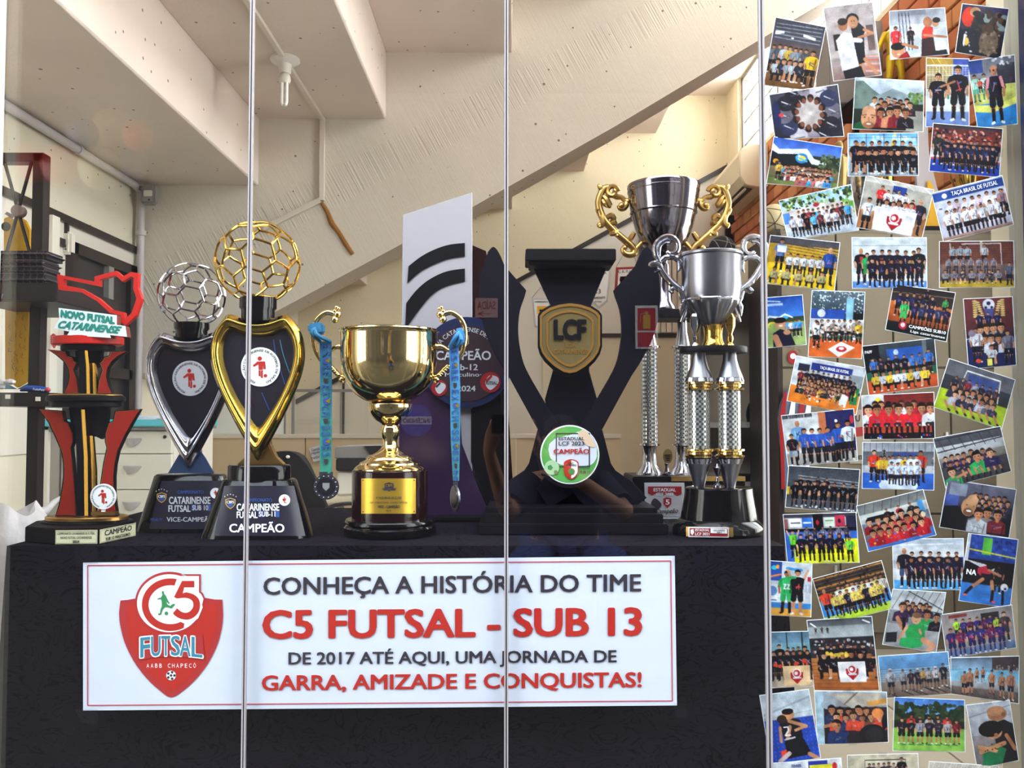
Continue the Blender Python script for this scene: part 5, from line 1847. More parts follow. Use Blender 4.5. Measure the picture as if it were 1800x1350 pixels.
def qhandle(h, f, Y):
    h.ptube(f([(1198, 463), (1192, 457), (1184, 452), (1174, 452), (1166, 455), (1160, 462)]), [3, 4, 4.5, 4.5, 4, 3], Y, 9)
    h.ptube(f([(1160, 462), (1153, 450), (1151, 438), (1154, 428), (1162, 420), (1172, 416), (1182, 418), (1190, 426), (1191, 438), (1185, 446), (1176, 446), (1172, 442)]), [4, 4, 4, 4, 4.2, 4.4, 4.4, 4.4, 4.2, 4, 3.4, 2.4], Y, 9)
    h.ptube(f([(1158, 458), (1158, 444), (1160, 433), (1168, 425), (1177, 424)]), [2.5] * 5, Y, 7)
    h.ptube(f([(1158, 466), (1166, 480), (1175, 492), (1186, 502), (1196, 510), (1204, 522), (1208, 536), (1203, 552), (1197, 566)]), [5, 5, 5, 5, 4.8, 4.6, 4.2, 3.6, 2], Y, 10)
    for pts, w in (([(1160, 466), (1150, 464), (1143, 467), (1142, 471)], 4), ([(1164, 476), (1156, 476), (1150, 480)], 3), ([(1186, 505), (1178, 512), (1184, 516)], 3.5), ([(1170, 486), (1180, 500), (1190, 506), (1196, 514)], 3),
                   ([(1198, 516), (1203, 508), (1199, 504)], 3), ([(1203, 528), (1198, 540), (1196, 556)], 4), ([(1192, 460), (1195, 470), (1190, 480)], 3), ([(1192, 512), (1197, 524), (1199, 538)], 3)):
        leaf(h, f(pts), w, Y, -0.004)


for side in (0, 1):
    f = (lambda p: p) if side == 0 else (lambda p: mirror(p, 1249))
    h = MB()
    qhandle(Fat(h, 1.25), f, Yq)
    h.build('handle', 'chrome', tq, smooth=True)
# ================================================================== banner on the window
YB = 1.783
bn = thing('banner', 'wide white paper banner with a red C5 FUTSAL shield and large lettering, on the glass', 'banner', at(667, 1248, YB))
nx, ny = 60, 6
q = [(146, 989), (1186, 977), (1190, 1240), (146, 1249)]
vs, fs = [], []


def bquad(x, y, off=0.0):
    """point on the slightly wavy paper"""
    w = 0.0
    return at(x, y, YB + w - off)


for j in range(ny + 1):
    for i in range(nx + 1):
        u, v = i / nx, j / ny
        a = Vector(q[0]) * (1 - u) + Vector(q[1]) * u
        b = Vector(q[3]) * (1 - u) + Vector(q[2]) * u
        p = a * (1 - v) + b * v
        vs.append(bquad(p.x, p.y))
for j in range(ny):
    for i in range(nx):
        a = j * (nx + 1) + i
        fs.append((a, a + 1, a + nx + 2, a + nx + 1))
o = MB().add(vs, fs).build('paper', 'paper', bn)


def bt(s, quad, m, **k):
    # cut long glyph quads finely enough by fitting on the flat front of the paper
    def fn(u, v):
        a = Vector(quad[0]) * (1 - u) + Vector(quad[1]) * u
        b = Vector(quad[3]) * (1 - u) + Vector(quad[2]) * u
        p = a * (1 - v) + b * v
        return bquad(p.x, p.y, 0.0016)
    return text(s, fn, m, bn, **k)


def bp(name, loop, m, off=0.0012, holes=()):
    return MB().flat(loop, 0, holes, lambda x, y: bquad(x, y, off)).build(name, m, bn)


def lines_between(a, b, w):
    d = (Vector(b) - Vector(a))
    n = Vector((-d.y, d.x)).normalized() * w
    k = 24
    return [tuple(Vector(a) + d * i / k + n) for i in range(k + 1)] + [tuple(Vector(b) - d * i / k - n) for i in range(k + 1)]


for a, b in (((154, 994), (1179, 986)), ((1179, 986), (1182, 1232)), ((1182, 1232), (154, 1240)), ((154, 1240), (154, 994))):
    bp('border_line', lines_between(a, b, 0.9), 'redline')
bt('CONHE\u00c7A A HIST\u00d3RIA DO TIME', [(463, 1007), (1127, 1001), (1127, 1047), (463, 1053)], 'ink', bold=0.035)
bt('C5 FUTSAL - SUB 13', [(461, 1072), (1129, 1067), (1129, 1118), (461, 1124)], 'redink', bold=0.055)
bt('DE 2017 AT\u00c9 AQUI, UMA JORNADA DE', [(507, 1141), (1084, 1137), (1084, 1171), (507, 1175)], 'ink', bold=0.035)
bt('GARRA, AMIZADE E CONQUISTAS!', [(460, 1187), (1128, 1181), (1128, 1213), (460, 1219)], 'redink', bold=0.045)
# shield: outline from the logo
Z6 = lambda pts: [(130 + x / 3.158, 960 + y / 3.158) for x, y in pts]
body = Z6([(258, 302), (300, 298), (345, 290)] + [(540, 250), (735, 288), (780, 296), (824, 297)]) + Z6(spline2([(828, 380), (822, 450), (795, 550), (745, 650), (680, 735), (610, 800), (540, 840), (475, 800), (400, 730), (330, 635), (280, 530), (255, 430), (250, 370)], 3, False))
bp('shield_edge', body, 'redshade', 0.0012)
inner = Z6([(290, 328), (345, 318), (540, 290), (735, 318), (795, 325)]) + Z6(spline2([(796, 400), (785, 470), (755, 560), (710, 640), (655, 710), (595, 770), (540, 803), (480, 765), (415, 705), (355, 620), (315, 530), (290, 430)], 3, False))
bp('shield_field', inner, 'redink', 0.0014)
# white C5 plaque
disc_o = Z6(circ(530, 315, 191, 48, 173, math.radians(18), math.radians(305)) + [(592, 157), (704, 156), (704, 252), (716, 262), (728, 290)])
bp('disc_edge', disc_o, 'redshade', 0.0016)
disc_i = Z6(circ(530, 317, 180, 48, 161, math.radians(18), math.radians(302)) + [(594, 166), (694, 166), (694, 256), (707, 268), (719, 292)])
bp('disc_field', disc_i, 'whiteink', 0.0018)
# the C
Cc = circ(545, 328, 168, 40, 140, math.radians(72), math.radians(300))
Ci = circ(545, 328, 130, 40, 103, math.radians(303), math.radians(70)) if False else list(reversed(circ(545, 328, 131, 40, 103, math.radians(58), math.radians(292))))
Cpts = [(573, 183), (556, 219)]
bp('letter_c', Z6(circ(535, 325, 158, 40, 146, math.radians(62), math.radians(283)) + list(reversed(circ(535, 325, 121, 40, 108, math.radians(48), math.radians(281))))), 'redink', 0.002)
# the 5
five = [(600, 193), (668, 193), (668, 229), (612, 229), (604, 262)] + spline2([(622, 256), (660, 266), (690, 290), (700, 325), (692, 365), (665, 395), (630, 408), (590, 402), (560, 385), (550, 372)], 4, False) + [(572, 345)] + spline2([(580, 352), (600, 366), (625, 370), (648, 358), (662, 335), (660, 310), (645, 294), (620, 287), (595, 288), (572, 290), (556, 282)], 4, False)
bp('letter_five_gap', Z6([(590, 183), (574, 230), (540, 285), (560, 300), (556, 345), (535, 378), (575, 412), (600, 424), (640, 440), (690, 400), (715, 340), (700, 280), (660, 250), (625, 245), (630, 240), (680, 238), (680, 183)]), 'whiteink', 0.0022)
bp('letter_five', Z6(five), 'redink', 0.0024)
# green player
pl = [(487, 256), (493, 248), (500, 254), (499, 264), (508, 272), (516, 290), (524, 305), (531, 318), (526, 320), (512, 304), (516, 322), (534, 332), (543, 325), (551, 320), (562, 322), (557, 330), (549, 336), (542, 346), (524, 340), (505, 338), (492, 352), (486, 370), (484, 381), (468, 382), (467, 375), (478, 372), (480, 352), (488, 332), (487, 308), (483, 292), (464, 296), (463, 292), (484, 284), (491, 270)]
bp('player_figure', Z6(pl), 'green', 0.0026)
bp('player_ball', Z6(circ(513, 373, 10, 20)), 'green', 0.0026)
# FUTSAL lettering with white and dark outline
bp('word_shadow', Z6([(355, 495), (440, 488), (540, 484), (640, 488), (712, 492), (726, 632), (640, 618), (540, 612), (440, 618), (366, 634)]), 'redshade', 0.0026)


def arch(x, y):
    t = (x - 540) / 180
    return y + 12 * t * t


for i, (ch_, x0, x1) in enumerate((('F', 368, 424), ('U', 428, 482), ('T', 484, 536), ('S', 538, 590), ('A', 588, 648), ('L', 652, 714))):
    for off, grow, m_, bold in ((0.0028, 7, 'whiteink', 0.09), (0.003, 0, 'bluegreen', 0.03)):
        def fn(u, v, x0=x0, x1=x1, g=grow, off=off):
            x = x0 - g + (x1 - x0 + 2 * g) * u
            y = 503 - g + (105 + 2 * g) * v
            y = 503 + (y - 503)
            y = arch(x, y) + (-6 if v < 0.5 else 0)
            px, py = 130 + x / 3.158, 960 + y / 3.158
            return bquad(px, py, off)
        text(ch_, fn, m_, bn, bold=bold)
for i, c in enumerate('AABB CHAPEC\u00d3'):
    if c != ' ':
        x0 = 403 + i * 23.6
        y0 = 652 if c != '\u00d3' else 645
        p = Z6([(x0, y0), (x0 + 14, y0), (x0 + 14, 675), (x0, 675)])
        bt(c, p, 'whiteink', bold=0.0)
bp('ball_print', Z6(circ(539, 718, 27, 24)), 'whiteink', 0.0018)
for k in range(6):
    a = 2 * PI * k / 5
    r = 19 if k < 5 else 0
    bp('ball_patch', Z6(circ(539 + r * math.cos(a), 718 + r * math.sin(a), 8, 5)), 'ink', 0.0022)
for nm, pts in (('tape_strip', [(131, 962), (171, 961), (172, 991), (133, 993)]), ('tape_strip', [(132, 1247), (172, 1246), (172, 1275), (140, 1269)]), ('tape_strip', [(1180, 962), (1212, 961), (1216, 1010), (1186, 1008)]), ('tape_strip', [(1184, 1236), (1206, 1236), (1208, 1262), (1188, 1262)]), ('tape_strip', [(430, 966), (444, 966), (444, 992), (430, 992)])):
    MB().flat(pts, YB - 0.0045).build(nm, 'tape', bn)

# ================================================================== left display rack and what it carries
YR = 2.75
rk = thing('display_rack', 'dark brown metal display rack with crossed braces at the far left', 'rack', (at(40, 700, YR).x, YR, 0))
rp_ = lambda n, x0, y0, x1, y1, d=0.04, Y=YR, m='rack': MB().pbox(x0, y0, x1, y1, Y, d).build(n, m, rk, bevel=0.002)
xl_, xr__ = at(-60, 700, YR).x, at(67, 700, YR).x
ztop = at(40, 268, YR).z
MB().box(xr__ - 0.035, YR, 0, xr__, YR + 0.045, ztop).build('post', 'rack', rk, bevel=0.002)
MB().box(xl_, YR, 0, xl_ + 0.035, YR + 0.045, ztop).build('post', 'rack', rk, bevel=0.002)
MB().box(xl_, YR, ztop - 0.03, xr__, YR + 0.045, ztop).build('top_bar', 'rack', rk, bevel=0.002)
c0 = at(32, 371, YR)
for x, y in ((8, 284), (56, 284), (10, 450), (54, 450)):
    MB().tube([at(x, y, YR + 0.012), at(32, 371, YR + 0.012)], 0.0055, 8).build('brace', 'rack', rk)
MB().tube([c0 + Vector((0, -0.012, 0)), c0 + Vector((0, 0.02, 0))], 0.019, 24).build('brace_hub', mat('brown_grey_hub', '7c6864', 0.5), rk, bevel=0.002)
for y0, y1, right in ((497, 530, 100), (690, 714, 84)):
    a, b = at(-60, y1, YR - 0.13), at(right, y0, YR - 0.13)
    MB().box(a.x, YR - 0.13, a.z, b.x, YR + 0.3, b.z).build('shelf', 'rack', rk, bevel=0.003)
for x, y in ((13, 697), (66, 701)):
    MB().pbox(x - 4, y - 3.5, x + 4, y + 4, YR - 0.134, 0.004).build('price_tag', 'white', rk)
# folded shirts
zsh = at(0, 497, YR - 0.13).z
fo = 0
for i in range(4):
    t = MB()
    x0, x1 = at(-30, 480, YR - 0.12).x, at(80 + random.uniform(-3, 5), 480, YR - 0.12).x
    z0 = zsh + 0.026 * i
    t.box(x0, YR - 0.125 + random.uniform(0, .01), z0 + 0.001, x1, YR - 0.004, z0 + 0.025)
    o = t.build('folded_shirt', 'jacket', bevel=0.011, bseg=3)
    pos = ['lowest', 'second from the bottom', 'third from the bottom', 'topmost'][i]
    tag(o, 'folded dark plaid shirt on the upper rack shelf, %s of its stack' % pos, 'shirt', 'folded shirts on the rack')
def plaid():
    m = M['jacket'].copy()
    m.name = 'dark_plaid_fabric'
    n, l = m.node_tree.nodes, m.node_tree.links
    b = n['Principled BSDF']
    t = n.new('ShaderNodeTexCoord')
    br = n.new('ShaderNodeTexBrick')
    br.offset = 0
    br.inputs['Scale'].default_value = 24
    br.inputs['Mortar Size'].default_value = 0.035
    br.inputs['Brick Width'].default_value = 0.5
    br.inputs['Row Height'].default_value = 0.5
    br.inputs['Color1'].default_value = (*srgb('171115'), 1)
    br.inputs['Color2'].default_value = (*srgb('1b1418'), 1)
    br.inputs['Mortar'].default_value = (*srgb('56464c'), 1)
    mp = n.new('ShaderNodeMapping')
    mp.inputs['Rotation'].default_value = (PI / 2, 0, 0)
    l.new(t.outputs['Object'], mp.inputs[0])
    l.new(mp.outputs[0], br.inputs['Vector'])
    l.new(br.outputs['Color'], b.inputs['Base Color'])
    return m


pm = plaid()
for o in COL.objects:
    if o.name.startswith('folded_shirt'):
        o.data.materials[0] = pm
# yellow jerseys
def jersey(name, label, pts, Y, m, extra=()):
    t = thing(name, label, 'shirt', at(sum(p[0] for p in pts) / len(pts), max(p[1] for p in pts), Y))
    MB().plate(pts, Y, 0.012).build('cloth', m, t, bevel=0.003)
    for nm, p2, m2 in extra:
        MB().plate(p2, Y - 0.002, 0.003).build(nm, m2, t)
    return t


YJ = 2.88
j1 = jersey('yellow_jersey', 'yellow jersey with signatures hanging behind the lower bay of the rack', [(8, 536), (52, 536), (53, 668), (40, 676), (30, 682), (20, 674), (8, 668)], YJ, 'yellow',
            [('neck_trim', [(22, 536), (30, 536), (30, 548), (22, 546)], 'bluegreen'), ('hem_trim', [(8, 672), (30, 684), (53, 672), (53, 684), (8, 684)], 'bluegreen')])
for k in range(26):
    x, y = random.uniform(14, 46), random.uniform(545, 655)
    MB().ptube([(x, y), (x + random.uniform(-2, 3), y + 3), (x + random.uniform(-3, 2), y + 5), (x + random.uniform(-1, 4), y + random.uniform(7, 11))], 0.28, YJ - 0.002, 4, 2).build('signature', 'ink', j1)
jersey('yellow_jersey', 'yellow jersey with grey collar hanging behind the crossed braces of the rack', [(6, 383), (16, 380), (24, 386), (34, 380), (46, 388), (54, 405), (54, 470), (6, 470)], YJ - 0.03, 'yellow',
       [('collar', [(8, 376), (20, 384), (30, 378), (28, 372), (20, 376), (12, 372)], 'plastic'), ('crest', circ(10, 398, 8, 16), 'ink')])
# blue package and clear bag on the rack
bp2 = thing('blue_package', 'shiny blue plastic package lying on the lower rack shelf', 'package', at(60, 690, YR))
MB().ptube([(30, 686, .02), (45, 683, .01), (66, 684, 0), (84, 686, 0), (88, 687, 0)], [2, 5.5, 6, 5, 1.5], YR - 0.05, 12).build('wrapper', 'skyblue', bp2, smooth=True)
tquad('FutsApp', [(58, 682), (79, 683), (79, 688), (58, 687)], YR - 0.068, 'whiteink', bp2, bold=0.03)
MB().pball(84, 685, YR - 0.06, 4.2).build('end_sticker', 'redline', bp2, smooth=True)
g = thing('plastic_bundle', 'crumpled translucent grey plastic bundle at the left of the rack shelf', 'bag', at(18, 690, YR))
mb = MB()
for i in range(9):
    mb.pball(random.uniform(-4, 22), random.uniform(668, 682), YR + random.uniform(-0.06, -0.03), random.uniform(5, 9), seg=8, rings=5, sc=(1.2, 1, .7))
mb.build('film', 'bag', g)
# white plastic bag by the table
vs, fs = [], []
wbg = thing('plastic_bag', 'large white translucent plastic bag on the floor beside the table left end', 'bag', (at(14, 1100, 2.45).x, 2.45, 0))
mb = MB()
cxb = at(14, 1000, 2.45).x
za = at(0, 893, 2.45).z
R_ = 40
for j in range(17):
    v = j / 16
    for i in range(R_):
        a = 2 * PI * i / R_
        rx = (0.17 - 0.03 * v) * (1 - 0.5 * max(0, v - .88) * 8)
        w = 1 + 0.05 * math.sin(5 * a + 3 * v) + 0.04 * math.sin(11 * a + 9 * v)
        vs.append((cxb + rx * w * math.cos(a), 2.45 + rx * 0.65 * w * math.sin(a), za * v + 0.02 * math.sin(3 * a) * (v > .6)))
for j in range(16):
    for i in range(R_):
        a, b = j * R_ + i, j * R_ + (i + 1) % R_
        fs.append((a, b, b + R_, a + R_))
fs.append(tuple(range(R_ - 1, -1, -1)))
fs.append(tuple(range(16 * R_, 17 * R_)))
mb.add(vs, fs)
mb.build('bag_film', 'bag', wbg, smooth=True)
MB().ptube([(62, 906, 0), (74, 898, .02), (84, 884, .04), (92, 876, .05)], [9, 8, 5, 2], 2.5, 10).build('bag_handle', 'bag', wbg, smooth=True)
# small crest ornament on the wall strip
cr = thing('crest_magnet', 'small red and white crest hanging on the pale wall strip above the tiered trophy', 'crest', at(94, 610, 4.185))
MB().plate([(89, 590), (93, 586), (98, 590), (98, 604), (94, 612), (89, 604)], 4.185, 0.012).build('crest_body', 'redline', cr)
MB().plate([(91, 591), (96, 591), (96, 600), (91, 600)], 4.183, 0.002).build('crest_field', 'whiteink', cr)

# ================================================================== pennants on the back wall
def pennant(label, pts, Y, border, field, cord=None, extra=(), words=()):
    t = thing('pennant', label, 'pennant', at(pts[0][0], pts[0][1], Y), 'pennants on the back wall')
    MB().plate(pts, Y, 0.006).build('cloth', border, t, bevel=0.001, bseg=1)
    c = (sum(p[0] for p in pts) / len(pts), sum(p[1] for p in pts) / len(pts))
    MB().plate([(c[0] + (x - c[0]) * .84, c[1] + (y - c[1]) * .88) for x, y in pts], Y - 0.002, 0.002).build('field', field, t)
    for nm, p2, m2 in extra:
        MB().plate(p2, Y - 0.004, 0.002).build(nm, m2, t)
    for s, qd, m2 in words:
        tquad(s, qd, Y - 0.005, m2, t, bold=0.03)
    if cord:
        MB().tube([at(x, y, Y + 0.003) for x, y in cord], 0.003, 5).build('cord', 'plastic', t)
    return t


YPn = 9.213
pennant('red-bordered pennant with a red and black emblem, right of the black cup trophy top', [(1083, 470), (1134, 468), (1140, 520), (1112, 545), (1080, 515)], YPn, 'darkred', 'whiteink', [(1083, 470), (1106, 428), (1122, 470)],
        [('flag', [(1090, 486), (1126, 484), (1126, 506), (1090, 507)], 'ink'), ('flag_stripe', [(1090, 489), (1126, 487), (1126, 491), (1090, 493)], 'red'), ('flag_stripe', [(1090, 498), (1126, 496), (1126, 500), (1090, 502)], 'red'), ('flag_canton', circ(1095, 492, 6, 16), 'red')],
        [('C. R. FLAMENGO', [(1087, 475), (1130, 474), (1130, 479), (1087, 480)], 'ink')])
pennant('white pennant with black lettering, right of the black trophy centre panel', [(1036, 470), (1074, 468), (1068, 530), (1052, 542), (1038, 528)], YPn, 'silverink', 'whiteink', None, [],
        [('PARTICIPA', [(1042, 478), (1066, 478), (1066, 482), (1042, 482)], 'ink'), ('13', [(1048, 508), (1056, 508), (1056, 516), (1048, 516)], 'ink'), ('CAMPEONATO', [(1042, 522), (1064, 521), (1064, 525), (1042, 526)], 'ink'), ('FUTSAL', [(1046, 529), (1058, 529), (1058, 532), (1046, 532)], 'ink')])
pennant('white fringed pennant with a yellow patch, left of the bronze shield', [(935, 524), (966, 524), (968, 560), (958, 580), (940, 574)], YPn, 'silverink', 'whiteink', [(935, 524), (950, 505), (966, 524)],
        [('patch', [(944, 538), (962, 538), (962, 552), (944, 552)], 'yellow'), ('patch', [(948, 544), (960, 544), (958, 558), (950, 558)], 'blueink')], [('CAMPEONATO', [(940, 529), (963, 529), (963, 532), (940, 532)], 'ink')])
so_ = thing('wall_switch', 'small white double switch plate on the back wall behind the plate trophy', 'switch', at(885, 745, 9.15))
MB().pbox(879, 712, 890, 746, 9.14, 0.02).build('plate', 'white', so_, bevel=0.004)
for y in (717, 731):
    MB().pbox(881, y, 888, y + 9, 9.13, 0.012).build('rocker', 'panel', so_)

# ================================================================== air conditioner
ac = thing('air_conditioner', 'cream split air conditioner mounted on the brick wall under the high window', 'air conditioner', (2.30, 8.2, 3.1))
acy0, acy1 = 7.75, 8.85
za0, za1 = ZC + 2.12, ZC + 2.52
prof = [(2.355, za1), (2.20, za1), (2.12, za1 - 0.03), (2.09, za1 - 0.10), (2.09, za0 + 0.10), (2.14, za0 + 0.02), (2.24, za0), (2.355, za0)]
MB().prism(prof, [], lambda x, z: Vector((x, acy0, z)), lambda x, z: Vector((x, acy1, z))).build('casing', mat('cream_plastic', 'ddd3b8', 0.45), ac, bevel=0.008)
MB().prism([(2.13, za0 + 0.018), (2.22, za0 - 0.001), (2.22, za0 - 0.005), (2.125, za0 + 0.014)], [], lambda x, z: Vector((x, acy0 + 0.06, z)), lambda x, z: Vector((x, acy1 - 0.06, z))).build('outlet', 'darkplastic', ac)
MB().prism([(2.15, za0 + 0.008), (2.165, za0 + 0.004), (2.165, za0 - 0.012), (2.15, za0 - 0.008)], [], lambda x, z: Vector((x, acy0 + 0.06, z)), lambda x, z: Vector((x, acy1 - 0.06, z))).build('louvre', 'white', ac)

# ================================================================== right side: cabinets, shelves and what stands on them
YK = 4.0
kx0, kx1, ky = at(1372, 700, YK).x, at(1766, 700, YK).x, at(1500, 405, YK).z
kb = thing('tall_cabinet', 'wide tall beige cabinet with dark edges standing behind the taped photographs', 'cabinet', ((kx0 + kx1) / 2, YK, 0))
MB().box(kx0, YK, 0, min(kx1, 2.34), YK + 0.45, ky).build('body', 'olive', kb)
for i in range(4):
    x0 = kx0 + (min(kx1, 2.34) - kx0) * i / 4
    x1 = kx0 + (min(kx1, 2.34) - kx0) * (i + 1) / 4
    for z0, z1 in ((0.08, 0.62), (0.63, 1.30), (1.31, ky - 0.02)):
        d = MB().box(x0 + 0.004, YK - 0.018, z0, x1 - 0.004, YK, z1).build('door', 'olive', kb, bevel=0.002, bseg=1)
        if i in (0, 2):
            MB().box(x1 - 0.03, YK - 0.03, (z0 + z1) / 2 - 0.04, x1 - 0.02, YK - 0.018, (z0 + z1) / 2 + 0.04).build('handle', 'handle', d)
MB().box(kx0 - 0.02, YK - 0.03, 0, kx0, YK + 0.45, ky).build('edge_strip', 'trim', kb)
# open shelves, left of the cabinet
YS2 = 4.55
sx0, sx1 = at(1226, 700, YS2).x, at(1368, 700, YS2).x
zt3 = at(0, 452, YS2).z
sh_ = thing('open_shelves', 'open shelving unit with pale back and grey shelves behind the satin silver cup', 'shelving', ((sx0 + sx1) / 2, YS2, 0))
MB().box(sx0, YS2 + 0.4, 0, sx1, YS2 + 0.42, zt3 + 0.0).build('back_panel', mat('shelf_back', 'b8a995', 0.6), sh_)
for x in (sx0, sx1 - 0.02):
    MB().box(x, YS2, 0, x + 0.02, YS2 + 0.4, zt3 + 0.02).build('side_panel', 'olive' if x == sx0 else 'trim', sh_)
SHZ = []
for py in (505, 742, 848, 960, 1100):
    z = at(0, py, YS2).z
    SHZ.append(z)
    MB().box(sx0 + 0.02, YS2, z - 0.03, sx1 - 0.02, YS2 + 0.4, z).build('shelf', 'plastic', sh_)
# handball-like balls on top shelf
def ball_thing(label, px, py, Y, r, m, z=None):
    p = at(px, py, Y)
    if z is not None:
        p.z = z + r
    t = thing('ball', label, 'ball', (p.x, Y, p.z - r))
    MB().ball(p, r, 24, 16).build('cover', m, t, smooth=True)
    mb = MB()
    for ax_ in range(3):
        R = Matrix.Rotation(ax_ * 1.05 + 0.3, 3, (0.3, 1, 0.5))
        for tt in (0.45, -0.45):
            ring = []
            for i in range(28):
                a = 2 * PI * i / 28
                v = R @ Vector((math.cos(a) * math.sqrt(1 - tt * tt), math.sin(a) * math.sqrt(1 - tt * tt), tt))
                ring.append(p + v * (r * 1.0))
            mb.tube(ring, r * 0.025, 5, closed=True)
    mb.build('seam', 'ink' if m != 'jacket' else 'plastic', t, smooth=True)
    return t


M['balltan'] = mat('tan_leather', 'c9b991', 0.6)
zsT = SHZ[0]
ball_thing('black football with grey seams above the satin silver cup', 1269, 440, 4.75, 0.075, 'jacket', z=zsT + 0.17)
b1 = ball_thing('tan football beside the black football on the top shelf', 1301, 440, 4.79, 0.055, 'balltan', z=zsT + 0.17)
b2 = ball_thing('tan football on the top shelf close to the right handle of the satin silver cup', 1330, 440, 4.66, 0.06, 'balltan', z=zsT + 0.17)
bx = thing('storage_box', 'plain tan box under the footballs on the top shelf', 'box', at(1295, 505, 4.7))
MB().box(sx0 + 0.03, 4.62, zsT + 0.001, sx1 - 0.05, 4.86, zsT + 0.17).build('carton', 'tan', bx, bevel=0.003)


def mini_cup(label, cx, Y, z, h, w, m, base='blackm', handles=True, group='small trophies on the shelves'):
    """little cup trophy: base, stem and bowl with two ears"""
    x = at(cx, 700, Y).x
    t = thing('small_cup', label, 'trophy', (x, Y, z), group)
    MB().box(x - w * .3, Y - w * .3, z + 0.001, x + w * .3, Y + w * .3, z + h * .2).build('base', base, t, bevel=0.003)
    MB().lathe(x, Y, [(w * .22, z + h * .2), (w * .07, z + h * .32), (w * .06, z + h * .45), (w * .2, z + h * .55), (w * .38, z + h * .72), (w * .42, z + h), (w * .38, z + h), (w * .3, z + h * .7)], 24, cap=False).build('bowl', m, t, smooth=True)
    if handles:
        for s in (-1, 1):
            pts = [(x + s * w * a, Y, z + h * b) for a, b in ((.38, .93), (.55, .95), (.58, .8), (.45, .65), (.28, .6))]
            q_, r_ = catmull([Vector(p) for p in pts], [w * .035] * 5, 3)
            MB().tube(q_, r_, 7).build('handle', m, t, smooth=True)
    return t


mini_cup('small gold cup on the middle open shelf by the glass seam', 1322, 4.7, SHZ[3], 0.26, 0.14, 'gold')
mini_cup('small silver cup on the second open shelf by the glass seam', 1345, 4.75, SHZ[1], 0.20, 0.12, 'chrome')
mini_cup('small gold cup with red base low on the open shelves', 1348, 4.68, SHZ[4], 0.30, 0.13, 'brass', base='darkred')
# curved black trophy on the third shelf
cb = thing('curved_trophy', 'black S-shaped trophy with a silver top on the open shelf beside the crystal columns', 'trophy', at(1322, 848, 4.66))
zs3 = SHZ[2]
MB().plate(spline2([(1322, 704), (1340, 704), (1344, 712), (1330, 716), (1324, 730), (1334, 752), (1344, 776), (1346, 800), (1336, 822), (1326, 838), (1318, 838), (1330, 812), (1334, 790), (1326, 768), (1316, 748), (1313, 724)], 3), 4.66, 0.02).build('curve', 'blackm', cb, bevel=0.003)
a, b = at(1304, 848, 4.6), at(1350, 836, 4.6)
MB().box(a.x, 4.6, zs3 + 0.001, b.x, 4.74, zs3 + 0.035).build('base', 'blackm', cb, bevel=0.003)
MB().pball(1334, 708, 4.66, 5).build('ball_top', 'chrome', cb, smooth=True)
# things on the tall cabinet
ztk = ky


def figure(name, label, cx, Y, z, h, m, lean=0.0):
    """one-piece statuette of a player: head, trunk, bent arms, striding legs, on a small base"""
    x = at(cx, 300, Y).x
    t = thing(name, label, 'statuette', (x, Y, z))
    P = lambda a, b, c=0.0: Vector((x + a * h, Y + c * h, z + 0.06 * h + b * h))
    MB().box(x - .13 * h, Y - .1 * h, z + 0.001, x + .13 * h, Y + .1 * h, z + .065 * h).build('base', 'blackm', t, bevel=0.003)
    b = MB()

    def limb(pts, rs):
        q_, r_ = catmull([Vector(p) for p in pts], [r * h for r in rs], 4)
        b.tube(q_, r_, 10)
    limb([P(-.09, 0), P(-.07, .22, -.02), P(-.045, .45)], [.03, .045, .06])
    limb([P(.10, .0, .03), P(.08, .24, -.02), P(.045, .45)], [.03, .045, .06])
    limb([P(0, .40), P(0, .52), P(0, .66), P(0, .77), P(0, .82)], [.075, .085, .105, .10, .045])
    limb([P(-.10, .76), P(-.17, .62), P(-.23, .48, -.03)], [.045, .035, .025])
    limb([P(.10, .76), P(.18, .66), P(.19, .50, -.05)], [.045, .035, .025])
    b.ball(P(0, .90), .062 * h, 16, 12, (.9, 1, 1.15))
    for s in (-1, 1):
        b.ball(P(s * .09 + (.01 if s > 0 else 0), .0, -.03), .04 * h, 10, 8, (.8, 1.6, .6))
    for q_ in (P(-.235, .45, -.03), P(.19, .47, -.05)):
        b.ball(q_, .028 * h, 10, 8)
    o = b.build('figure', m, t, smooth=True)
    rm = o.modifiers.new('fuse', 'REMESH')
    rm.mode = 'VOXEL'
    rm.voxel_size = h * 0.012
    rm.use_smooth_shade = True
    return t


M['yellowfig'] = mat('yellow_gold_figure', 'd9c021', 0.35, 0.3)
# black wall bracket shelf for the yellow figure
hs = thing('wall_shelf', 'dark wall shelf and black box under the yellow statuette, by the high windows', 'shelf', (2.1, 5.2, 2.6))
zfig = at(1572, 168, 5.0).z
MB().box(at(1500, 0, 5.0).x, 4.9, zfig - 0.03, XR, 5.4, zfig).build('board', 'blackm', hs, bevel=0.003)
for x in (at(1510, 0, 5.0).x, 2.28):
    MB().box(x, 5.1, zfig - 0.2, x + 0.03, 5.13, zfig - 0.03).build('bracket', 'blackm', hs)
figure('player_statuette', 'bright yellow player statuette on the dark wall shelf, between the upper photographs', 1575, 5.0, zfig, 0.46, 'yellowfig')
bk = thing('speaker_box', 'grey upright box with a pale lid beside the yellow statuette', 'box', at(1500, 142, 5.1))
a, b = at(1455, 142, 5.15), at(1548, 40, 5.15)
MB().box(a.x, 5.12, zfig + 0.001 if a.x > at(1500, 0, 5.0).x else zfig, b.x, 5.35, b.z).build('case', 'plastic', bk, bevel=0.006)
figure('player_statuette', 'antique gold statuette on top of the tall cabinet, left end', 1476, 4.08, ztk, 0.44, 'bronze')
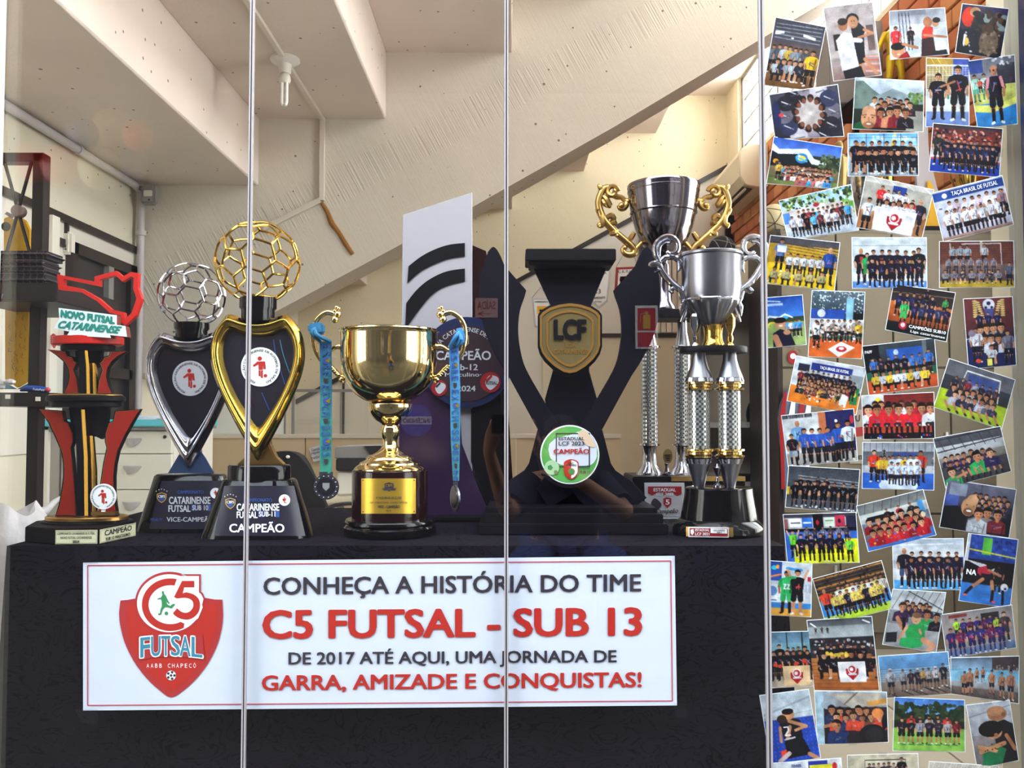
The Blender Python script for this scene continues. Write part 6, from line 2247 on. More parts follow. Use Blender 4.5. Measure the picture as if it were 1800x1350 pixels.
mini_cup('large silver cup on top of the tall cabinet', 1518, 4.3, ztk, 0.38, 0.2, 'chrome', group='trophies on top of the tall cabinet')
ball_thing('tan football resting on top of the tall cabinet at its left corner', 1362, 396, 4.1, 0.075, 'balltan', z=ztk)
mini_cup('gold cup on top of the tall cabinet behind the TACA BRASIL photograph', 1714, 4.2, ztk, 0.40, 0.17, 'gold', group='trophies on top of the tall cabinet')
mini_cup('dark silver cup at the right end of the cabinet top', 1770, 4.25, ztk, 0.34, 0.13, 'darkchrome', group='trophies on top of the tall cabinet')
mini_cup('gold cup on the cabinet top between silver cup and letter trophy', 1562, 4.12, ztk, 0.28, 0.12, 'gold', group='trophies on top of the tall cabinet')
# grey and yellow curved plate trophy
lt = thing('curved_plate_trophy', 'grey curved plate trophy with yellow inlays on the tall cabinet', 'trophy', at(1640, 405, 4.1))
MB().plate(spline2([(1606, 405), (1612, 330), (1606, 260), (1616, 205), (1630, 215), (1634, 270), (1648, 330), (1668, 405)], 3), 4.12, 0.02).build('plate', 'greyplate', lt, bevel=0.002)
MB().plate(spline2([(1628, 405), (1634, 360), (1630, 320), (1640, 325), (1650, 360), (1655, 405)], 3), 4.105, 0.012).build('inlay', 'yellow', lt, bevel=0.002)
MB().box(at(1596, 0, 4.1).x, 4.08, ztk + 0.001, at(1680, 0, 4.1).x, 4.2, ztk + 0.04).build('base', 'blackm', lt, bevel=0.003)
# things hung on the cabinet front
cs = thing('round_sticker', 'round red sticker with a football on the beige cabinet front', 'sticker', at(1394, 640, 3.975))
MB().plate(circ(1394, 628, 9, 28, 12), 3.976, 0.005).build('disc', 'darkred', cs)
MB().plate(circ(1394, 626, 5, 20), 3.974, 0.003).build('ball_print', 'whiteink', cs)
jp = thing('striped_jersey', 'red, white and blue striped jersey hanging on the beige cabinet by the glass seam', 'jersey', at(1390, 700, 3.95))
pts = [(1368, 740), (1372, 712), (1380, 690), (1392, 680), (1410, 678), (1425, 690), (1425, 860), (1380, 880), (1374, 800)]
MB().plate(pts, 3.95, 0.02).build('cloth', mat('grey_blue_cloth', '56627a', 0.8), jp, bevel=0.005)
for x0, m_ in ((1368, 'darkred'), (1384, 'whiteink'), (1400, 'darkred'), (1412, 'whiteink')):
    MB().plate([(x0 + 2, 735), (x0 + 10, 690), (x0 + 15, 690), (x0 + 10, 780), (x0 + 12, 860), (x0 + 6, 860), (x0 + 4, 790)], 3.946, 0.004).build('stripe', m_, jp)
ft = thing('sponsor_poster', 'small poster with dark FU letters on the beige cabinet between photographs', 'poster', at(1516, 760, 3.975))
MB().pbox(1494, 720, 1530, 815, 3.976, 0.004).build('sheet', mat('grey_poster', '9c9284', 0.6), ft)
tbox('FU', 1498, 729, 1512, 741, 3.974, 'ink', ft, bold=0.05)
MB().flat([(1500, 752), (1518, 750), (1518, 766), (1500, 768)], 3.974).build('red_mark', 'darkred', ft)
tbox('uon', 1492, 800, 1516, 808, 3.974, 'ink', ft, bold=0.05)

# ================================================================== outside, behind the camera (seen mirrored in the glass)
def outside_sign(name, label, px0, py0, px1, py1, ys=4.0):
    """a sign on the outside wall whose mirror image falls on these pixels"""
    Yv = 2 * YG + ys
    a, b = at(px0, py1, Yv), at(px1, py0, Yv)
    t = thing(name, label, 'sign', ((a.x + b.x) / 2, -ys, a.z))
    return t, a, b, -ys


t, a, b, y = outside_sign('extinguisher_sign', 'red fire extinguisher sign mirrored in the glass over the black trophy arm', 1117, 537, 1156, 613)
MB().box(a.x, y - 0.006, a.z, b.x, y, b.z).build('board', 'whiteink', t)
w, h = b.x - a.x, b.z - a.z
MB().box(a.x + w * .1, y, a.z + h * .42, b.x - w * .1, y + 0.002, b.z - h * .06).build('field', 'red', t)
MB().box(a.x + w * .1, y, a.z + h * .04, b.x - w * .1, y + 0.002, a.z + h * .38).build('field', 'red', t)
xm = (a.x + b.x) / 2
MB().box(xm - w * .16, y + 0.002, a.z + h * .46, xm + w * .16, y + 0.005, a.z + h * .78).build('extinguisher', 'yellow', t)
MB().box(xm - w * .06, y + 0.002, a.z + h * .78, xm + w * .06, y + 0.005, a.z + h * .86).build('valve', 'yellow', t)
MB().tube([(xm, y + .004, a.z + h * .84), (xm - w * .26, y + .004, a.z + h * .8), (xm - w * .28, y + .004, a.z + h * .6)], 0.004, 6).build('hose', 'yellow', t)


def back_text(s, x0, z0, x1, z1, y, m, parent, **k):
    return text(s, lambda u, v: Vector((x1 - (x1 - x0) * u, y, z1 - (z1 - z0) * v)), m, parent, **k)


t2, a, b, y = outside_sign('exit_sign', 'small exit sign reading SAIDA mirrored on the black arm left of the seam', 835, 524, 875, 558)
MB().box(a.x, y - 0.006, a.z, b.x, y, b.z).build('board', mat('pale_red_sign', 'c89a92', 0.5), t2)
back_text('SA\u00cdDA', a.x + .02, a.z + .07, b.x - .02, b.z - .01, y + 0.002, 'darkred', t2, bold=0.04)
back_text('\u2192', a.x + .02, a.z + .01, b.x - .06, a.z + .055, y + 0.002, 'darkred', t2, bold=0.03)
t3, a, b, y = outside_sign('fire_sign', 'round blue INCENDIO sign mirrored over the plate trophy', 704, 708, 760, 770)
cx, cz, r = (a.x + b.x) / 2, (a.z + b.z) / 2, (b.x - a.x) / 2
MB().tube([(cx, y - 0.006, cz), (cx, y, cz)], r, 40).build('disc', 'skyblue', t3)
MB().box(cx - r * .95, y, cz - r * .25, cx + r * .95, y + 0.002, cz + r * .25).build('band', 'silverink', t3)
back_text('INC\u00caNDIO', cx - r * .85, cz - r * .17, cx + r * .85, cz + r * .2, y + 0.004, 'ink', t3, bold=0.03)

for i, (bx_, by_, rr, colr, lab) in enumerate([(58, 285, 33, 'b83a30', 'dark red balloon, lowest left of the mirrored balloon bunch'), (108, 292, 34, 'c0453a', 'red balloon above the rack post in the mirrored bunch'), (146, 236, 27, '5a6c90', 'grey-blue balloon at the upper left of the mirrored bunch'),
                                             (200, 232, 38, 'c8b486', 'large beige balloon at the top of the mirrored bunch'), (243, 240, 26, 'd06a48', 'orange balloon at the upper right of the mirrored bunch'), (176, 296, 36, 'bfae88', 'beige balloon low in the middle of the mirrored bunch'), (234, 288, 25, '6a7890', 'pale blue balloon at the lower right of the mirrored bunch')]):
    s_ = 3.86 - 0.46 * (0, 1, 1, 0, 1, 2, 0)[i]
    Yv = 2 * YG + s_
    p = at(bx_, by_, Yv)
    r = rr * Yv / FPX
    p.y = -s_
    t = thing('balloon', lab, 'balloon', p - Vector((0, 0, r * 1.1)), 'balloons mirrored in the glass')
    m = mat('balloon_rubber', colr, 0.3)
    MB().ball(p, r, 24, 16, (1, 1, 1.08)).build('skin', m, t, smooth=True)
    MB().lathe(p.x, p.y, [(0.012, p.z - r * 1.15), (0.004, p.z - r * 1.09), (0.01, p.z - r * 1.06)], 10).build('knot', m, t, smooth=True)
# ================================================================== the photographs taped to the window
SSF = 2
SKINS = ['c08a68', 'b57d5c', 'a56d4e', 'cf9d7c', 'bb8765']
HAIR = ['1c1412', '2a1c16', '120d0c', '3a271c']


def C3(c):
    return np.array([int(c[i:i + 2], 16) for i in (0, 2, 4)], dtype=np.float32)


class Pic:
    def __init__(s, w, h):
        s.W, s.H = int(w * SSF), int(h * SSF)
        s.a = np.zeros((s.H, s.W, 3), np.float32)
        s.rnd = random.Random(int(w * 7 + h))

    def _blk(s, x0, y0, x1, y1):
        x0, x1 = max(0, int(math.floor(x0))), min(s.W, int(math.ceil(x1)))
        y0, y1 = max(0, int(math.floor(y0))), min(s.H, int(math.ceil(y1)))
        if x1 <= x0 or y1 <= y0:
            return None
        yy, xx = np.mgrid[y0:y1, x0:x1]
        return x0, y0, x1, y1, xx + 0.5, yy + 0.5

    def v(s, c1, c2=None, y0=0.0, y1=1.0, x0=0.0, x1=1.0):
        """vertical gradient band"""
        c1, c2 = C3(c1), C3(c2 or c1)
        a, b = int(round(y0 * s.H)), int(round(y1 * s.H))
        p, q = int(round(x0 * s.W)), int(round(x1 * s.W))
        if b > a and q > p:
            t = np.linspace(0, 1, b - a, dtype=np.float32)[:, None, None]
            s.a[a:b, p:q] = c1 * (1 - t) + c2 * t
        return s

    r = v

    def e(s, cx, cy, rx, ry, c):
        """ellipse: centre in unit coordinates, radii in units of the height; all in 0..1"""
        X, Y, RX, RY = cx * s.W, cy * s.H, max(rx * s.H, .6), max(ry * s.H, .6)
        k = s._blk(X - RX, Y - RY, X + RX, Y + RY)
        if k:
            x0, y0, x1, y1, xx, yy = k
            m = ((xx - X) / RX) ** 2 + ((yy - Y) / RY) ** 2 <= 1
            s.a[y0:y1, x0:x1][m] = C3(c)
        return s

    def p(s, pts, c):
        q = [(x * s.W, y * s.H) for x, y in pts]
        xs, ys = [t[0] for t in q], [t[1] for t in q]
        k = s._blk(min(xs), min(ys), max(xs), max(ys))
        if k:
            x0, y0, x1, y1, xx, yy = k
            m = np.zeros(xx.shape, bool)
            n = len(q)
            for i in range(n):
                (ax, ay), (bx, by) = q[i], q[(i + 1) % n]
                if ay == by:
                    continue
                m ^= ((ay > yy) != (by > yy)) & (xx < (bx - ax) * (yy - ay) / (by - ay) + ax)
            s.a[y0:y1, x0:x1][m] = C3(c)
        return s

    def l(s, x0, y0, x1, y1, w, c):
        """line, w in units of the height"""
        ax, ay, bx, by = x0 * s.W, y0 * s.H, x1 * s.W, y1 * s.H
        r = max(w * s.H / 2, .55)
        k = s._blk(min(ax, bx) - r, min(ay, by) - r, max(ax, bx) + r, max(ay, by) + r)
        if k:
            p0, q0, p1, q1, xx, yy = k
            L = (bx - ax) ** 2 + (by - ay) ** 2 + 1e-6
            t = np.clip(((xx - ax) * (bx - ax) + (yy - ay) * (by - ay)) / L, 0, 1)
            m = (xx - ax - t * (bx - ax)) ** 2 + (yy - ay - t * (by - ay)) ** 2 <= r * r
            s.a[q0:q1, p0:p1][m] = C3(c)
        return s

    def n(s, x0, y0, x1, y1, cols, n, r=0.012):
        """scattered blobs"""
        for _ in range(n):
            s.e(s.rnd.uniform(x0, x1), s.rnd.uniform(y0, y1), r * s.rnd.uniform(.6, 1.4), r * s.rnd.uniform(.6, 1.3), s.rnd.choice(cols))
        return s

    def man(s, x, yf, h, sh, so='15131a', sk=None, hair=None, pose='stand', socks='17151c', arms=None, num=None, bald=False):
        """person standing on yf with total height h (unit: picture height)"""
        k = s.H / s.W
        sk = sk or s.rnd.choice(SKINS)
        hair = hair or s.rnd.choice(HAIR)
        if pose == 'stand':
            u = h
            t = yf - h
            for d in (-1, 1):
                s.l(x + d * .06 * u * k, t + .52 * u, x + d * .075 * u * k, t + .80 * u, .085 * u, sk)
                s.l(x + d * .075 * u * k, t + .76 * u, x + d * .08 * u * k, t + .95 * u, .07 * u, socks)
                s.l(x + d * .08 * u * k, t + .97 * u, x + d * .12 * u * k, t + .985 * u, .045 * u, 'd8d4d0' if s.rnd.random() < .5 else '221c20')
                s.l(x + d * .06 * u * k, t + .50 * u, x + d * .075 * u * k, t + .66 * u, .125 * u, so)
                if arms != 'up':
                    s.l(x + d * .135 * u * k, t + .24 * u, x + d * .17 * u * k, t + .38 * u, .075 * u, sh)
                    s.l(x + d * .17 * u * k, t + .38 * u, x + d * (.155 if arms != 'front' else .05) * u * k, t + .52 * u, .05 * u, sk)
                else:
                    s.l(x + d * .135 * u * k, t + .22 * u, x + d * .22 * u * k, t + .02 * u, .055 * u, sk)
            s.p([(x - .15 * u * k, t + .20 * u), (x - .05 * u * k, t + .165 * u), (x + .05 * u * k, t + .165 * u), (x + .15 * u * k, t + .20 * u), (x + .115 * u * k, t + .53 * u), (x - .115 * u * k, t + .53 * u)], sh)
            hr = .068
            hy = t + .085 * u
        elif pose == 'squat':
            u = h
            t = yf - h
            s.l(x - .16 * u * k, t + .62 * u, x + .16 * u * k, t + .62 * u, .24 * u, so)
            for d in (-1, 1):
                s.l(x + d * .15 * u * k, t + .62 * u, x + d * .16 * u * k, t + .93 * u, .12 * u, sk if s.rnd.random() < .5 else socks)
                s.l(x + d * .16 * u * k, t + .95 * u, x + d * .21 * u * k, t + .96 * u, .07 * u, 'cfcac6' if s.rnd.random() < .5 else '2a2226')
                s.l(x + d * .2 * u * k, t + .33 * u, x + d * .16 * u * k, t + .60 * u, .085 * u, sk)
                s.l(x + d * .18 * u * k, t + .30 * u, x + d * .22 * u * k, t + .42 * u, .11 * u, sh)
            s.p([(x - .22 * u * k, t + .30 * u), (x - .07 * u * k, t + .24 * u), (x + .07 * u * k, t + .24 * u), (x + .22 * u * k, t + .30 * u), (x + .17 * u * k, t + .62 * u), (x - .17 * u * k, t + .62 * u)], sh)
            hr = .115
            hy = t + .125 * u
        else:   # bust
            u = h
            t = yf - h
            s.p([(x - .42 * u * k, yf), (x - .38 * u * k, t + .55 * u), (x - .12 * u * k, t + .43 * u), (x + .12 * u * k, t + .43 * u), (x + .38 * u * k, t + .55 * u), (x + .42 * u * k, yf)], sh)
            s.l(x, t + .35 * u, x, t + .46 * u, .15 * u, sk)
            hr = .2
            hy = t + .22 * u
        R = hr * u
        if not bald:
            s.e(x, hy - R * .28, R * 1.02, R * .98, hair)
        s.e(x, hy + R * .12, R * .84, R * (.98 if not bald else 1.1), sk)
        if bald:
            s.e(x, hy - R * .35, R * .8, R * .75, sk)
        if False:
            for d in (-1, 1):
                s.e(x + d * .33 * R * k, hy + R * .02, R * .12, R * .09, '241812')
                s.l(x + d * .2 * R * k, hy - R * .16, x + d * .5 * R * k, hy - R * .18, R * .08, '2c1d16')
            s.l(x - .28 * R * k, hy + R * .55, x + .28 * R * k, hy + R * .55, R * .16, 'efe6e0')
            s.l(x - .3 * R * k, hy + R * .66, x + .3 * R * k, hy + R * .66, R * .07, '8a4a40')
            s.l(x, hy + R * .1, x + .04 * R * k, hy + R * .3, R * .1, '9c6a50')
        # printed jersey: sponsor marks, darker folds on one side
        lum = int(sh[0:2], 16) + int(sh[2:4], 16) + int(sh[4:6], 16)
        dk = ''.join('%02x' % int(int(sh[i:i + 2], 16) * .62) for i in (0, 2, 4))
        lt = ''.join('%02x' % min(255, int(int(sh[i:i + 2], 16) * 1.18 + 10)) for i in (0, 2, 4))
        wx_, y0_, y1_ = {'stand': (.10, .24, .50), 'squat': (.15, .33, .58), 'bust': (.30, .60, .97)}[pose]
        s.l(x + wx_ * u * k, t + y0_ * u, x + wx_ * .85 * u * k, t + y1_ * u, .05 * u, dk)
        s.l(x - wx_ * .3 * u * k, t + (y0_ + .1) * u, x - wx_ * .5 * u * k, t + y1_ * u, .02 * u, dk)
        s.l(x - wx_ * .9 * u * k, t + y0_ * u, x - wx_ * .7 * u * k, t + (y0_ + y1_) / 2 * u, .025 * u, lt)
        mk = ['c9c6cc', '8a8a98', 'c04a48', '5c6cb0'] if lum < 330 else ['2a2838', '8c2c38', '2c3c78', '5a5866']
        for _ in range(3):
            s.l(x + s.rnd.uniform(-.7, .3) * wx_ * u * k, t + s.rnd.uniform(y0_ + .03, y1_ - .04) * u, x + s.rnd.uniform(-.1, .8) * wx_ * u * k, t + s.rnd.uniform(y0_ + .03, y1_ - .04) * u, .018 * u, s.rnd.choice(mk))
        s.e(x + .25 * R * k, hy + R * .25, R * .5, R * .7, ''.join('%02x' % int(int(sk[i:i + 2], 16) * .85) for i in (0, 2, 4)))
        s.e(x - .15 * R * k, hy + R * .15, R * .55, R * .75, sk)
        if not bald:
            s.p([(x - R * k, hy - R * .1), (x - R * .8 * k, hy - R * .9), (x + R * .8 * k, hy - R * .9), (x + R * k, hy - R * .05), (x + R * .6 * k, hy - R * .42), (x - R * .5 * k, hy - R * .38)], hair)
        if R * s.H > 3:
            for d in (-1, 1):
                s.e(x + d * .34 * R * k, hy + R * .08, R * .14, R * .12, '3a241c')
            s.l(x - .25 * R * k, hy + R * .62, x + .25 * R * k, hy + R * .62, R * .13, '8a5048')
        return s

    def row(s, n, x0, x1, yf, h, shirts, shorts='17141b', pose='stand', dy=0.0, jit=.03, **k):
        if isinstance(shirts, str):
            shirts = [shirts]
        for i in range(n):
            t = i / max(n - 1, 1)
            s.man(x0 + (x1 - x0) * t + s.rnd.uniform(-1, 1) * .006, yf + dy * t, h * (1 + s.rnd.uniform(-jit, jit)), shirts[i % len(shirts)], shorts if isinstance(shorts, str) else shorts[i % len(shorts)], pose=pose, **k)
        return s

    def crowd(s, x0, y0, x1, y1, shirts, rows, n, h, pose='bust', dy=0.0):
        for j in range(rows):
            y = y0 + (y1 - y0) * (j / max(rows - 1, 1))
            for i in range(n):
                t = (i + (.5 if j % 2 else 0)) / n
                s.man(x0 + (x1 - x0) * t + s.rnd.uniform(-.01, .01), y + dy * t + s.rnd.uniform(-.01, .01), h * s.rnd.uniform(.9, 1.1), s.rnd.choice(shirts), pose=pose)
        return s

    def flag(s, cx, cy, w, h, cloth='e9e6ea', sk=0.0):
        s.p([(cx - w / 2, cy - h / 2), (cx + w / 2, cy - h / 2 - sk), (cx + w / 2 * .98, cy + h / 2 - sk), (cx - w / 2 * .96, cy + h / 2)], cloth)
        k = s.H / s.W
        r = h * .36
        s.p([(cx - r * .9 * k, cy - r * .45), (cx + r * .9 * k, cy - r * .45), (cx + r * .85 * k, cy + r * .3), (cx, cy + r * 1.15), (cx - r * .85 * k, cy + r * .3)], 'a8202c')
        s.e(cx, cy - r * .35, r * .62, r * .62, 'e8dede')
        s.e(cx, cy - r * .35, r * .48, r * .48, 'b02430')
        s.e(cx - r * .1 * k, cy - r * .35, r * .26, r * .26, 'e8dede')
        s.l(cx - r * .5 * k, cy + r * .32, cx + r * .5 * k, cy + r * .32, r * .22, 'd8d4d8')
        return s

    def out(s):
        h, w = s.H // SSF, s.W // SSF
        b = s.a[:h * SSF, :w * SSF].reshape(h, SSF, w, SSF, 3).mean((1, 3)) / 255
        g = np.random.RandomState(w * 131 + h)
        lo = g.rand(h // 9 + 3, w // 9 + 3)
        yy, xx = np.linspace(0, lo.shape[0] - 1.01, h), np.linspace(0, lo.shape[1] - 1.01, w)
        yi, xi = yy.astype(int), xx.astype(int)
        fy, fx = (yy - yi)[:, None], (xx - xi)[None, :]
        L = (lo[yi][:, xi] * (1 - fy) + lo[yi + 1][:, xi] * fy) * (1 - fx) + (lo[yi][:, xi + 1] * (1 - fy) + lo[yi + 1][:, xi + 1] * fy) * fx
        b = np.clip(b + 0.16 * (b - 0.42), 0, 1)
        b = b * (0.82 + 0.30 * L)[:, :, None] * (1 + 0.10 * (g.rand(h, w, 1) - .5)) + 0.05 * (g.rand(h, w, 1) - .5)
        b = np.clip(b * 0.9, 0, 1)
        return np.where(b <= 0.04045, b / 12.92, ((b + 0.055) / 1.055) ** 2.4)


PHOTOS = []


def photo(TL, TR, BR, BL, label, Q=1.0):
    def deco(fn):
        PHOTOS.append((TL, TR, BR, BL, label, Q, fn))
        return fn
    return deco


NV, BK = '1b1c30', '15131a'
WD = 'b8693a'


@photo((1364, 31), (1451, 48), (1429, 159), (1343, 149), 'tilted team photograph in a dim gym with one player in yellow, top left')
def _(c):
    c.v('3c3a44', '4c4650', 0, .35).v('5a4a46', '6a5248', .35, .62).v('8a6238', '6e4a28', .62, 1)
    for i in range(5):
        c.l(.05, .08 + i * .05, .95, .05 + i * .06, .012, '8890a0')
    c.p([(.05, .19), (.22, .17), (.22, .21), (.05, .24)], 'e8f0f4').p([(.6, .17), (.85, .2), (.85, .24), (.6, .21)], 'e8f0f4').e(.4, .26, .02, .015, 'f4f6f8')
    c.row(7, .08, .72, .80, .42, ['6c7884', '4c525c', 'b0b6bc', 'c9a93c', '8a9098'], BK).row(5, .2, .66, .92, .34, ['aab0b8', '2c2a34', '8c929a'], BK, 'squat')
    c.man(.86, .95, .56, 'e0b428', BK)


@photo((1448, 14), (1533, 4), (1549, 131), (1466, 142), 'portrait photograph of a man in white hugging a cheering boy in black')
def _(c):
    c.v('a89c9c', 'b8acaa', 0, .7).v('a89c9c', '8a6c66', .7, 1).v('2a2024', '3c3034', .38, .6, .12, .26).v('5a4848', '7a6460', .3, .65, .8, .95)
    for i in range(5):
        c.l(.7, .72 + i * .05, 1, .74 + i * .05, .025, 'c86858' if i % 2 else 'd8a098')
    c.p([(.40, .52), (.62, .52), (.66, 1), (.5, 1)], 'b98060')
    c.p([(.5, .28), (.66, .25), (.8, .36), (.74, .42), (.7, .80), (.56, .82), (.5, .5)], '1a1820')
    c.l(.76, .36, .92, .42, .04, 'b98060').l(.92, .42, .62, .46, .035, 'b98060').l(.7, .76, .9, .96, .05, 'b98060')
    c.p([(.16, .46), (.34, .36), (.50, .40), (.56, .86), (.20, .88), (.18, .6)], 'dcd8de').l(.5, .48, .66, .5, .06, 'dcd8de').p([(.22, .88), (.60, .84), (.66, 1), (.24, 1)], '1c1a22')
    c.e(.34, .26, .065, .085, 'a56d4e').e(.34, .22, .065, .05, '2c201c')
    c.e(.55, .20, .085, .08, '17110f').e(.55, .24, .07, .085, 'c08a68').e(.55, .285, .022, .006, 'd8b8a8').e(.525, .225, .008, .006, '1a1210').e(.58, .225, .008, .006, '1a1210')


@photo((1564, 20), (1660, 14), (1668, 95), (1566, 104), 'photograph of a man in red embracing a player, a laughing boy in its corner')
def _(c):
    c.v('9a9ca6', 'b0b2ba', 0, .3).v('c6ccd4', 'd2d6da', .3, 1)
    c.v('7c808c', '8c909a', 0, .12, .15, .65)
    for x in (.16, .22, .28, .34):
        c.l(x, .05, x + .04, .9, .015, '3a3c50')
    c.e(.5, .42, .06, .05, 'b8d0a8')
    c.man(.36, .78, .42, '17141b', BK, arms='front')
    c.man(.10, .90, .58, 'd8343c', 'd8343c')
    c.p([(.56, .46), (.64, .36), (.74, .40), (.78, 1), (.52, 1)], '3a1c1e').p([(.56, .46), (.64, .34), (.76, .40), (.74, .60), (.56, .62)], 'd03a28')
    c.p([(.76, .46), (.88, .42), (.92, .60), (.92, .92), (.80, .95)], 'd8dadf').p([(.72, .9), (.96, .88), (.98, 1), (.7, 1)], '1e1c22')
    c.l(.6, .55, .98, .62, .05, 'b98060').e(.67, .28, .09, .11, 'a56d4e').e(.81, .30, .075, .09, 'c08a68').e(.83, .25, .08, .06, '2a1c16')
    c.e(.13, .84, .13, .14, 'c08a68').e(.13, .74, .14, .08, '17110f').e(.14, .905, .035, .012, 'e0ccc4').l(.22, .7, .46, .8, .06, 'b98060').p([(.18, .92), (.3, .84), (.38, 1), (.12, 1)], '9c1c28').p([(.28, .84), (.42, .84), (.46, 1), (.34, 1)], 'c8d8e0')


@photo((1692, 7), (1773, 16), (1758, 104), (1680, 91), 'dark photograph of a team huddle seen from behind, top right of the collage')
def _(c):
    c.v('4a3c50', '2c2834', 0, 1).v('3a3050', '2a2a4a', 0, .2)
    c.v('241f2a', '17151e', .5, 1)
    c.e(.18, .25, .14, .2, 'd0381c').e(.30, .14, .11, .1, 'b88a60').n(.3, .15, .95, .45, ['2a1d18', '3c2a20', '5a4030', '7c8a88', '1a1418'], 40, .07)
    c.p([(.05, .55), (.3, .45), (.45, .6), (.45, .98), (.08, .98)], '1b1a26').n(.1, .55, .5, .95, ['c8c8d0', '1b1a26', '2a2836'], 30, .025)
    c.e(.68, .7, .2, .26, '6a5848').e(.62, .45, .12, .12, '4a3426').n(.5, .5, .9, .95, ['5c4a3c', '8a7460', '7a6450'], 30, .03).e(.2, .75, .05, .08, 'e6b850').l(.15, .62, .15, .8, .04, 'e8e8ec')


@photo((1629, 102), (1703, 104), (1703, 222), (1628, 222), 'upright photograph of two players in black shaking hands before a goal net')
def _(c):
    c.v('b09040', '8c7c50', 0, .5).v('4456a8', '5060b0', 0, .45, .62, 1).v('d4dadf', 'ccd4da', .46, .8).v('7c90c0', '6880b8', .78, 1).l(0, .11, 1, .10, .02, 'e8eaee').l(.1, 0, .4, .3, .01, 'e8c040').l(.25, 0, .5, .25, .01, 'e8c040')
    for i in range(14):
        c.l(i / 13, .12, i / 13, .46, .006, 'dce0e8').l(0, .12 + i * .026, 1, .12 + i * .026, .005, 'dce0e8')
    c.l(0, .47, 1, .46, .012, 'e8eaee').v('3c8c78', '3c8c78', .52, .60, .42, .92)
    for i in range(5):
        c.l(.46 + i * .1, .5, .46 + i * .1, .62, .03, 'd4dadf')
    c.man(.28, .90, .68, '17151e').man(.74, .92, .82, '1b1822').l(.34, .42, .66, .34, .03, 'b57d5c')


@photo((1701, 108), (1783, 97), (1788, 217), (1719, 225), 'photograph of a shouting player in dark kit with pink sleeves on a yellow court')
def _(c):
    c.v('6c6e78', '8c8c94', 0, .3).v('c8c878', 'b8bc60', .3, .7).v('3c88c8', '3480c0', .66, 1).v('28407c', '3c4c8c', 0, .2, 0, .3).v('4c4c54', '3c3c44', .1, .4, .6, 1).p([(0, .66), (.5, .7), (1, .6), (1, .7), (.4, .8), (0, .76)], 'd8d870').n(.4, .0, .9, .12, ['c8ccd4'], 10, .02)
    c.row(2, .10, .30, .62, .42, ['a8d8c8', 'c8e0d0'], '5cb0a0', socks='4c7860').man(.2, .5, .22, 'c04838')
    c.man(.52, .97, .84, '241a2c', '1c1826').l(.38, .30, .34, .42, .05, 'c88890').l(.66, .30, .70, .42, .05, 'c88890').e(.52, .16, .05, .05, 'b57d5c').e(.52, .185, .018, .014, '3a1814')


@photo((1353, 167), (1472, 149), (1483, 239), (1363, 244), 'photograph of a team huddle taken from below with a ring of heads')
def _(c):
    c.v('4c4a58', '2e2c38', 0, 1)
    c.e(.55, .5, .34, .36, 'b9b0ae')
    for i in range(12):
        a = 2 * PI * i / 12
        x, y = .53 + .36 * math.cos(a), .5 + .52 * math.sin(a)
        c.e(x, y, .2, .17, ['6b6672', '2b2833', '24222e', '8c8490', 'b8b2ba', '343a56'][i % 6])
        c.l(x - .06, y - .05, x + .06, y + .04, .02, 'c8c4cc').l(x - .04, y + .05, x + .08, y + .02, .02, '4a4456')
    for i in range(12):
        a = 2 * PI * i / 12 + .2
        x, y = .54 + .21 * math.cos(a), .5 + .32 * math.sin(a)
        c.e(x, y, .075, .075, '2a1a18').e(x - .03 * math.cos(a), y - .04 * math.sin(a), .05, .055, '7a4a3a')
    c.e(.07, .45, .09, .3, '30365c').e(.13, .48, .05, .04, 'd04040').e(.55, .5, .03, .03, 'd8d4d0')


@photo((1504, 137), (1624, 143), (1622, 231), (1499, 226), 'selfie photograph of a smiling bald man and boys in front of green mountains')
def _(c):
    c.v('c6d2de', 'b0bcc8', 0, .3).v('5c6c5c', '3c4a38', .3, .6).v('26302a', '1c221e', .6, 1)
    c.p([(0, .06), (.12, .05), (.25, .2), (.4, .34), (.4, .6), (0, .6)], '6a7a74').p([(.3, .35), (.55, .18), (.8, .3), (1, .2), (1, .5), (.3, .5)], '8c9aa0').n(.78, .25, 1, .5, ['6a8a50', '4c6a38', '82985c'], 40, .03)
    c.p([(.8, .6), (1, .55), (1, 1), (.75, 1)], '9c9a92').v('2a2c26', '2a2c26', .47, .6, .8, 1)
    c.crowd(.3, .62, .85, .72, ['2c4a8c', '1c1a22', 'c8ccd2', '3a2c2c', '8c3c38'], 2, 6, .26).crowd(.4, .95, .85, 1.0, ['b98060', '7c2028', '1a1820'], 1, 4, .42)
    c.l(.45, .36, .62, .42, .015, 'd8d0c8').p([(0, 1), (.03, .88), (.12, .84), (.2, 1)], '1e5a38')
    c.e(.22, .78, .145, .2, 'c4906c').e(.22, .66, .13, .13, 'cc9a78').e(.22, .91, .11, .07, '96684c').e(.225, .885, .045, .014, 'e8d8d0').e(.165, .76, .02, .012, '2a1a14').e(.275, .76, .02, .012, '2a1a14').l(.13, .72, .19, .71, .015, '5c3c2c').l(.25, .71, .31, .72, .015, '5c3c2c').l(.22, .76, .225, .84, .03, 'a87050')


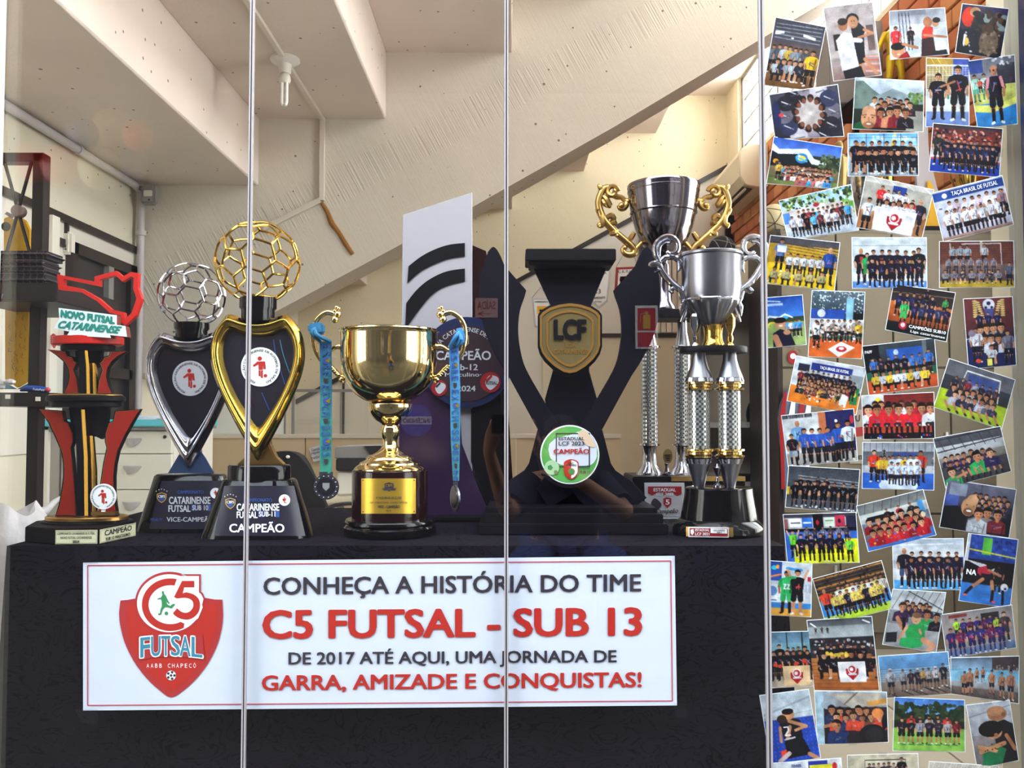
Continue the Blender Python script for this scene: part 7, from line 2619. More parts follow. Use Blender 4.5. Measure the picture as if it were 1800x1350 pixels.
@photo((1361, 241), (1480, 259), (1471, 332), (1348, 322), 'photograph of a large group on grass under a blue sky with an event sign')
def _(c):
    c.v('3c62c0', '6a8ed0', 0, .4).v('2c3228', '4a5238', .3, .6).v('6a7a44', '7c8450', .85, 1).v('8a7a5a', '5c5a40', .6, .85)
    c.p([(0, .12), (.1, .24), (.5, .16), (.62, .36), (.8, .42), (.8, .5), (.55, .48), (.48, .3), (.1, .36), (0, .28)], 'dce4ea').p([(0, .28), (.1, .34), (.48, .28), (.6, .5), (.8, .56), (.8, .6), (0, .6)], '20242a')
    c.n(.72, .25, 1, .6, ['4a5c3a', '2c3a2c', '6a7a5a'], 50, .035)
    c.e(.44, .38, .13, .11, '2a8ad0').e(.44, .38, .09, .06, 'e8d850').e(.4, .34, .03, .03, 'e8e8f0').l(.36, .36, .52, .44, .03, '58b8e8').e(.08, .5, .06, .05, 'e8a030').e(.1, .53, .04, .04, '3a3c30')
    c.man(.14, .9, .40, 'd8b050', BK).crowd(.22, .72, .9, .9, ['d8d4d4', '4a98c8', '1c1a22', 'b04a50', '8a2c34', 'e0d8e0'], 3, 15, .17).crowd(.45, .98, .92, .98, ['d8d4d8', '40a0c8', '3890d8', 'b86868', '2a242a'], 1, 6, .24)


@photo((1491, 235), (1613, 234), (1614, 308), (1491, 309), 'photograph of a team in black tracksuits in front of airport windows')
def _(c):
    c.v('6aa8e0', 'a8cce8', 0, .34).v('d8c8a8', 'c8d0d8', .30, .42).v('a8b4c0', '8c949c', .42, 1)
    c.v('c8ccd0', 'c8ccd0', 0, 1, 0, .02)
    c.e(.13, .26, .055, .06, 'e09048').e(.2, .25, .04, .05, 'e8a858').p([(.6, .3), (.65, .02), (.69, .02), (.66, .3)], 'e0c060').n(.3, .1, .95, .22, ['c8dcec', 'b0d0ec'], 20, .04)
    for x in (.02, .26, .51, .75, .985):
        c.l(x, 0, x, .5, .012, '30404c')
    c.l(0, .11, 1, .11, .012, '30404c').l(0, .31, 1, .31, .012, '40505c')
    c.row(8, .11, .89, .92, .74, BK, '1a1820').row(8, .18, .93, .97, .60, '100e14', '141218', 'squat')
    for i in range(7):
        c.l(.16 + i * .115, .72, .165 + i * .115, .98, .03, 'a8bccc')


@photo((1641, 217), (1762, 227), (1756, 311), (1634, 300), 'team photograph on a blue court before a packed red stand')
def _(c):
    c.v('58332e', '8a3a38', 0, .5).n(0, .1, 1, .5, ['a84440', '5c2c30', 'c86058', '2c2028', '7c8090', 'd0a090'], 160, .025)
    c.v('d8d4dc', 'c8c8d4', .5, .72).v('a84858', 'a84858', .7, .75).v('2c4ca0', '2440a0', .75, 1).v('3a2c30', '504048', 0, .08)
    c.man(.10, .86, .68, '2c3430', '201c20')
    c.row(9, .2, .92, .84, .56, [NV, '1c1c34'], '17141b', hair='1c1412').row(8, .24, .88, .95, .56, ['2a2a48', NV], '17141b')


@photo((1370, 353), (1495, 325), (1509, 404), (1386, 421), 'photograph of a mixed group in daylight under trees, tilted counterclockwise')
def _(c):
    c.v('88b8e8', 'c8e0f0', 0, .3).n(0, 0, 1, .35, ['5a7038', '3c5028', '88a050', '2c3820', 'b0c880', 'c8dcec'], 160, .035).v('d8c8c0', 'c8ccd8', .3, .6).v('c8d0dc', 'b0bccc', .6, 1)
    c.v('5a90d8', '5a90d8', .35, .62, 0, .1).p([(.35, .3), (.6, .26), (.6, .42), (.35, .44)], 'e8e4e0').e(.48, .28, .08, .05, 'b03040').n(.82, .3, 1, .6, ['88b860', '6aa048'], 25, .05)
    c.row(11, .22, .9, .86, .52, ['e0dce0', '1c1a22', '8c3038', '2a2834', '4aa0d8', 'd8d4dc'], ['1c1a22', '3a3a48']).row(7, .12, .7, .97, .52, ['dcd8e0', 'd8d8e8', '17141b', '58b0e0', '5c3038'], BK)


@photo((1523, 309), (1641, 334), (1620, 419), (1505, 399), 'photograph of boys holding a white C5 flag indoors')
def _(c):
    c.v('b8b4b0', 'c8c4bc', 0, .1).v('a8a49c', 'b0aca4', .1, .6).v('8a5c3c', 'a87850', .6, 1)
    for i in range(4):
        c.l(.1 + i * .25, .0, .22 + i * .25, .1, .02, 'd8dcd8')
    c.v('28408c', '28408c', .08, .62, .42, .62).e(.52, .2, .03, .03, 'e8d050').l(.47, .25, .58, .26, .03, 'e8e8f0')
    c.man(.27, .62, .5, 'd03034').man(.86, .96, .72, '2c2838', '201c28', bald=True).row(4, .36, .62, .6, .42, 'd8dae0').man(.74, .72, .44, 'c83034')
    c.man(.12, 1.05, .66, 'd0d4dc', '1b1a24').crowd(.38, .6, .82, .7, ['d8dae0', 'd0d0dc'], 1, 5, .24)
    c.flag(.53, .76, .62, .46)
    c.p([(.20, .55), (.5, .56), (.85, .66), (.8, .68), (.5, .60), (.22, .62)], 'e0dce4')


@photo((1638, 340), (1761, 309), (1781, 394), (1659, 424), 'team photograph with a blue banner reading TACA BRASIL DE FUTSAL and white shirts')
def _(c):
    c.v('c8ccdc', 'b8b8cc', 0, 1).v('2c4c94', '2c4c94', .03, .2)
    c.e(.16, .12, .05, .05, 'e8e4c8').n(.05, .25, .95, .4, ['3a3c5c', 'a8a8c0', '584c6c'], 12, .015)
    c.row(8, .2, .94, .82, .58, ['dcdce4', 'c8b0bc', 'e0dce4'], BK).row(7, .14, .86, .98, .56, 'e0e0e8', '15131a').v('a88c84', '8c6a60', .93, 1)
    c.man(.92, .74, .5, 'a88490', '1c1c24')


@photo((1355, 414), (1476, 427), (1466, 511), (1341, 497), 'team photograph on a yellow court with two men in blue shirts')
def _(c):
    c.v('4a4858', '5a5248', 0, .2).v('c09a38', 'b08c30', .15, .55).v('e0c028', 'd8b820', .55, 1)
    for i in range(6):
        c.l(.2, .18 + i * .06, 1, .26 + i * .06, .015, '6a5428')
    c.l(0, .12, 1, .2, .02, '3c3c50').l(.05, .95, .4, .6, .02, 'e8e0c0')
    c.man(.18, .72, .68, '5a78b0', '1c1c28').p([(.12, .18), (.26, .18), (.25, .32), (.13, .32)], 'd8dce4').man(.88, .9, .78, '284890', '1c2030', bald=True)
    c.row(5, .32, .74, .78, .46, 'c8ccd0', '2a2830').row(5, .14, .8, .99, .36, 'b0a878', '5a5440', 'squat')


@photo((1498, 418), (1628, 418), (1629, 505), (1499, 506), 'team photograph in dark kit with two green goalkeepers in a white hall')
def _(c):
    c.v('c4ccd4', 'd4dae0', 0, .9).v('6c98d8', '5a88d0', .86, 1).l(0, .16, 1, .16, .012, '8c98a4').l(0, .52, 1, .52, .008, 'a8b0b8')
    c.man(.12, .93, .72, '17141b', '17141b', bald=True).p([(.10, .38), (.15, .38), (.15, .46), (.10, .46)], 'a83038').man(.2, .88, .58, '2c9c58', '2c9c58').row(6, .29, .82, .86, .62, '1e1a2c', '17141b').man(.83, .84, .5, '2c9c58').man(.89, .92, .72, '17141b')
    c.row(6, .27, .9, .98, .56, '201c30', '17141b')


@photo((1652, 425), (1781, 424), (1783, 504), (1652, 505), 'brownish team photograph in front of a goal and a brick wall')
def _(c):
    c.v('5c342e', '6c4238', 0, .55).v('7a6460', '5a4c50', .5, .86).v('a89030', 'b89c38', .86, 1)
    for i in range(10):
        c.l(0, .04 + i * .05, 1, .04 + i * .05, .006, '6e4a40')
    c.l(.3, .06, .82, .05, .02, 'c8c0c0').l(.82, .05, .83, .5, .02, 'c8c0c0').l(.14, .05, .16, .4, .03, 'b8a8a0').l(.56, .0, .56, .2, .05, 'b8a8a0')
    c.row(3, .18, .38, .52, .44, '8c98a4').man(.6, .52, .46, 'b0b4bc').row(7, .12, .72, .70, .36, ['7c7c88', '94949c', '6a6674'], '3a343c').row(7, .08, .78, .92, .3, ['8a8890', '74727e', '3a3438'], '2a242c', 'squat').man(.93, .96, .5, '5a6478', '1c1a24')


@photo((1344, 524), (1410, 519), (1417, 605), (1350, 611), 'small selfie photograph of a boy giving thumbs up on a sunny lawn')
def _(c):
    c.v('2850a8', '4a7cc8', 0, .45).v('2a3828', '46583a', .42, .52).v('8aa060', '9cb070', .52, 1)
    c.p([(0, .4), (.1, .36), (.35, .4), (.5, .34), (.7, .42), (.7, .45), (.5, .38), (.35, .44), (.1, .4), (0, .44)], 'd8e4f0').e(.5, .42, .06, .04, '48a8d8')
    c.l(.06, .07, .4, .1, .02, 'c8d8f0').v('a8c0e8', 'a8c0e8', .13, .175, .04, .46).e(.16, .56, .1, .07, 'd8c040').e(.16, .58, .07, .06, '88a058')
    c.row(4, .55, .85, .82, .34, ['4a98e0', 'd8dce8', '58a8e0'])
    c.p([(.16, .72), (.35, .64), (.6, .72), (.72, 1), (.14, 1)], '1c1c34').l(.22, .8, .3, .98, .12, 'c08a68').e(.52, .72, .07, .05, 'c89070').l(.5, .7, .52, .64, .03, 'c89070').e(.36, .54, .11, .1, 'c08a68').e(.36, .47, .12, .06, '1a1412').e(.37, .58, .04, .012, 'f0e8e4')


@photo((1428, 511), (1520, 514), (1514, 630), (1421, 626), 'photograph of a celebrating team with confetti on an orange court')
def _(c):
    c.v('5c6c78', '3c4c58', 0, .3).n(0, 0, 1, .35, ['c8dce4', 'a8bcc8', '2c3a44', 'e8f0f4', '5a6c78'], 220, .01).v('2c4ca0', '3458a8', .28, .46, 0, .65).v('88b8d0', '88b8d0', .1, .5, .66, .8).e(.2, .34, .06, .06, 'd0d8e8')
    c.v('d0d4d8', 'c8ccd4', .42, .6).v('2c6a58', '2c6a58', .6, .75).v('c8602c', 'd06830', .72, 1).n(0, .45, .3, .7, ['1c1a22', 'e0e4e8'], 20, .02)
    c.row(8, .12, .86, .78, .34, ['dcdce0', 'b8b4b0', 'd8d0c8', '8a8680'], BK, dy=-.03).man(.92, .78, .34, 'e0b838').man(.14, .86, .4, 'd8dce0')
    c.n(.1, .5, .9, .72, ['dcdce0', '2a2428', 'b88a68', '4a4448'], 70, .015).p([(.36, .88), (.6, .76), (.86, .84), (.56, .99)], 'e8e8ee').e(.61, .87, .08, .045, 'b02434').e(.61, .86, .04, .02, 'e8d8dc').man(.17, .9, .12, BK)


@photo((1571, 500), (1679, 515), (1663, 600), (1557, 579), 'photograph of champions with a dark caption reading CAMPEOES SUB10')
def _(c):
    c.v('2c2428', '4a3a34', 0, .5).v('c86c30', '8a4424', .35, .8).v('101c20', '0e181c', .78, 1)
    c.l(0, .16, 1, .12, .02, '7a6a58')
    c.row(6, .14, .66, .66, .52, ['28284a', '201e38', '2a2c50', '1c1a24'], BK).man(.56, .34, .34, '1c1a22').man(.87, .5, .36, '2c9c50')
    c.row(5, .4, .92, .82, .5, ['28284a', '3a3c60'], BK).man(.24, .84, .54, '3cb060', '3cb060', arms=None).v('101c20', '0e181c', .78, 1)
    c.e(.26, .84, .09, .09, 'b02838').e(.26, .83, .05, .05, 'e0d0d4')


@photo((1694, 526), (1779, 522), (1786, 641), (1703, 648), 'upright poster photograph with a football and golden laurel above the team')
def _(c):
    c.v('6a3436', '5a2c30', 0, .45).v('583038', '2a2440', .45, .6).v('24285c', '1c2450', .6, 1)
    for d in (-1, 1):
        for i in range(8):
            a = math.radians(200 + i * 18) if d < 0 else math.radians(-20 - i * 18)
            c.e(.5 + d * .28 + .0 * math.cos(a), .04 + i * .032, .034, .014, 'c8b070').e(.5 + d * (.22 - i * .012), .06 + i * .032, .03, .012, 'd8c080')
    c.e(.5, .1, .085, .085, 'c8c8d4').e(.5, .08, .03, .028, '202040').e(.44, .14, .02, .02, '202040').e(.56, .14, .02, .02, '202040').p([(.4, .16), (.6, .16), (.56, .3), (.44, .3)], '48508c')
    c.row(3, .3, .66, .5, .3, '20204a').crowd(.3, .66, .85, .8, ['c8c8d4', '30304c', '8c8c9c', '1c1a24'], 2, 4, .26).man(.2, .92, .5, 'd4d4dc', BK).man(.85, .98, .5, '6c6c7c', BK).man(.5, .98, .3, 'c8c8d0', BK, pose='squat').v('d8d060', 'd8d060', .88, .98, .4, .5).e(.22, .9, .04, .03, 'd05030')
    c.l(0, .58, .16, .57, .012, 'c8c8d8').e(.12, .5, .05, .05, '8c7c90')


@photo((1400, 626), (1522, 647), (1504, 729), (1384, 704), 'crowded group photograph on orange parquet under a TACA BRASIL banner')
def _(c):
    c.v('c8ccd4', 'b8bcc8', 0, .55).v('e08838', 'd87828', .6, 1).v('2c3c88', '2c3c88', .08, .24, .24, .82)
    c.v('2a3040', '2a3040', .14, .3, .06, .22).v('d0d4da', 'c8ccd4', .3, .62, 0, .12).v('2a7c4c', '2a7c4c', .45, .8, .87, .97).e(.92, .6, .03, .05, 'e0d040').v('8c9498', '8c9498', .2, .45, .8, 1)
    c.row(9, .2, .8, .66, .42, [NV, '15131a'], BK).crowd(.14, .62, .84, .78, ['1c1a28', '3a2c34', 'c8ccd0', '7c2a34', 'd8a850', '2c3424'], 3, 12, .2).man(.12, .66, .4, '6c2830').man(.88, .74, .4, '17151e')
    c.n(.2, .7, .82, .88, ['c08a68', '1c1a22', 'd8d4d0', '8a5c48'], 60, .018).p([(.74, .62), (.84, .66), (.82, .9), (.72, .86)], 'd8dce0').l(.78, .86, .68, 1.0, .05, 'c08a68')


@photo((1516, 609), (1642, 595), (1649, 678), (1528, 694), 'group photograph with a dark PAFF sign and a blue backdrop at its left')
def _(c):
    c.v('3c444c', '2c343c', 0, .6).v('17171f', '14141c', 0, .62, 0, .22).e(.13, .36, .07, .08, '5c5c68').e(.13, .36, .055, .065, '17171f').l(.09, .3, .17, .42, .015, '8c8c98').v('2c58a8', '3464b4', .12, .5, .32, .82).e(.45, .2, .05, .06, 'b8c8e8')
    c.v('2c6450', '2c6450', .55, .72).v('c05830', 'b85028', .72, 1).v('6c7478', '6c7478', 0, .4, .82, .88)
    c.row(8, .12, .88, .72, .46, ['3c6cb0', '2c2c3c', '17141b', '20202c', '17141b', '4878c0'], BK).man(.9, .7, .5, '3c70c0')
    c.row(8, .14, .82, .96, .42, ['d8b840', 'c8ccd8', 'e0c040', 'd8dce4', 'c8ccd8'], '15131a', 'squat')


@photo((1515, 696), (1641, 690), (1643, 770), (1519, 772), 'photograph of boys in red shirts sitting in two rows on red seats')
def _(c):
    c.v('7c2c2c', '8c3430', 0, .7).v('c8ccd0', 'b8bcc4', 0, .25, 0, .3).e(.22, .12, .06, .06, 'e0c840').v('a84430', 'b04a34', .66, .86).v('241c20', '1a1418', .86, 1)
    for i in range(4):
        c.l(.3, .1 + i * .12, 1, .1 + i * .12, .012, '5c2024')
    c.crowd(.18, .5, .8, .5, ['d02c34', 'c0282f', 'd8d8dc'], 1, 7, .34)
    for i, x in enumerate((.08, .2, .36, .5, .65, .82, .94)):
        sh = 'd42c36' if i not in (0, 6) else 'e0e0e4'
        c.man(x, .72, .5, sh, pose='bust').l(x - .03, .72, x - .04, .95, .06, '17141b').l(x + .03, .72, x + .04, .95, .06, '17141b').l(x - .05, .68, x + .05, .68, .08, '2a2838').e(x - .03, .7, .025, .02, 'c08a68')
    c.n(.1, .92, .95, .98, ['d84048', '3858c0', 'e0e0e4'], 14, .02)


@photo((1669, 631), (1784, 668), (1760, 754), (1642, 715), 'tilted photograph of a team lounging on green and yellow turf')
def _(c):
    c.v('5c5c66', '6c6a70', 0, .35).v('3c4048', '34343c', .3, .6).v('a8c030', '98b028', .58, 1).l(.3, .12, .8, .12, .02, 'd8dce0').l(.3, .12, .26, .5, .02, 'd8dce0').l(.8, .12, .84, .55, .02, 'd8dce0').v('3a4c84', '46588c', .16, .4, .34, .78)
    c.row(7, .18, .78, .68, .4, ['2a2a3c', '3c3440', '7c2c34', '8c8c98', '201e2c'], BK).crowd(.2, .72, .85, .84, ['24243a', '38344a', '5c5a6c', 'a8a8b4'], 2, 7, .26)
    for i in range(7):
        x = .12 + i * .12
        c.l(x, .8, x + .08, .94, .045, 'b07c5c').l(x + .08, .94, x + .1, .96, .04, '1c1a22')


@photo((1374, 731), (1500, 719), (1507, 809), (1386, 820), 'photograph of boys in blue shirts lined up with a man in a light blue shirt')
def _(c):
    c.v('c4c8cc', 'd0d4d8', 0, .75).v('a8a4a0', '989490', .75, 1).v('c87850', 'b86c48', 0, .7, .5, .6).v('2a2c5c', '34285c', 0, .8, .6, 1).e(.74, .2, .03, .03, 'e8e8f4').e(.96, .2, .04, .08, 'c03048')
    for i in range(22):
        c.l(.01 + i * .019, .0, .01 + i * .019, .07, .02, '1c1c24')
    c.man(.2, .9, .78, '78a8d8', '8c9cb0', bald=True).man(.1, .99, .62, '24222c', '8c98a8')
    c.row(5, .28, .72, .98, .68, ['3458b0', '2c50a8', '3860b8'], '24222c').man(.76, .98, .76, '2c58b0', '1c1a22').man(.9, .98, .78, 'd0dce0', '1c1a22', arms='front')


@photo((1517, 778), (1642, 778), (1641, 861), (1516, 858), 'team photograph on a blue court with two men in red at both ends')
def _(c):
    c.v('8c9098', 'a4a8b0', 0, .2).v('5c6068', '787c84', .2, .6).v('b8bcc4', 'a8acb4', .5, .66).v('3a68c0', '3060bc', .66, 1).e(.5, .92, .42, .16, 'c8d4ec').v('3c4c80', '3c4c80', .22, .3, .42, .76)
    for i in range(12):
        c.l(.02 + i * .085, 0, .02 + i * .085, .22, .01, '5c6068')
    c.n(0, .3, 1, .45, ['3a343c', '5c5460', 'a8a0a0'], 40, .02).man(.3, .3, .16, BK)
    c.man(.16, .86, .7, 'd04028', '1c1a22').man(.81, .85, .68, 'd03c28', '1c1a22').row(3, .25, .36, .84, .54, ['e0b830', 'c8a430'], BK).row(5, .42, .75, .8, .52, ['c8d4e8', 'd0dcec', 'd8b838'], BK).row(5, .40, .76, .92, .5, 'c8d8f0', '1c1c28')


@photo((1641, 771), (1758, 750), (1777, 828), (1663, 857), 'photograph of players sitting under a steel roof, one in green in front')
def _(c):
    c.v('5c5c64', '4c4c54', 0, .2).v('b8bcc0', 'a8a8ac', .2, .42).v('8c8880', '6c6864', .42, .6).v('4a484c', '3c3a3e', .6, 1)
    for i in range(7):
        c.l(.05 + i * .15, .0, .12 + i * .15, .3, .015, '3c3c44')
    c.l(0, .3, 1, .22, .025, '34343c').l(0, .06, 1, .02, .025, '34343c')
    c.crowd(.1, .62, .85, .74, ['24223a', '38305a', '2c2438'], 2, 8, .24).man(.55, .88, .46, '2ca058', pose='bust')
    for i in range(7):
        x = .3 + i * .09
        c.l(x, .74, x + .03, .92, .04, 'b07c5c').l(x + .03, .9, x + .03, .96, .04, '1c1a22')
    c.man(.14, 1.05, .42, '2c9c54', pose='bust').l(.2, .85, .35, .8, .05, 'b07c5c').man(.75, .8, .38, '2c2450', pose='bust')


@photo((1387, 819), (1511, 826), (1505, 902), (1381, 891), 'photograph of a team in black tracksuits sitting on a bench in a dark gym')
def _(c):
    c.v('3c4048', '50545c', 0, .3).v('4c5058', '40444c', .3, .62).v('4a4c54', '5a5c64', .62, 1)
    for i in range(6):
        c.l(.15, .22 + i * .07, 1, .30 + i * .06, .016, '9ca0a8')
    c.n(0, .0, 1, .18, ['30343c', '5c606a'], 60, .012).v('e0c020', 'e0c020', .5, .68, 0, .04)
    c.row(4, .18, .55, .66, .42, '17151c', '17151c').row(7, .12, .92, .95, .62, '0f0d13', '100e14').n(.1, .9, .95, .96, ['e0e0e4'], 14, .018)


@photo((1667, 843), (1786, 861), (1773, 945), (1652, 926), 'dark selfie photograph of a smiling bald man in black with a crowd of boys')
def _(c):
    c.v('6c6c80', '34323e', 0, .6).v('2a2830', '1c1a20', .5, 1).v('4c5c9c', '3c4c88', .3, .6, 0, .2).v('8890a0', '7c8494', .05, .3, .05, .3).l(.5, 0, .52, .3, .03, '50505c')
    c.crowd(.42, .42, .95, .62, ['3a3848', '24222c', '58566a', '7c7c8c'], 3, 6, .24).crowd(.5, .95, .95, .95, ['a8acb4', '6c2830', '7c7c88'], 1, 3, .5)
    c.p([(0, .55), (.2, .5), (.34, .7), (.34, 1), (0, 1)], '17181c').e(.36, .5, .15, .19, 'b88864').e(.4, .36, .12, .12, 'c09470').e(.36, .6, .1, .08, '7a5440').e(.37, .58, .055, .022, 'f0e8e4').e(.33, .46, .015, .01, '241812').e(.43, .47, .015, .01, '241812')
    c.man(.52, 1.0, .5, 'b0b4bc', pose='bust')


@photo((1506, 890), (1622, 861), (1645, 940), (1527, 969), 'crowded photograph of a team in red shirts under a lattice roof')
def _(c):
    c.v('6a6e70', '8c9090', 0, .25).v('c8ccc8', 'a8acb0', .22, .45).v('4878c0', '3c6cb8', .8, 1).v('7c8490', '6c6470', .42, .8)
    for i in range(9):
        c.l(i * .13, 0, i * .13 - .05, .22, .012, '44484c')
    c.v('17171f', '17171f', .3, .42, .1, .5).v('4a98d8', '4a98d8', .2, .5, .86, .94)
    c.row(3, .4, .75, .6, .4, ['1c1a22', 'a82430', '2a2838']).crowd(.12, .66, .95, .92, ['c02834', 'b0242e', 'c83038', '1c1a24', '8c2028'], 3, 7, .34).e(.9, .5, .05, .06, 'd8c8b0')
    c.n(.1, .7, .9, .98, ['e0d040', '4878c0', 'c08a68'], 16, .02)


@photo((1377, 905), (1504, 901), (1510, 988), (1385, 991), 'team photograph on bright yellow floor with sponsor boards above')
def _(c):
    c.v('3c3844', '4c4854', 0, .08).v('c0c4cc', 'a8acb4', .08, .3).v('3c68c0', '4470c8', .36, .55).v('e0e020', 'd8dc18', .52, 1)
    for x0, x1, y0, y1, k in ((.0, .06, .1, .3, '8c5c5c'), (.08, .24, .1, .26, 'e8ecec'), (.25, .39, .08, .28, '3c70c8'), (.4, .54, .0, .3, '17171c'), (.55, .69, .08, .26, 'dce8dc'), (.7, .84, .05, .28, 'b83850'), (.85, 1, .06, .3, '2c2a44')):
        c.v(k, k, y0, y1, x0, x1)
    c.e(.46, .18, .03, .05, 'c02838').e(.76, .16, .03, .045, '1c1a22').l(.1, .18, .22, .18, .03, '5c5c6c').l(.27, .18, .37, .18, .025, 'd8e8f8').l(.57, .15, .67, .15, .02, '5c8c5c')
    c.p([(0, .5), (.12, .5), (.1, 1), (0, 1)], '3c68c0').row(6, .3, .85, .6, .34, ['5c6884', '3a3c50'], BK).man(.11, .88, .56, '68c838', BK, arms='up').row(5, .22, .74, .97, .56, '1c1a2c', '15131c').man(.88, .98, .5, '70c840', BK)


@photo((1569, 948), (1693, 947), (1694, 1036), (1572, 1036), 'team photograph in navy kit on a light blue court')
def _(c):
    c.v('a8b4c4', 'c4ccd4', 0, .2).v('c8ccd4', 'd0d4da', .2, .82).v('d4d8dc', 'd4d8dc', .3, .34).v('2c3c7c', '2c3c7c', .36, .66, .93, 1).v('60a8e0', '50a0dc', .8, 1).l(0, .12, .85, .1, .02, 'e0e4e8')
    c.man(.16, .95, .78, '1c1a24', '3c4a6c', bald=True).row(6, .27, .9, .84, .6, '1e1a30', '17141b').row(6, .25, .9, .97, .62, '221c34', '17141b')


@photo((1703, 938), (1789, 949), (1775, 1068), (1686, 1055), 'action photograph of two players fighting for the ball on a blue court')
def _(c):
    c.v('38509c', '2c4488', 0, .36).n(.1, .02, 1, .3, ['4460b8', '26387c', '3850a8'], 50, .03).v('5cb048', '5cb048', .03, .28, .32, .5).l(0, .22, 1, .28, .02, 'c8c038').v('17151c', '1a181f', .36, .72).p([(0, .38), (.5, .52), (.75, .5), (.4, .42)], 'c8c8d0').v('3c78c0', '3470bc', .72, 1).v('c8ccd4', 'b8bcc4', 0, .4, 0, .06)
    c.man(.7, .82, .44, '1c1a26', BK).p([(.28, .48), (.5, .42), (.56, .54), (.4, .62), (.28, .56)], 'b03044').p([(.36, .56), (.6, .56), (.62, .68), (.36, .66)], '1c1c28').l(.4, .64, .2, .78, .05, 'b07c5c').l(.2, .78, .1, .88, .045, '17141b').l(.58, .66, .62, .8, .05, 'b07c5c').l(.62, .8, .62, .94, .045, '17141b').e(.1, .9, .03, .015, 'e06040').e(.66, .95, .03, .015, 'e04850').e(.52, .44, .06, .05, '1c1412').e(.72, .4, .055, .045, '1c1412').l(.5, .5, .74, .56, .035, 'b07c5c')
    c.e(.84, .72, .055, .055, 'dcdce0').e(.86, .74, .02, .02, '3a3a44').l(.82, .78, .84, .96, .04, '17141b')


@photo((1351, 986), (1427, 991), (1425, 1084), (1346, 1080), 'photograph of a green goalkeeper with number 22 beside a figure in black')
def _(c):
    c.v('c4ccd8', 'd4dae2', 0, .78).v('2c50a0', '3458a8', 0, .36, 0, .32).v('e8e8ee', 'dce0e8', .42, .76, 0, .26).v('3c88d0', '3c88d0', .76, .88).v('d8a048', 'd09840', .86, 1)
    c.e(.14, .12, .05, .04, '40c0d8').e(.22, .1, .03, .04, 'e8a030').l(.02, .3, .3, .24, .03, 'e88838').e(.13, .55, .08, .09, '6c98d0').l(.03, .72, .22, .72, .02, '4c6ca8').v('c03040', 'c03040', .26, .34, .9, .98).l(.44, .12, .76, .14, .05, '3c98d8')
    for i in range(7):
        c.l(.8 + i * .03, .4, .8 + i * .03, .55, .01, '8c98a8')
    c.man(.44, .96, .8, '30a860', '30a860', socks='17141b').man(.68, .97, .84, '15131a', '15131a', arms='up', socks='c08a68').l(.42, .3, .62, .28, .05, '30a860')
    c.l(.38, .42, .42, .42, .02, 'e8f0ec').l(.42, .42, .38, .5, .02, 'e8f0ec').l(.38, .5, .43, .5, .02, 'e8f0ec').l(.46, .42, .5, .42, .02, 'e8f0ec').l(.5, .42, .46, .5, .02, 'e8f0ec').l(.46, .5, .51, .5, .02, 'e8f0ec')


@photo((1429, 1018), (1549, 986), (1572, 1068), (1453, 1099), 'tilted team photograph in yellow and black stripes before a brown stand')
def _(c):
    c.v('4a3c38', '6a5038', 0, .5).v('3c84c8', '3c84c8', .5, .85).v('a8c838', 'b0cc40', .84, 1)
    for i in range(8):
        c.l(0, .05 + i * .06, 1, .04 + i * .06, .03, ['b07c40', '2c2a30', '241f24'][i % 3])
    c.n(0, .0, 1, .3, ['1c1a20', '3c3438'], 60, .02)
    c.man(.1, .88, .62, 'd84830', '15131a', bald=True).row(10, .3, .92, .82, .56, ['d8d4c8', 'c8ccd4', 'd8c878'], '15131a').row(8, .22, .86, .9, .52, ['d8c060', 'c8b458', '1c1a28'], '15131a').n(.2, .45, .9, .6, ['1c1a22', 'e0d078'], 30, .01)


@photo((1570, 1036), (1662, 1042), (1645, 1146), (1552, 1132), 'upright photograph of a boy in green kit giving thumbs up on the stands')
def _(c):
    c.v('a8acb0', 'c4c8cc', 0, .36).v('8c9094', '7c8084', .36, .6).v('a8a8ac', '8c8c90', .6, 1)
    for i in range(7):
        c.l(.2 + i * .14, 0, .05 + i * .14, .34, .012, '5c6068')
    c.l(.3, .02, 1, .3, .02, '50545c').l(.4, .3, 1, .36, .02, '50545c')
    c.crowd(.3, .4, .8, .46, ['2a2440', '3c2c48', '1c1a28'], 2, 4, .22).man(.24, .56, .34, '3a2848', pose='bust').l(.18, .5, .3, .66, .07, 'b07c5c').l(.3, .5, .34, .7, .06, '17141b').man(.72, .66, .34, '2c9850', pose='bust').man(.9, .66, .3, '1c1a24', pose='bust')
    c.p([(.34, .64), (.52, .56), (.72, .64), (.74, .8), (.4, .82)], '2c9450').p([(.3, .84), (.5, .8), (.74, .82), (.7, .94), (.5, 1), (.3, .96)], '2c9c58').l(.72, .82, .92, .9, .09, 'c89070').l(.92, .9, .84, 1, .08, 'c89070').l(.38, .64, .28, .84, .05, 'c89070').l(.66, .72, .62, .66, .04, 'c89070').e(.53, .48, .085, .09, 'd0a080').e(.53, .42, .085, .05, '7a5c40').e(.53, .53, .03, .008, 'a05c50')
    c.p([(.02, .78), (.22, .74), (.24, .92), (.04, .95)], '24242c')


@photo((1654, 1081), (1778, 1064), (1786, 1138), (1665, 1157), 'team photograph in blue and red striped kit with two green goalkeepers')
def _(c):
    c.v('8c8484', 'a09898', 0, .5).v('9c9494', '908888', .5, .8).v('6c7c98', '5c6c90', .8, 1).v('7c3c38', '7c3c38', .04, .12, .1, .36).v('2a2a30', '2a2a30', .1, .3, .55, .8)
    c.man(.2, .6, .46, 'a8d840').row(5, .3, .68, .66, .5, ['34286a', '5c2450']).man(.76, .66, .46, 'a8c840').man(.87, .82, .7, '4c3c40', '3c3438').row(6, .1, .8, .98, .64, ['38306c', '6c2450', '302c68'], '1c2050', socks='2c3060')
    c.n(.08, .5, .85, .66, ['c03050', '3840a0'], 40, .018)


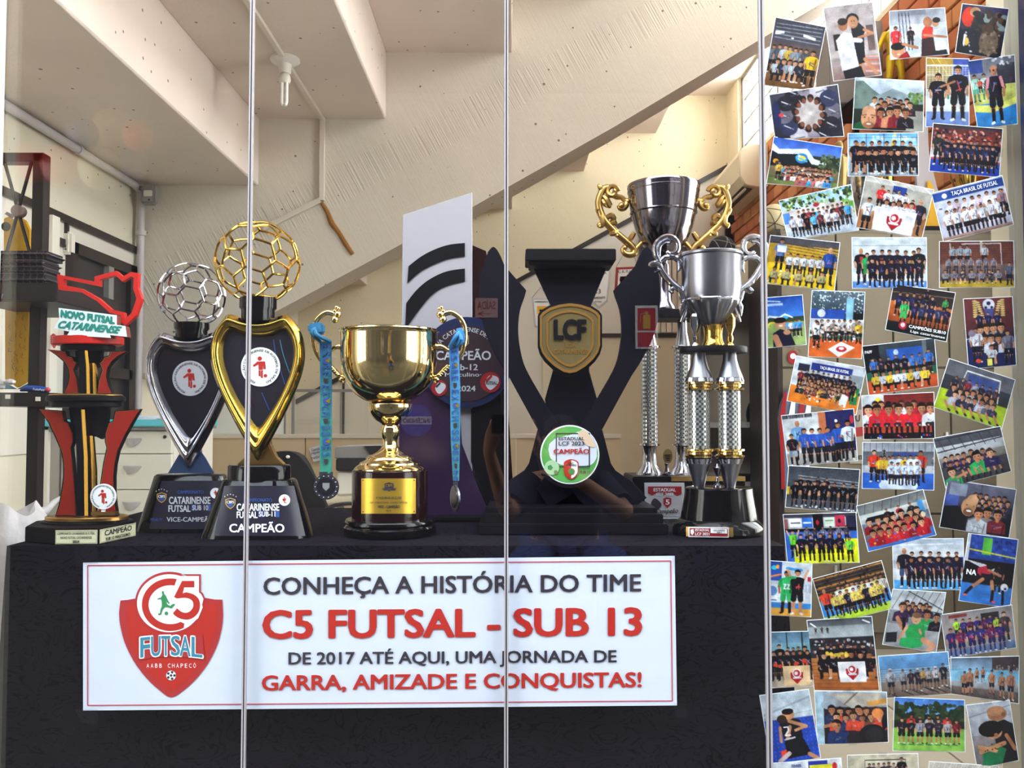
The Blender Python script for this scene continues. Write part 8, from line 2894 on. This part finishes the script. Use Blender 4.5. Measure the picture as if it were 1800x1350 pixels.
@photo((1346, 1112), (1424, 1110), (1430, 1205), (1354, 1209), 'photograph of a team in black holding a cream C5 flag by tall windows')
def _(c):
    c.v('5a7890', '88b0c8', 0, .4).v('80a8b8', '6a98a8', .2, .45).v('a89888', 'b8a894', .8, 1).v('5c4c48', '4c403c', .45, .8)
    for x in (.08, .46, .8):
        c.l(x, 0, x, .5, .025, '24343c')
    c.man(.28, .72, .5, '15131a').row(3, .48, .7, .68, .4, '2a2428').man(.85, .92, .66, '15131a').row(6, .14, .9, .88, .54, '15131a', '1c1a20').n(.1, .5, .9, .62, ['c84838'], 7, .035).flag(.63, .8, .62, .36, 'd8b890')


@photo((1419, 1091), (1532, 1084), (1545, 1213), (1432, 1213), 'photograph of a team in black holding a white C5 flag on wooden floor')
def _(c):
    c.v('4c5058', '6c7074', 0, .14).v('8c9498', 'b0b8bc', .1, .26).v('2c2a30', '34323a', .26, .56).v('c08048', 'a05c30', .54, 1)
    for i in range(8):
        c.l(0, .6 + i * .05, 1, .58 + i * .055, .008, '8c4c28')
    c.n(.05, .3, .98, .46, ['c8ccd0', '2a2428', '7c4040', 'a8a8b0', '1c1a20'], 90, .016).l(.05, .05, .12, .1, .02, 'e8f0f0').l(.85, .04, .95, .08, .02, 'e8f0f0').row(3, .12, .3, .2, .1, BK)
    c.row(7, .16, .8, .72, .36, '15131a', '15131a').row(6, .2, .9, .84, .38, '15131a', '15131a', pose='squat').n(.15, .48, .6, .52, ['d8b848'], 8, .025)
    c.flag(.61, .74, .42, .28)


@photo((1544, 1154), (1666, 1146), (1672, 1219), (1551, 1227), 'photograph of people in caps standing on a beach before the sea')
def _(c):
    c.v('6c9ccc', '5c88b4', 0, .3).v('5c84a8', '7c8c98', .3, .62).v('8c8078', '6c5c54', .62, 1)
    for i in range(6):
        c.l(0, .35 + i * .05, 1, .33 + i * .055, .01, 'b0c0cc')
    for i, (x, yf, h, sc_) in enumerate([(.15, .92, .62, 'a8a8b0'), (.33, .86, .52, '8c9098'), (.44, .84, .48, '2c2c38'), (.54, .88, .54, '24222c'), (.62, .80, .46, 'a88850'), (.7, .84, .5, 'a8a4a4'), (.8, .84, .52, 'c0bcbc'), (.91, .80, .54, '24222c')]):
        c.man(x, yf, h, sc_, '24242c', sk='8a6450', hair='c8c8d0' if i % 3 == 0 else '2c2c38', socks='6c5040').l(x, yf, x + .12, yf + .1, .03, '3c3432')


@photo((1672, 1157), (1791, 1154), (1790, 1236), (1672, 1219), 'photograph of shirtless boys playing on a pool deck')
def _(c):
    c.v('5c6c80', '8cacc8', 0, .3).v('60a0c4', '80b4cc', .3, .6).v('a8acb0', '8c8c90', .58, .78).v('6c605c', '544844', .76, 1).v('4c4048', '3c3238', 0, .3, .6, 1).n(.6, .2, 1, .35, ['8c7c70', '5c5048', 'a89888'], 40, .02)
    for i in range(9):
        c.l(i * .12, .8, i * .12 + .08, 1, .008, '3c3230')
    c.p([(.0, .35), (.25, .3), (.55, .36), (.6, .6), (0, .62)], '88bcd8')
    for x, yf, h in ((.2, .95, .6), (.28, .93, .66), (.38, .62, .36), (.47, .6, .36), (.6, .86, .56), (.75, .92, .58), (.88, .95, .66)):
        c.man(x, yf, h, 'a8785c', '1c1a26', sk='a8785c', socks='a8785c')


@photo((1336, 1223), (1421, 1212), (1442, 1332), (1355, 1342), 'tall photograph of a hugging player with number 2 before a blue net')
def _(c):
    c.v('b8c4d0', 'c4ccd4', 0, .38).l(0, .3, 1, .1, .03, 'a0acb8').l(0, .36, 1, .3, .015, 'a8b4c0').v('2c4cb0', '2848a8', .38, 1)
    for i in range(12):
        for j in range(10):
            c.e(.04 + i * .085, .42 + j * .06, .01, .012, '4868cc')
    c.p([(.3, .44), (.5, .36), (.72, .42), (.72, .72), (.36, .74)], '1a1820').p([(.34, .72), (.74, .70), (.84, .92), (.36, .96)], '17151c').l(.5, .42, .82, .52, .05, 'c08a68').l(.8, .52, .6, .56, .04, 'c08a68').l(.8, .92, .95, 1, .06, 'c08a68').l(.5, .5, .42, .66, .05, 'c08a68')
    c.e(.5, .33, .09, .07, 'c08a68').e(.5, .28, .085, .045, '17110f').e(.36, .38, .07, .06, '3c2c22').l(.3, .5, .28, .7, .04, 'c08a68')
    c.l(.38, .5, .46, .5, .02, 'e8e8ec').l(.46, .5, .46, .55, .02, 'e8e8ec').l(.46, .55, .38, .62, .02, 'e8e8ec').l(.38, .62, .48, .62, .02, 'e8e8ec').l(.36, .68, .56, .66, .02, 'c8c8d0').p([(.24, .84), (.36, .82), (.34, .92), (.24, .94)], 'e04830').l(.2, .98, .4, .88, .06, 'c8b0b0')


@photo((1432, 1215), (1558, 1217), (1561, 1304), (1438, 1308), 'photograph of sleeping teammates inside a bus')
def _(c):
    c.v('a8b4c0', '8c8c90', 0, .3).v('30282c', '2a2226', .3, 1).p([(0, 0), (.12, 0), (.1, 1), (0, 1)], 'a8c0d0').p([(.2, .05), (.9, .02), (1, .25), (.5, .32)], 'b8b0a4').e(.18, .26, .14, .08, '98a4b0').l(.6, .0, .4, .25, .03, '7c6c60').p([(.7, .2), (1, .12), (1, .22), (.75, .28)], 'd09850')
    c.crowd(.22, .62, .95, .75, ['c84a34', '24222c', '2c3858', '6c4838'], 2, 6, .34).e(.86, .42, .11, .1, 'd88850').e(.3, .55, .05, .05, 'c07850').e(.62, .4, .05, .06, 'b07050')
    c.man(.28, 1.0, .46, '243864', pose='bust').l(.12, .66, .26, .62, .06, 'c08060').l(.3, .98, .42, .8, .07, '243864').e(.78, .85, .26, .22, '201c20').e(.8, .85, .17, .15, '2c282c').e(.95, .6, .05, .14, '17141a')


@photo((1573, 1226), (1695, 1231), (1696, 1321), (1570, 1319), 'team photograph on a sunny lawn before dark trees')
def _(c):
    c.v('4878c8', '78a8e0', 0, .3).n(0, .1, 1, .5, ['2c3c28', '1c2a1c', '3c4c30', '243424'], 170, .05).v('243022', '1c261a', .42, .56).v('78b048', '8cbc58', .56, 1).n(.3, .02, .5, .12, ['5888d0', '68a0dc'], 10, .04)
    c.row(5, .24, .74, .72, .4, ['c82c38', '24222c', 'a8a8ac', '2c2a34'], BK).row(7, .12, .88, .86, .48, ['24222c', '17141b', '9c9ca4', '24222c', '2c2a34', 'a8a4a4', '7c2430'], BK, socks='b07c5c')
    for i in range(7):
        c.l(.1 + i * .12, .87, .17 + i * .12, .88, .02, '4c7430')


@photo((1699, 1240), (1774, 1231), (1790, 1336), (1718, 1350), 'close photograph of a man and a dark-haired boy in green embracing')
def _(c):
    c.v('b8bcc4', '9c9ca4', 0, .5).v('8c8488', '6c6464', .5, 1).l(0, .2, 1, .08, .02, '8c909c').p([(.5, .34), (.8, .3), (1, .4), (1, 1), (.55, 1)], '1e181c')
    c.e(.66, .2, .15, .11, '9c6c50').e(.64, .15, .14, .08, 'ac7c5c').e(.8, .22, .03, .04, '7c503c').e(.52, .48, .13, .11, 'b88464').e(.46, .42, .19, .13, '14100f').e(.56, .53, .03, .03, 'a87050')
    c.p([(.2, .72), (.5, .66), (.75, .78), (.6, 1), (.14, 1)], '1f7048').l(.16, .76, .72, .68, .07, 'c08a60').l(.14, .68, .5, .78, .06, 'c8906a').l(.8, .56, .95, .8, .06, 'a87050').n(.25, .66, .7, .76, ['2a1c18'], 8, .012)


@photo((1357, 1342), (1478, 1333), (1484, 1420), (1363, 1428), 'photograph cut by the lower edge with a white and blue FENABB header')
def _(c):
    c.v('e0e4ea', 'd8dce4', 0, .3).v('2c3c9c', '2c3c9c', .02, .2, .52, .8).v('e0d838', 'e0d838', .1, .2, .54, .86).v('9cbce0', '7098c8', .3, 1).row(7, .1, .9, .95, .5, ['c83038', 'd8b030', '24242c'])
    c.e(.9, .15, .05, .08, 'c83030')


@photo((1490, 1328), (1613, 1325), (1616, 1412), (1492, 1415), 'cream framed team photograph cut by the lower edge')
def _(c):
    c.v('c8bfa8', 'c4baa2', 0, 1).v('5c5850', '5c5850', .10, .95, .24, .82).v('d0c8b4', 'c0b8a4', .12, .95, .25, .81).row(7, .3, .72, .6, .44, ['24222c', '3c3a40', 'a89c8c']).man(.76, .6, .54, '17151c')


@photo((1634, 1339), (1755, 1347), (1750, 1434), (1628, 1426), 'photograph of a team by a white net cut by the lower edge')
def _(c):
    c.v('c8c0b4', 'a8a098', 0, .3).v('6c7c58', '8ca060', .3, 1)
    for i in range(14):
        c.l(i * .08, 0, i * .08 - .04, .2, .008, 'e8e4dc')
    c.row(8, .1, .9, .8, .6, ['24222c', 'c8ccd0', '7c2c34'])


def print_mesh(name, q4, Y, img, parent):
    h, w = img.shape[:2]
    c = [np.array(at(x, y, Y)) for x, y in q4]
    u = np.linspace(0, 1, w)[None, :, None]
    v = np.linspace(0, 1, h)[:, None, None]
    P = (c[0] * (1 - u) + c[1] * u) * (1 - v) + (c[3] * (1 - u) + c[2] * u) * v
    P[:, :, 1] -= 0.0009 * np.sin(np.linspace(0, PI, w))[None, :] * np.linspace(.3, 1, h)[:, None]
    idx = np.arange(w * h).reshape(h, w)
    F = np.stack([idx[:-1, :-1], idx[1:, :-1], idx[1:, 1:], idx[:-1, 1:]], -1).reshape(-1, 4)
    me = bpy.data.meshes.new(name)
    me.vertices.add(w * h)
    me.vertices.foreach_set('co', P.astype(np.float32).ravel())
    me.loops.add(F.size)
    me.loops.foreach_set('vertex_index', F.astype(np.int32).ravel())
    me.polygons.add(len(F))
    me.polygons.foreach_set('loop_start', np.arange(0, F.size, 4, dtype=np.int32))
    me.polygons.foreach_set('loop_total', np.full(len(F), 4, dtype=np.int32))
    me.update(calc_edges=True)
    ca = me.color_attributes.new('print', 'FLOAT_COLOR', 'POINT')
    rgba = np.ones((w * h, 4), np.float32)
    rgba[:, :3] = img.reshape(-1, 3)
    ca.data.foreach_set('color', rgba.ravel())
    me.shade_smooth()
    return link(name, me, 'print', parent)


for i, (TL, TR, BR, BL, label, Q, fn) in enumerate(PHOTOS):
    Yp_ = 1.7885 - 0.0002 * i
    wpx = ((TR[0] - TL[0]) ** 2 + (TR[1] - TL[1]) ** 2) ** .5
    hpx = ((BL[0] - TL[0]) ** 2 + (BL[1] - TL[1]) ** 2) ** .5
    pic = Pic(wpx * 0.95, hpx * 0.95)
    fn(pic)
    t = thing('photograph', label, 'photograph', at((BL[0] + BR[0]) / 2, (BL[1] + BR[1]) / 2, Yp_), 'photographs taped to the window')
    print_mesh('print', (TL, TR, BR, BL), Yp_, pic.out(), t)
    cxp, cyp = (TL[0] + TR[0] + BL[0] + BR[0]) / 4, (TL[1] + TR[1] + BL[1] + BR[1]) / 4
    big = [(cxp + (x - cxp) * (1 + 2.2 / wpx), cyp + (y - cyp) * (1 + 2.2 / hpx)) for x, y in (TL, TR, BR, BL)]
    MB().plate(big, Yp_ + 0.0003, 0.0004).build('paper_back', 'sign', t)
    # bits of clear tape at two edges
    for (a, b) in ((TL, TR), (BL, BR)) if i % 2 else ((TL, BL), (TR, BR)):
        m_ = ((a[0] + b[0]) / 2, (a[1] + b[1]) / 2)
        d = Vector((b[0] - a[0], b[1] - a[1])).normalized()
        n_ = Vector((-d.y, d.x))
        qd = [(m_[0] + d.x * s1 * 7 + n_.x * s2 * 4, m_[1] + d.y * s1 * 7 + n_.y * s2 * 4) for s1, s2 in ((-1, -1), (1, -1), (1, 1), (-1, 1))]
        MB().flat(qd, Yp_ - 0.0035).build('tape_strip', 'tape', t)
    T = lambda s, q, m_='whiteink', **k: tquad(s, [(TL[0] * (1 - u) * (1 - v) + TR[0] * u * (1 - v) + BR[0] * u * v + BL[0] * (1 - u) * v, TL[1] * (1 - u) * (1 - v) + TR[1] * u * (1 - v) + BR[1] * u * v + BL[1] * (1 - u) * v) for u, v in q], Yp_ - 0.0016, m_, t, **k)
    bx4 = lambda u0, v0, u1, v1: [(u0, v0), (u1, v0), (u1, v1), (u0, v1)]
    if 'banner reading' in label:
        T('TA\u00c7A BRASIL DE FUTSAL', bx4(.26, .06, .92, .17), bold=.03)
    elif 'TACA BRASIL banner' in label:
        T('TA\u00c7A BRASIL DE FUTSAL', bx4(.36, .12, .78, .2), bold=.03)
    elif 'CAMPEOES' in label:
        T('CAMPE\u00d5ES SUB10', bx4(.36, .79, .97, .87), bold=.05)
        T('Liga catarinense', bx4(.40, .905, .97, .975), bold=.02)
    elif 'PAFF' in label:
        T('PAFF', bx4(.02, .1, .12, .16), bold=.03)
    elif 'FENABB' in label:
        T('FENABB', bx4(.28, .05, .42, .11), 'blueink', bold=.03)
    elif 'fighting' in label:
        T('NA', bx4(.06, .52, .26, .60), bold=.05)
    elif 'goal and' in label:
        pass
    elif 'event sign' in label:
        pass
    elif 'packed' in label:
        pass
# ================================================================== the person crouching behind the camera (mirrored in the glass)
M['skin'] = mat('skin', 'b98463', 0.55)
M['shirt'] = mat('dark_shirt', '1b1d2c', 0.8)
M['jeans'] = mat('blue_jeans', '27417e', 0.8, var=0.2, vscale=20)
M['hair'] = mat('dark_hair', '1d1411', 0.7)


def skinned(name, verts, edges, radii, m, parent, levels=2):
    me = bpy.data.meshes.new(name)
    me.from_pydata([tuple(v) for v in verts], edges, [])
    o = link(name, me, m, parent)
    sk = o.modifiers.new('skin', 'SKIN')
    for i, r in enumerate(radii):
        me.skin_vertices[0].data[i].radius = (r, r) if not isinstance(r, tuple) else r
    me.skin_vertices[0].data[0].use_root = True
    sk.use_smooth_shade = True
    su = o.modifiers.new('sub', 'SUBSURF')
    su.levels = su.render_levels = levels
    return o


ps = thing('person', 'person in a dark shirt and blue jeans crouching with a phone, mirrored in the glass', 'person', (0.26, -0.45, -0.02))
V_, E_, R_s = [], [], []


def jt(x, y, z, r, par=None):
    V_.append((x, y, z))
    R_s.append(r)
    if par is not None:
        E_.append((par, len(V_) - 1))
    return len(V_) - 1


pel = jt(0.25, -0.52, 0.40, (0.15, 0.12))
wa = jt(0.25, -0.51, 0.54, (0.135, 0.10), pel)
chs = jt(0.24, -0.46, 0.70, (0.155, 0.115), wa)
nk0 = jt(0.23, -0.42, 0.80, 0.07, chs)
nk1 = jt(0.225, -0.38, 0.86, 0.055, nk0)
hd = jt(0.222, -0.355, 0.93, (0.07, 0.085), nk1)
hd2 = jt(0.222, -0.36, 1.01, (0.068, 0.085), hd)
hd3 = jt(0.222, -0.37, 1.055, (0.04, 0.05), hd2)
hands = []
for s in (-1, 1):
    sh = jt(0.235 + s * 0.16, -0.44, 0.765, 0.06, chs)
    el = jt(0.25 + s * 0.27, -0.27, 0.64, 0.043, sh)
    w1 = jt((-0.10 if s < 0 else 0.12), -0.13, 0.93 if s < 0 else 0.92, 0.028, el)
    p1 = jt((-0.085 if s < 0 else 0.095), -0.085, 0.985, (0.036, 0.018), w1)
    p2 = jt((-0.075 if s < 0 else 0.08), -0.06, 1.02, (0.036, 0.016), p1)
    hands.append((s, w1, p2))
    kn = jt(0.25 + s * 0.20, -0.16, 0.46, 0.07, jt(0.25 + s * 0.11, -0.45, 0.40, 0.095, pel))
    an = jt(0.25 + s * 0.18, -0.36, 0.07, 0.042, kn)
    jt(0.25 + s * 0.19, -0.22, 0.02, 0.035, an)
for s, w1, p2 in hands:
    bx0 = V_[p2]
    for f in range(4):
        a = jt(bx0[0] + s * (-0.012) + (f - 1.5) * 0.0175, bx0[1] + 0.012, bx0[2] + 0.022, 0.0085, p2)
        b = jt(V_[a][0] - s * 0.006, V_[a][1] + 0.012, V_[a][2] + 0.018 + 0.003 * (1.5 - abs(f - 1.5)), 0.0078, a)
        jt(V_[b][0] - s * 0.012, V_[b][1] + 0.006, V_[b][2] + 0.006, 0.007, b)
    a = jt(bx0[0] - s * 0.034, bx0[1] - 0.008, bx0[2] - 0.012, 0.0095, p2)
    jt(V_[a][0] - s * 0.012, V_[a][1] + 0.004, V_[a][2] + 0.024, 0.008, a)
body = skinned('body', V_, E_, R_s, 'skin', ps)
# face, hair
fc = MB()
fc.ball((0.222, -0.268, 0.955), 0.014, 10, 8, (0.8, 1.2, 1.3)).build('nose', 'skin', ps, smooth=True)
for s in (-1, 1):
    MB().ball((0.222 + s * 0.032, -0.280, 0.985), 0.011, 10, 8, (1.2, 0.6, 0.7)).build('eye', 'whiteink', ps, smooth=True)
    MB().ball((0.222 + s * 0.032, -0.2735, 0.985), 0.005, 8, 6).build('pupil', 'ink', ps, smooth=True)
    MB().ball((0.222 + s * 0.075, -0.36, 0.965), 0.02, 10, 8, (0.4, 0.8, 1.3)).build('ear', 'skin', ps, smooth=True)
MB().tube([(0.200, -0.278, 0.925), (0.222, -0.272, 0.922), (0.244, -0.278, 0.925)], 0.004, 6).build('mouth', 'darkred', ps)
MB().ball((0.222, -0.385, 1.015), 0.088, 24, 16, (0.92, 1.0, 0.82)).build('hair', 'hair', ps, smooth=True)


def clothes(name, idx, grow, m):
    mp = {i: k for k, i in enumerate(idx)}
    vs = [V_[i] for i in idx]
    rs = [tuple(r + grow for r in (R_s[i] if isinstance(R_s[i], tuple) else (R_s[i],) * 2)) for i in idx]
    es = [(mp[a], mp[b]) for a, b in E_ if a in mp and b in mp]
    return skinned(name, vs, es, rs, m, ps)


first = lambda pred: [i for i in range(len(V_)) if pred(i)]
arm = {(e[0]) for e in E_}
shoulders = [i for i in range(len(V_)) if (chs, i) in E_ and i != nk0]
clothes('shirt', [wa, chs, nk0, pel] + shoulders, 0.016, 'shirt')
for s_i in shoulders:
    a = Vector(V_[s_i])
    el_i = [b for x, b in E_ if x == s_i][0]
    b = Vector(V_[el_i])
    MB().tube([a, a.lerp(b, 0.35), a.lerp(b, 0.7)], [0.078, 0.072, 0.068], 16).build('sleeve', 'shirt', ps, smooth=True)
hips = [b for x, b in E_ if x == pel and b != wa]
kn_i = [b for x, b in E_ if x in hips]
an_i = [b for x, b in E_ if x in kn_i]
clothes('jeans', [pel] + hips + kn_i + an_i, 0.014, 'jeans')
for i in an_i:
    ft = [b for x, b in E_ if x == i][0]
    a, b = Vector(V_[i]), Vector(V_[ft])
    MB().tube([a + Vector((0, -0.05, -0.045)), a + Vector((0, 0, -0.035)), b + Vector((0, 0, 0.01)), b + Vector((0, 0.05, 0.002))], [0.035, 0.045, 0.042, 0.028], 14).build('shoe', 'blackm', ps, smooth=True)
ph = thing('phone', 'dark phone held up in both hands, mirrored in the glass', 'phone', (0.0, -0.03, 1.0))
MB().box(-0.085, -0.034, 1.005, 0.085, -0.026, 1.085).build('case', 'blackm', ph, bevel=0.003)
MB().box(-0.08, -0.0355, 1.01, 0.08, -0.034, 1.08).build('screen', 'navy', ph)
MB().tube([(-0.055, -0.026, 1.06), (-0.055, -0.024, 1.06)], 0.007, 16).build('lens', 'black', ph)
